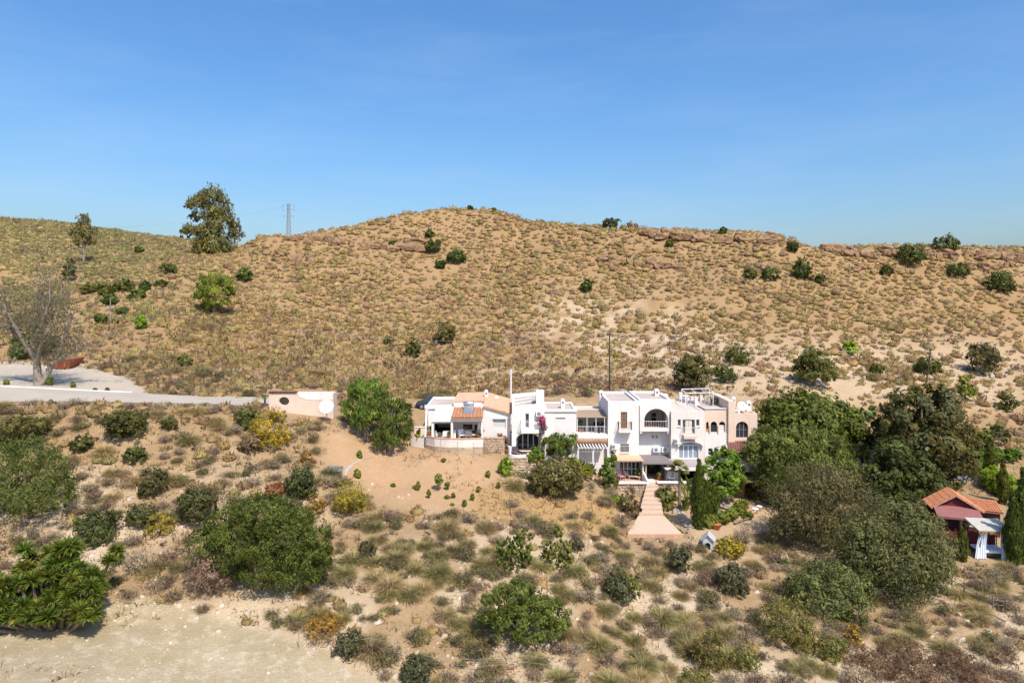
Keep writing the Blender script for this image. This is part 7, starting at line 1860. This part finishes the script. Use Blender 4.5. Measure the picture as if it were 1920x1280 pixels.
# gable house behind the big trees
D_ = 82.0; b = Vector((X(1648, D_), D_, float(ground(X(1648, D_), D_)))); t = thing('gable_house', 'pale house with brown gable roof half hidden between the big trees', 'house', b); ORG[t.name] = Vector((0, 0, 0))
s = D_ / FPX; zr0, ze0 = zrow(803, D_) - b.z, zrow(838, D_) - b.z
mb = MB(); facade(mb, -3.4, 3.4, -1, ze0, 0, .25, [('rect', -2.2, -1.2, .4, 2.0), ('rect', .6, 1.8, .2, 2.2)]); mb.poly([(-3.4, 0, ze0), (3.4, 0, ze0), (1.0, 0, zr0 - .5)]); mb.box(-3.4, -3.15, .25, 8, -1, ze0); mb.box(3.15, 3.4, .25, 8, -1, ze0); mb.build('wall', white, t)
tile_roof(t, (1.2, 8, zr0), (1.2, -.5, zr0 - .6), (-3.8, -.5, ze0 - .2), (-3.8, 8, ze0 + .3), plain('tan_roof', (.30, .20, .11), .9, .2), .3); tile_roof(t, (1.2, -.5, zr0 - .6), (1.2, 8, zr0), (3.8, 8, ze0 + .3), (3.8, -.5, ze0 - .2), plain('tan_roof2', (.30, .20, .11), .9, .2), .3)
lf = LF(0.0); window(t, lf, -2.18, -1.22, 1.98, .42, 2, 1, .1, .06); window(t, lf, .62, 1.78, 2.18, .22, 2, 1, .1, .06, gl=bglass)
# brown shed
D_ = 88.5; f = Fr(D_); t = thing('garden_shed', 'brown-roofed low shed on the upper garden terrace', 'shed', (f.x(1892), D_, f.z(856)))
mb = MB(); facade(mb, f.x(1870), f.x(1915), f.z(866), f.z(847), D_, .1, []); mb.box(f.x(1870), f.x(1870) + .1, D_ + .1, D_ + 3, f.z(866), f.z(847)); mb.box(f.x(1915) - .1, f.x(1915), D_ + .1, D_ + 3, f.z(866), f.z(847)); mb.build('wall', darkwood, t)
MB().slab([(f.x(1872), D_ - .4, f.z(849)), (f.x(1916), D_ - .4, f.z(849.5)), (f.x(1913), D_ + 3, f.z(837)), (f.x(1866), D_ + 3, f.z(836))], .08).build('roof', tilebrown, t)
stonewall('stone_wall', 'pale block garden wall beside the brown shed', X(1815, 90), X(1850, 90), 90, zrow(858, 90), zrow(842, 90), None, .3, .4, palestone)
# parked vehicle roof and bench under the brownish tree
b = hit(1778, 905); t = thing('parked_car', 'grey car half hidden under the big brownish tree', 'car', b); ORG[t.name] = Vector((0, 0, 0)); carA = t
def car(t_, paint):
    def sect(x_, prof): return [(x_, y_, z_) for y_, z_ in prof]
    L, w = 2.15, .88
    mb = MB(); st_ = [(-L, .45, .62), (-L + .12, .35, .82), (-1.35, .3, .92), (-.1, .3, .95), (1.2, .3, .93), (L - .15, .34, .88), (L, .45, .66)]
    secs = [[(x_, -w, lo), (x_, -w * 1.0, (lo + hi) / 2), (x_, -w * .93, hi), (x_, w * .93, hi), (x_, w, (lo + hi) / 2), (x_, w, lo)] for x_, lo, hi in st_]
    for a_, c_ in zip(secs[:-1], secs[1:]):
        for k in range(6): mb.poly([a_[k], c_[k], c_[(k + 1) % 6], a_[(k + 1) % 6]])
    mb.poly(secs[0]); mb.poly(secs[-1]); mb.build('body', paint, t_, bevel=.03)
    mb = MB(); mb.hexa([(-1.45, -w * .9, .93), (1.75, -w * .9, .93), (1.75, w * .9, .93), (-1.45, w * .9, .93)], [(-.75, -w * .74, 1.5), (1.3, -w * .74, 1.5), (1.3, w * .74, 1.5), (-.75, w * .74, 1.5)]); mb.build('windows', glass, t_)
    MB().hexa([(-.8, -w * .76, 1.5), (1.35, -w * .76, 1.5), (1.35, w * .76, 1.5), (-.8, w * .76, 1.5)], [(-.65, -w * .68, 1.57), (1.25, -w * .68, 1.57), (1.25, w * .68, 1.57), (-.65, w * .68, 1.57)]).build('roof', paint, t_, bevel=.03)
    for xx in (-1.35, 1.3):
        for sy in (-1, 1):
            wh = MB().lathe((xx, sy * (w - .02), .34), [(0, -.1), (.34, -.1), (.34, .1), (.22, .11), (0, .1)], 16, (0, sy, 0)).build('wheel', blackm, t_); MB().lathe((xx, sy * (w + .09), .34), [(0, .03), (.2, .02), (.2, 0), (0, 0)], 12, (0, sy, 0)).build('rim', greym, wh)
    for sy in (-.6, .6): MB().box(-L - .02, -L + .05, sy - .15, sy + .15, .62, .74).build('headlight', whitep, t_); MB().box(L - .05, L + .02, sy - .15, sy + .15, .66, .8).build('tail_light', redroof, t_)
car(t, greym); t.rotation_euler[2] = .2
b = Vector((X(812, 86.5), 86.5, zrow(761, 86.5) - .9)); b.z = max(b.z, float(ground(b.x, b.y)))
t = thing('parked_car', 'black car parked behind the bungalow, only its roof showing', 'car', b); ORG[t.name] = Vector((0, 0, 0)); car(t, carp); t.rotation_euler[2] = .05
# post-and-rail fence at the right
t = thing('wooden_fence', 'rustic wooden post-and-rail fence down the pale path', 'fence', hit(1830, 1130)); prev = None
for px, py in [(1768, 1095), (1785, 1104), (1808, 1118), (1832, 1130), (1862, 1142), (1886, 1146), (1905, 1162), (1925, 1172)]:
    b = hit(px, py); MB().tube([b - Vector((0, 0, .2)), b + Vector((0, 0, .85))], [.055, .045], 6).build('post', M_BARK, t)
    if prev:
        for h in (.72, .38): MB().tube([prev + Vector((0, 0, h)), b + Vector((0, 0, h))], .03, 5).build('rail', M_BARK, t)
    prev = b
t = thing('timber_edging', 'low timber edging along the pale path below the fence', 'edging', hit(1810, 1125)); prev = None
for px, py in [(1755, 1085), (1785, 1108), (1815, 1128), (1850, 1142), (1885, 1160)]:
    b = hit(px, py + 6)
    if prev: MB().tube([prev + Vector((0, 0, .06)), b + Vector((0, 0, .06))], .09, 6).build('log', M_BARKPALE, t)
    prev = b
for px, py in [(948, 1262 - 20), (1035, 1248), (1010, 1222), (860, 1262), (690, 1212), (742, 1225), (1072, 1262), (1916, 1170 + 20)]:
    pass
t = thing('wire_fence', 'thin wire fence on stakes crossing the lower slope', 'fence', hit(870, 1262)); prev = None
for px, py in [(560, 1215), (648, 1236), (695, 1228), (745, 1236), (798, 1262), (900, 1268), (990, 1262), (1068, 1272)]:
    b = hit(px, py); MB().tube([b - Vector((0, 0, .2)), b + Vector((0, 0, 1.1))], .022, 5).build('stake', greym, t)
    if prev:
        for h in (1.0, .6): MB().tube([prev + Vector((0, 0, h)), b + Vector((0, 0, h))], .006, 3).build('wire', greym, t)
    prev = b
t = thing('mesh_fence', 'wire mesh fence on thin posts below the bungalow wall', 'fence', hit(850, 850)); prev = None
for px, py in [(770, 838), (798, 846), (826, 850), (858, 855), (888, 858), (908, 858)]:
    b = hit(px, py); MB().tube([b - Vector((0, 0, .2)), b + Vector((0, 0, 1.5))], .025, 5).build('post', greym, t)
    if prev:
        for h in (.1, .5, .9, 1.35): MB().tube([prev + Vector((0, 0, h)), b + Vector((0, 0, h))], .007, 3).build('wire', greym, t)
    prev = b

# ------------------------------------------------------------------ poles, pylon, wires
def pole(px, py, h, label, r=.13, mat=None, arms=(), D=None, lean=0, name='utility_pole'):
    b = hit(px, py) if D is None else Vector((X(px, D), D, float(ground(X(px, D), D)))); s = b.y / FPX; h *= s
    t_ = thing(name, label, 'pole', b); top = b + Vector((lean * s, 0, h))
    MB().tube([b - Vector((0, 0, .5)), top], [r, r * .7], 8).build('shaft', mat or M_BARK, t_)
    for z_, w in arms:
        c_ = b.lerp(top, z_); MB().tube([c_ - Vector((w, 0, 0)), c_ + Vector((w, 0, 0))], .05, 5).build('crossarm', mat or M_BARK, t_)
        for q in (-.9, .9): MB().lathe(c_ + Vector((w * q, 0, .04)), [(.04, 0), (.06, .06), (.03, .14), (0, .15)], 8).build('insulator', whitep, t_)
    return top
pA = pole(1143, 738, 112, 'dark wooden utility pole behind the tall white house', .13, darkwood, ((.97, .5),), D=93)
pB = pole(1735, 728, 74, 'leaning dark wooden pole above the big brownish tree', .13, darkwood, ((.96, .4),), lean=10)
pC = pole(562, 682, 66, 'thin weathered pole on the slope above the utility building', .09, M_BARK, ((.93, .35),))
pole(207, 612, 54, 'wooden cross-shaped post in the valley bushes', .1, M_BARKPALE, ((.72, 1.1),), name='cross_post')
pole(958, 752, 102, 'plain white pole rising behind the two-storey house', .14, white, (), D=84.6, name='white_mast')
pole(1520, 700 - 190, 0.1, 'x', .01, M_BARK) if False else None
b = hit(541, 446); b.z -= .3; s = b.y / FPX; H = 66 * s
t = thing('lattice_pylon', 'steel lattice power pylon on the ridge', 'pylon', b)
w0, w1 = .5, .26
leg = lambda sx, sy, u: b + Vector((sx * (w0 + (w1 - w0) * u), sy * (w0 + (w1 - w0) * u), H * u))
for sx in (-1, 1):
    for sy in (-1, 1): MB().tube([leg(sx, sy, 0), leg(sx, sy, 1)], .05, 4).build('leg', greym, t)
n = 9; mb = MB()
for k in range(n):
    u0, u1 = k / n, (k + 1) / n
    for (a_, c_) in (((-1, -1), (1, -1)), ((1, -1), (1, 1)), ((1, 1), (-1, 1)), ((-1, 1), (-1, -1))):
        mb.tube([leg(*a_, u0), leg(*c_, u1)], .028, 3); mb.tube([leg(*c_, u0), leg(*a_, u1)], .028, 3); mb.tube([leg(*a_, u1), leg(*c_, u1)], .035, 3)
mb.build('lattice', greym, t)
arms = []
for u, w in ((.96, 1.5), (.84, 1.5), (.66, 1.2)):
    c_ = b + Vector((0, 0, H * u)); MB().hexa([c_ + Vector((-w, -.03, .0)), c_ + Vector((w, -.03, 0)), c_ + Vector((w, .03, 0)), c_ + Vector((-w, .03, 0))], [c_ + Vector((-w, -.03, .07)), c_ + Vector((w, -.03, .07)), c_ + Vector((w, .03, .07)), c_ + Vector((-w, .03, .07))]).build('crossarm', greym, t)
    for sx in (-1, 1): MB().tube([c_ + Vector((sx * w, 0, 0)), c_ + Vector((sx * w, 0, -.5))], .05, 5).build('insulator', tilebrown, t); arms.append(c_ + Vector((sx * w, 0, -.5)))
def wire(a_, c_, sag, label, r=.012):
    a_, c_ = Vector(a_), Vector(c_); t_ = []
    for k in range(13):
        u = k / 12; q = a_.lerp(c_, u); q.z -= sag * 4 * u * (1 - u); t_.append(q)
    o = MB().tube(t_, r, 3).build('power_line', greym); tag(o, label, 'cable')
wire(pA, pB, 1.2, 'thin cable strung between the two dark wooden poles')
wire(pC, pA, 1.5, 'thin cable from the weathered slope pole to the dark pole by the houses')
wire(arms[1], arms[1] + Vector((60, 60, -6)), 3, 'thin pylon line leading away behind the summit'); wire(arms[0], arms[0] + Vector((-120, 60, 4)), 4, 'thin pylon line leading away over the valley')

# ------------------------------------------------------------------ rock ledges on the hill
r_ = np.random.default_rng(61)
def outcrop(label, pts, n, wpx=(7, 22), hpx=(3, 7), mat=None):
    t_ = thing('rock_outcrop', label, 'rocks', hit(*pts[len(pts) // 2])); xs_ = [q[0] for q in pts]; ys_ = [q[1] for q in pts]
    for k in range(n):
        px = r_.uniform(xs_[0], xs_[-1]); py = float(np.interp(px, xs_, ys_)) + r_.normal() * 3.2
        b = hit(px, py); s = b.y / FPX; w, h = r_.uniform(*wpx) * s, r_.uniform(*hpx) * s
        stone(t_, b + Vector((0, -.5, h * .45)), w, w * r_.uniform(.5, .8), h * 1.9, mat or rockm, r_, 'rock')
    return t_
outcrop('long broken rock ledge below the summit', [(655,462),(700,464),(745,466),(795,468)], 26)
outcrop('dark overhanging rock slab under the summit bushes', [(745,464),(795,467)], 9, (16, 34), (5, 8))
outcrop('rock ledge at the ridge end near the pylon', [(535,446),(560,452),(600,450),(650,452)], 24, (6, 18), (4, 8))
outcrop('scattered rocks on the slope beneath the pylon', [(520,478),(560,490),(600,496)], 12, (6, 16), (4, 7))
outcrop('banded rock ledge along the right-hand skyline', [(1195,438),(1280,446),(1340,452),(1400,450),(1450,452)], 46, (8, 26), (4, 7))
outcrop('lower rock shelf with shadowed underside in mid slope', [(1120,486),(1160,488),(1210,497),(1280,502)], 24, (8, 26), (4, 7))
outcrop('rock shelf under the flat green thicket', [(1385,498),(1420,503),(1470,508)], 12, (8, 22), (4, 7))
outcrop('layered cliff band along the lower skyline', [(1535,466),(1600,474),(1680,478),(1760,478),(1840,480),(1930,482)], 62, (9, 28), (4, 8))
outcrop('second broken rock band under the cliff line', [(1600,506),(1680,508),(1760,506),(1840,500),(1930,494)], 30, (8, 22), (3, 7))
outcrop('few rocks poking from the tussocks in mid slope', [(690,585),(760,578),(860,590)], 9, (6, 16), (3, 5))
outcrop('pale stones lying on the eroded bank behind the houses', [(1420,700),(1560,706),(1700,712),(1900,700)], 22, (4, 9), (2, 4), palestone)
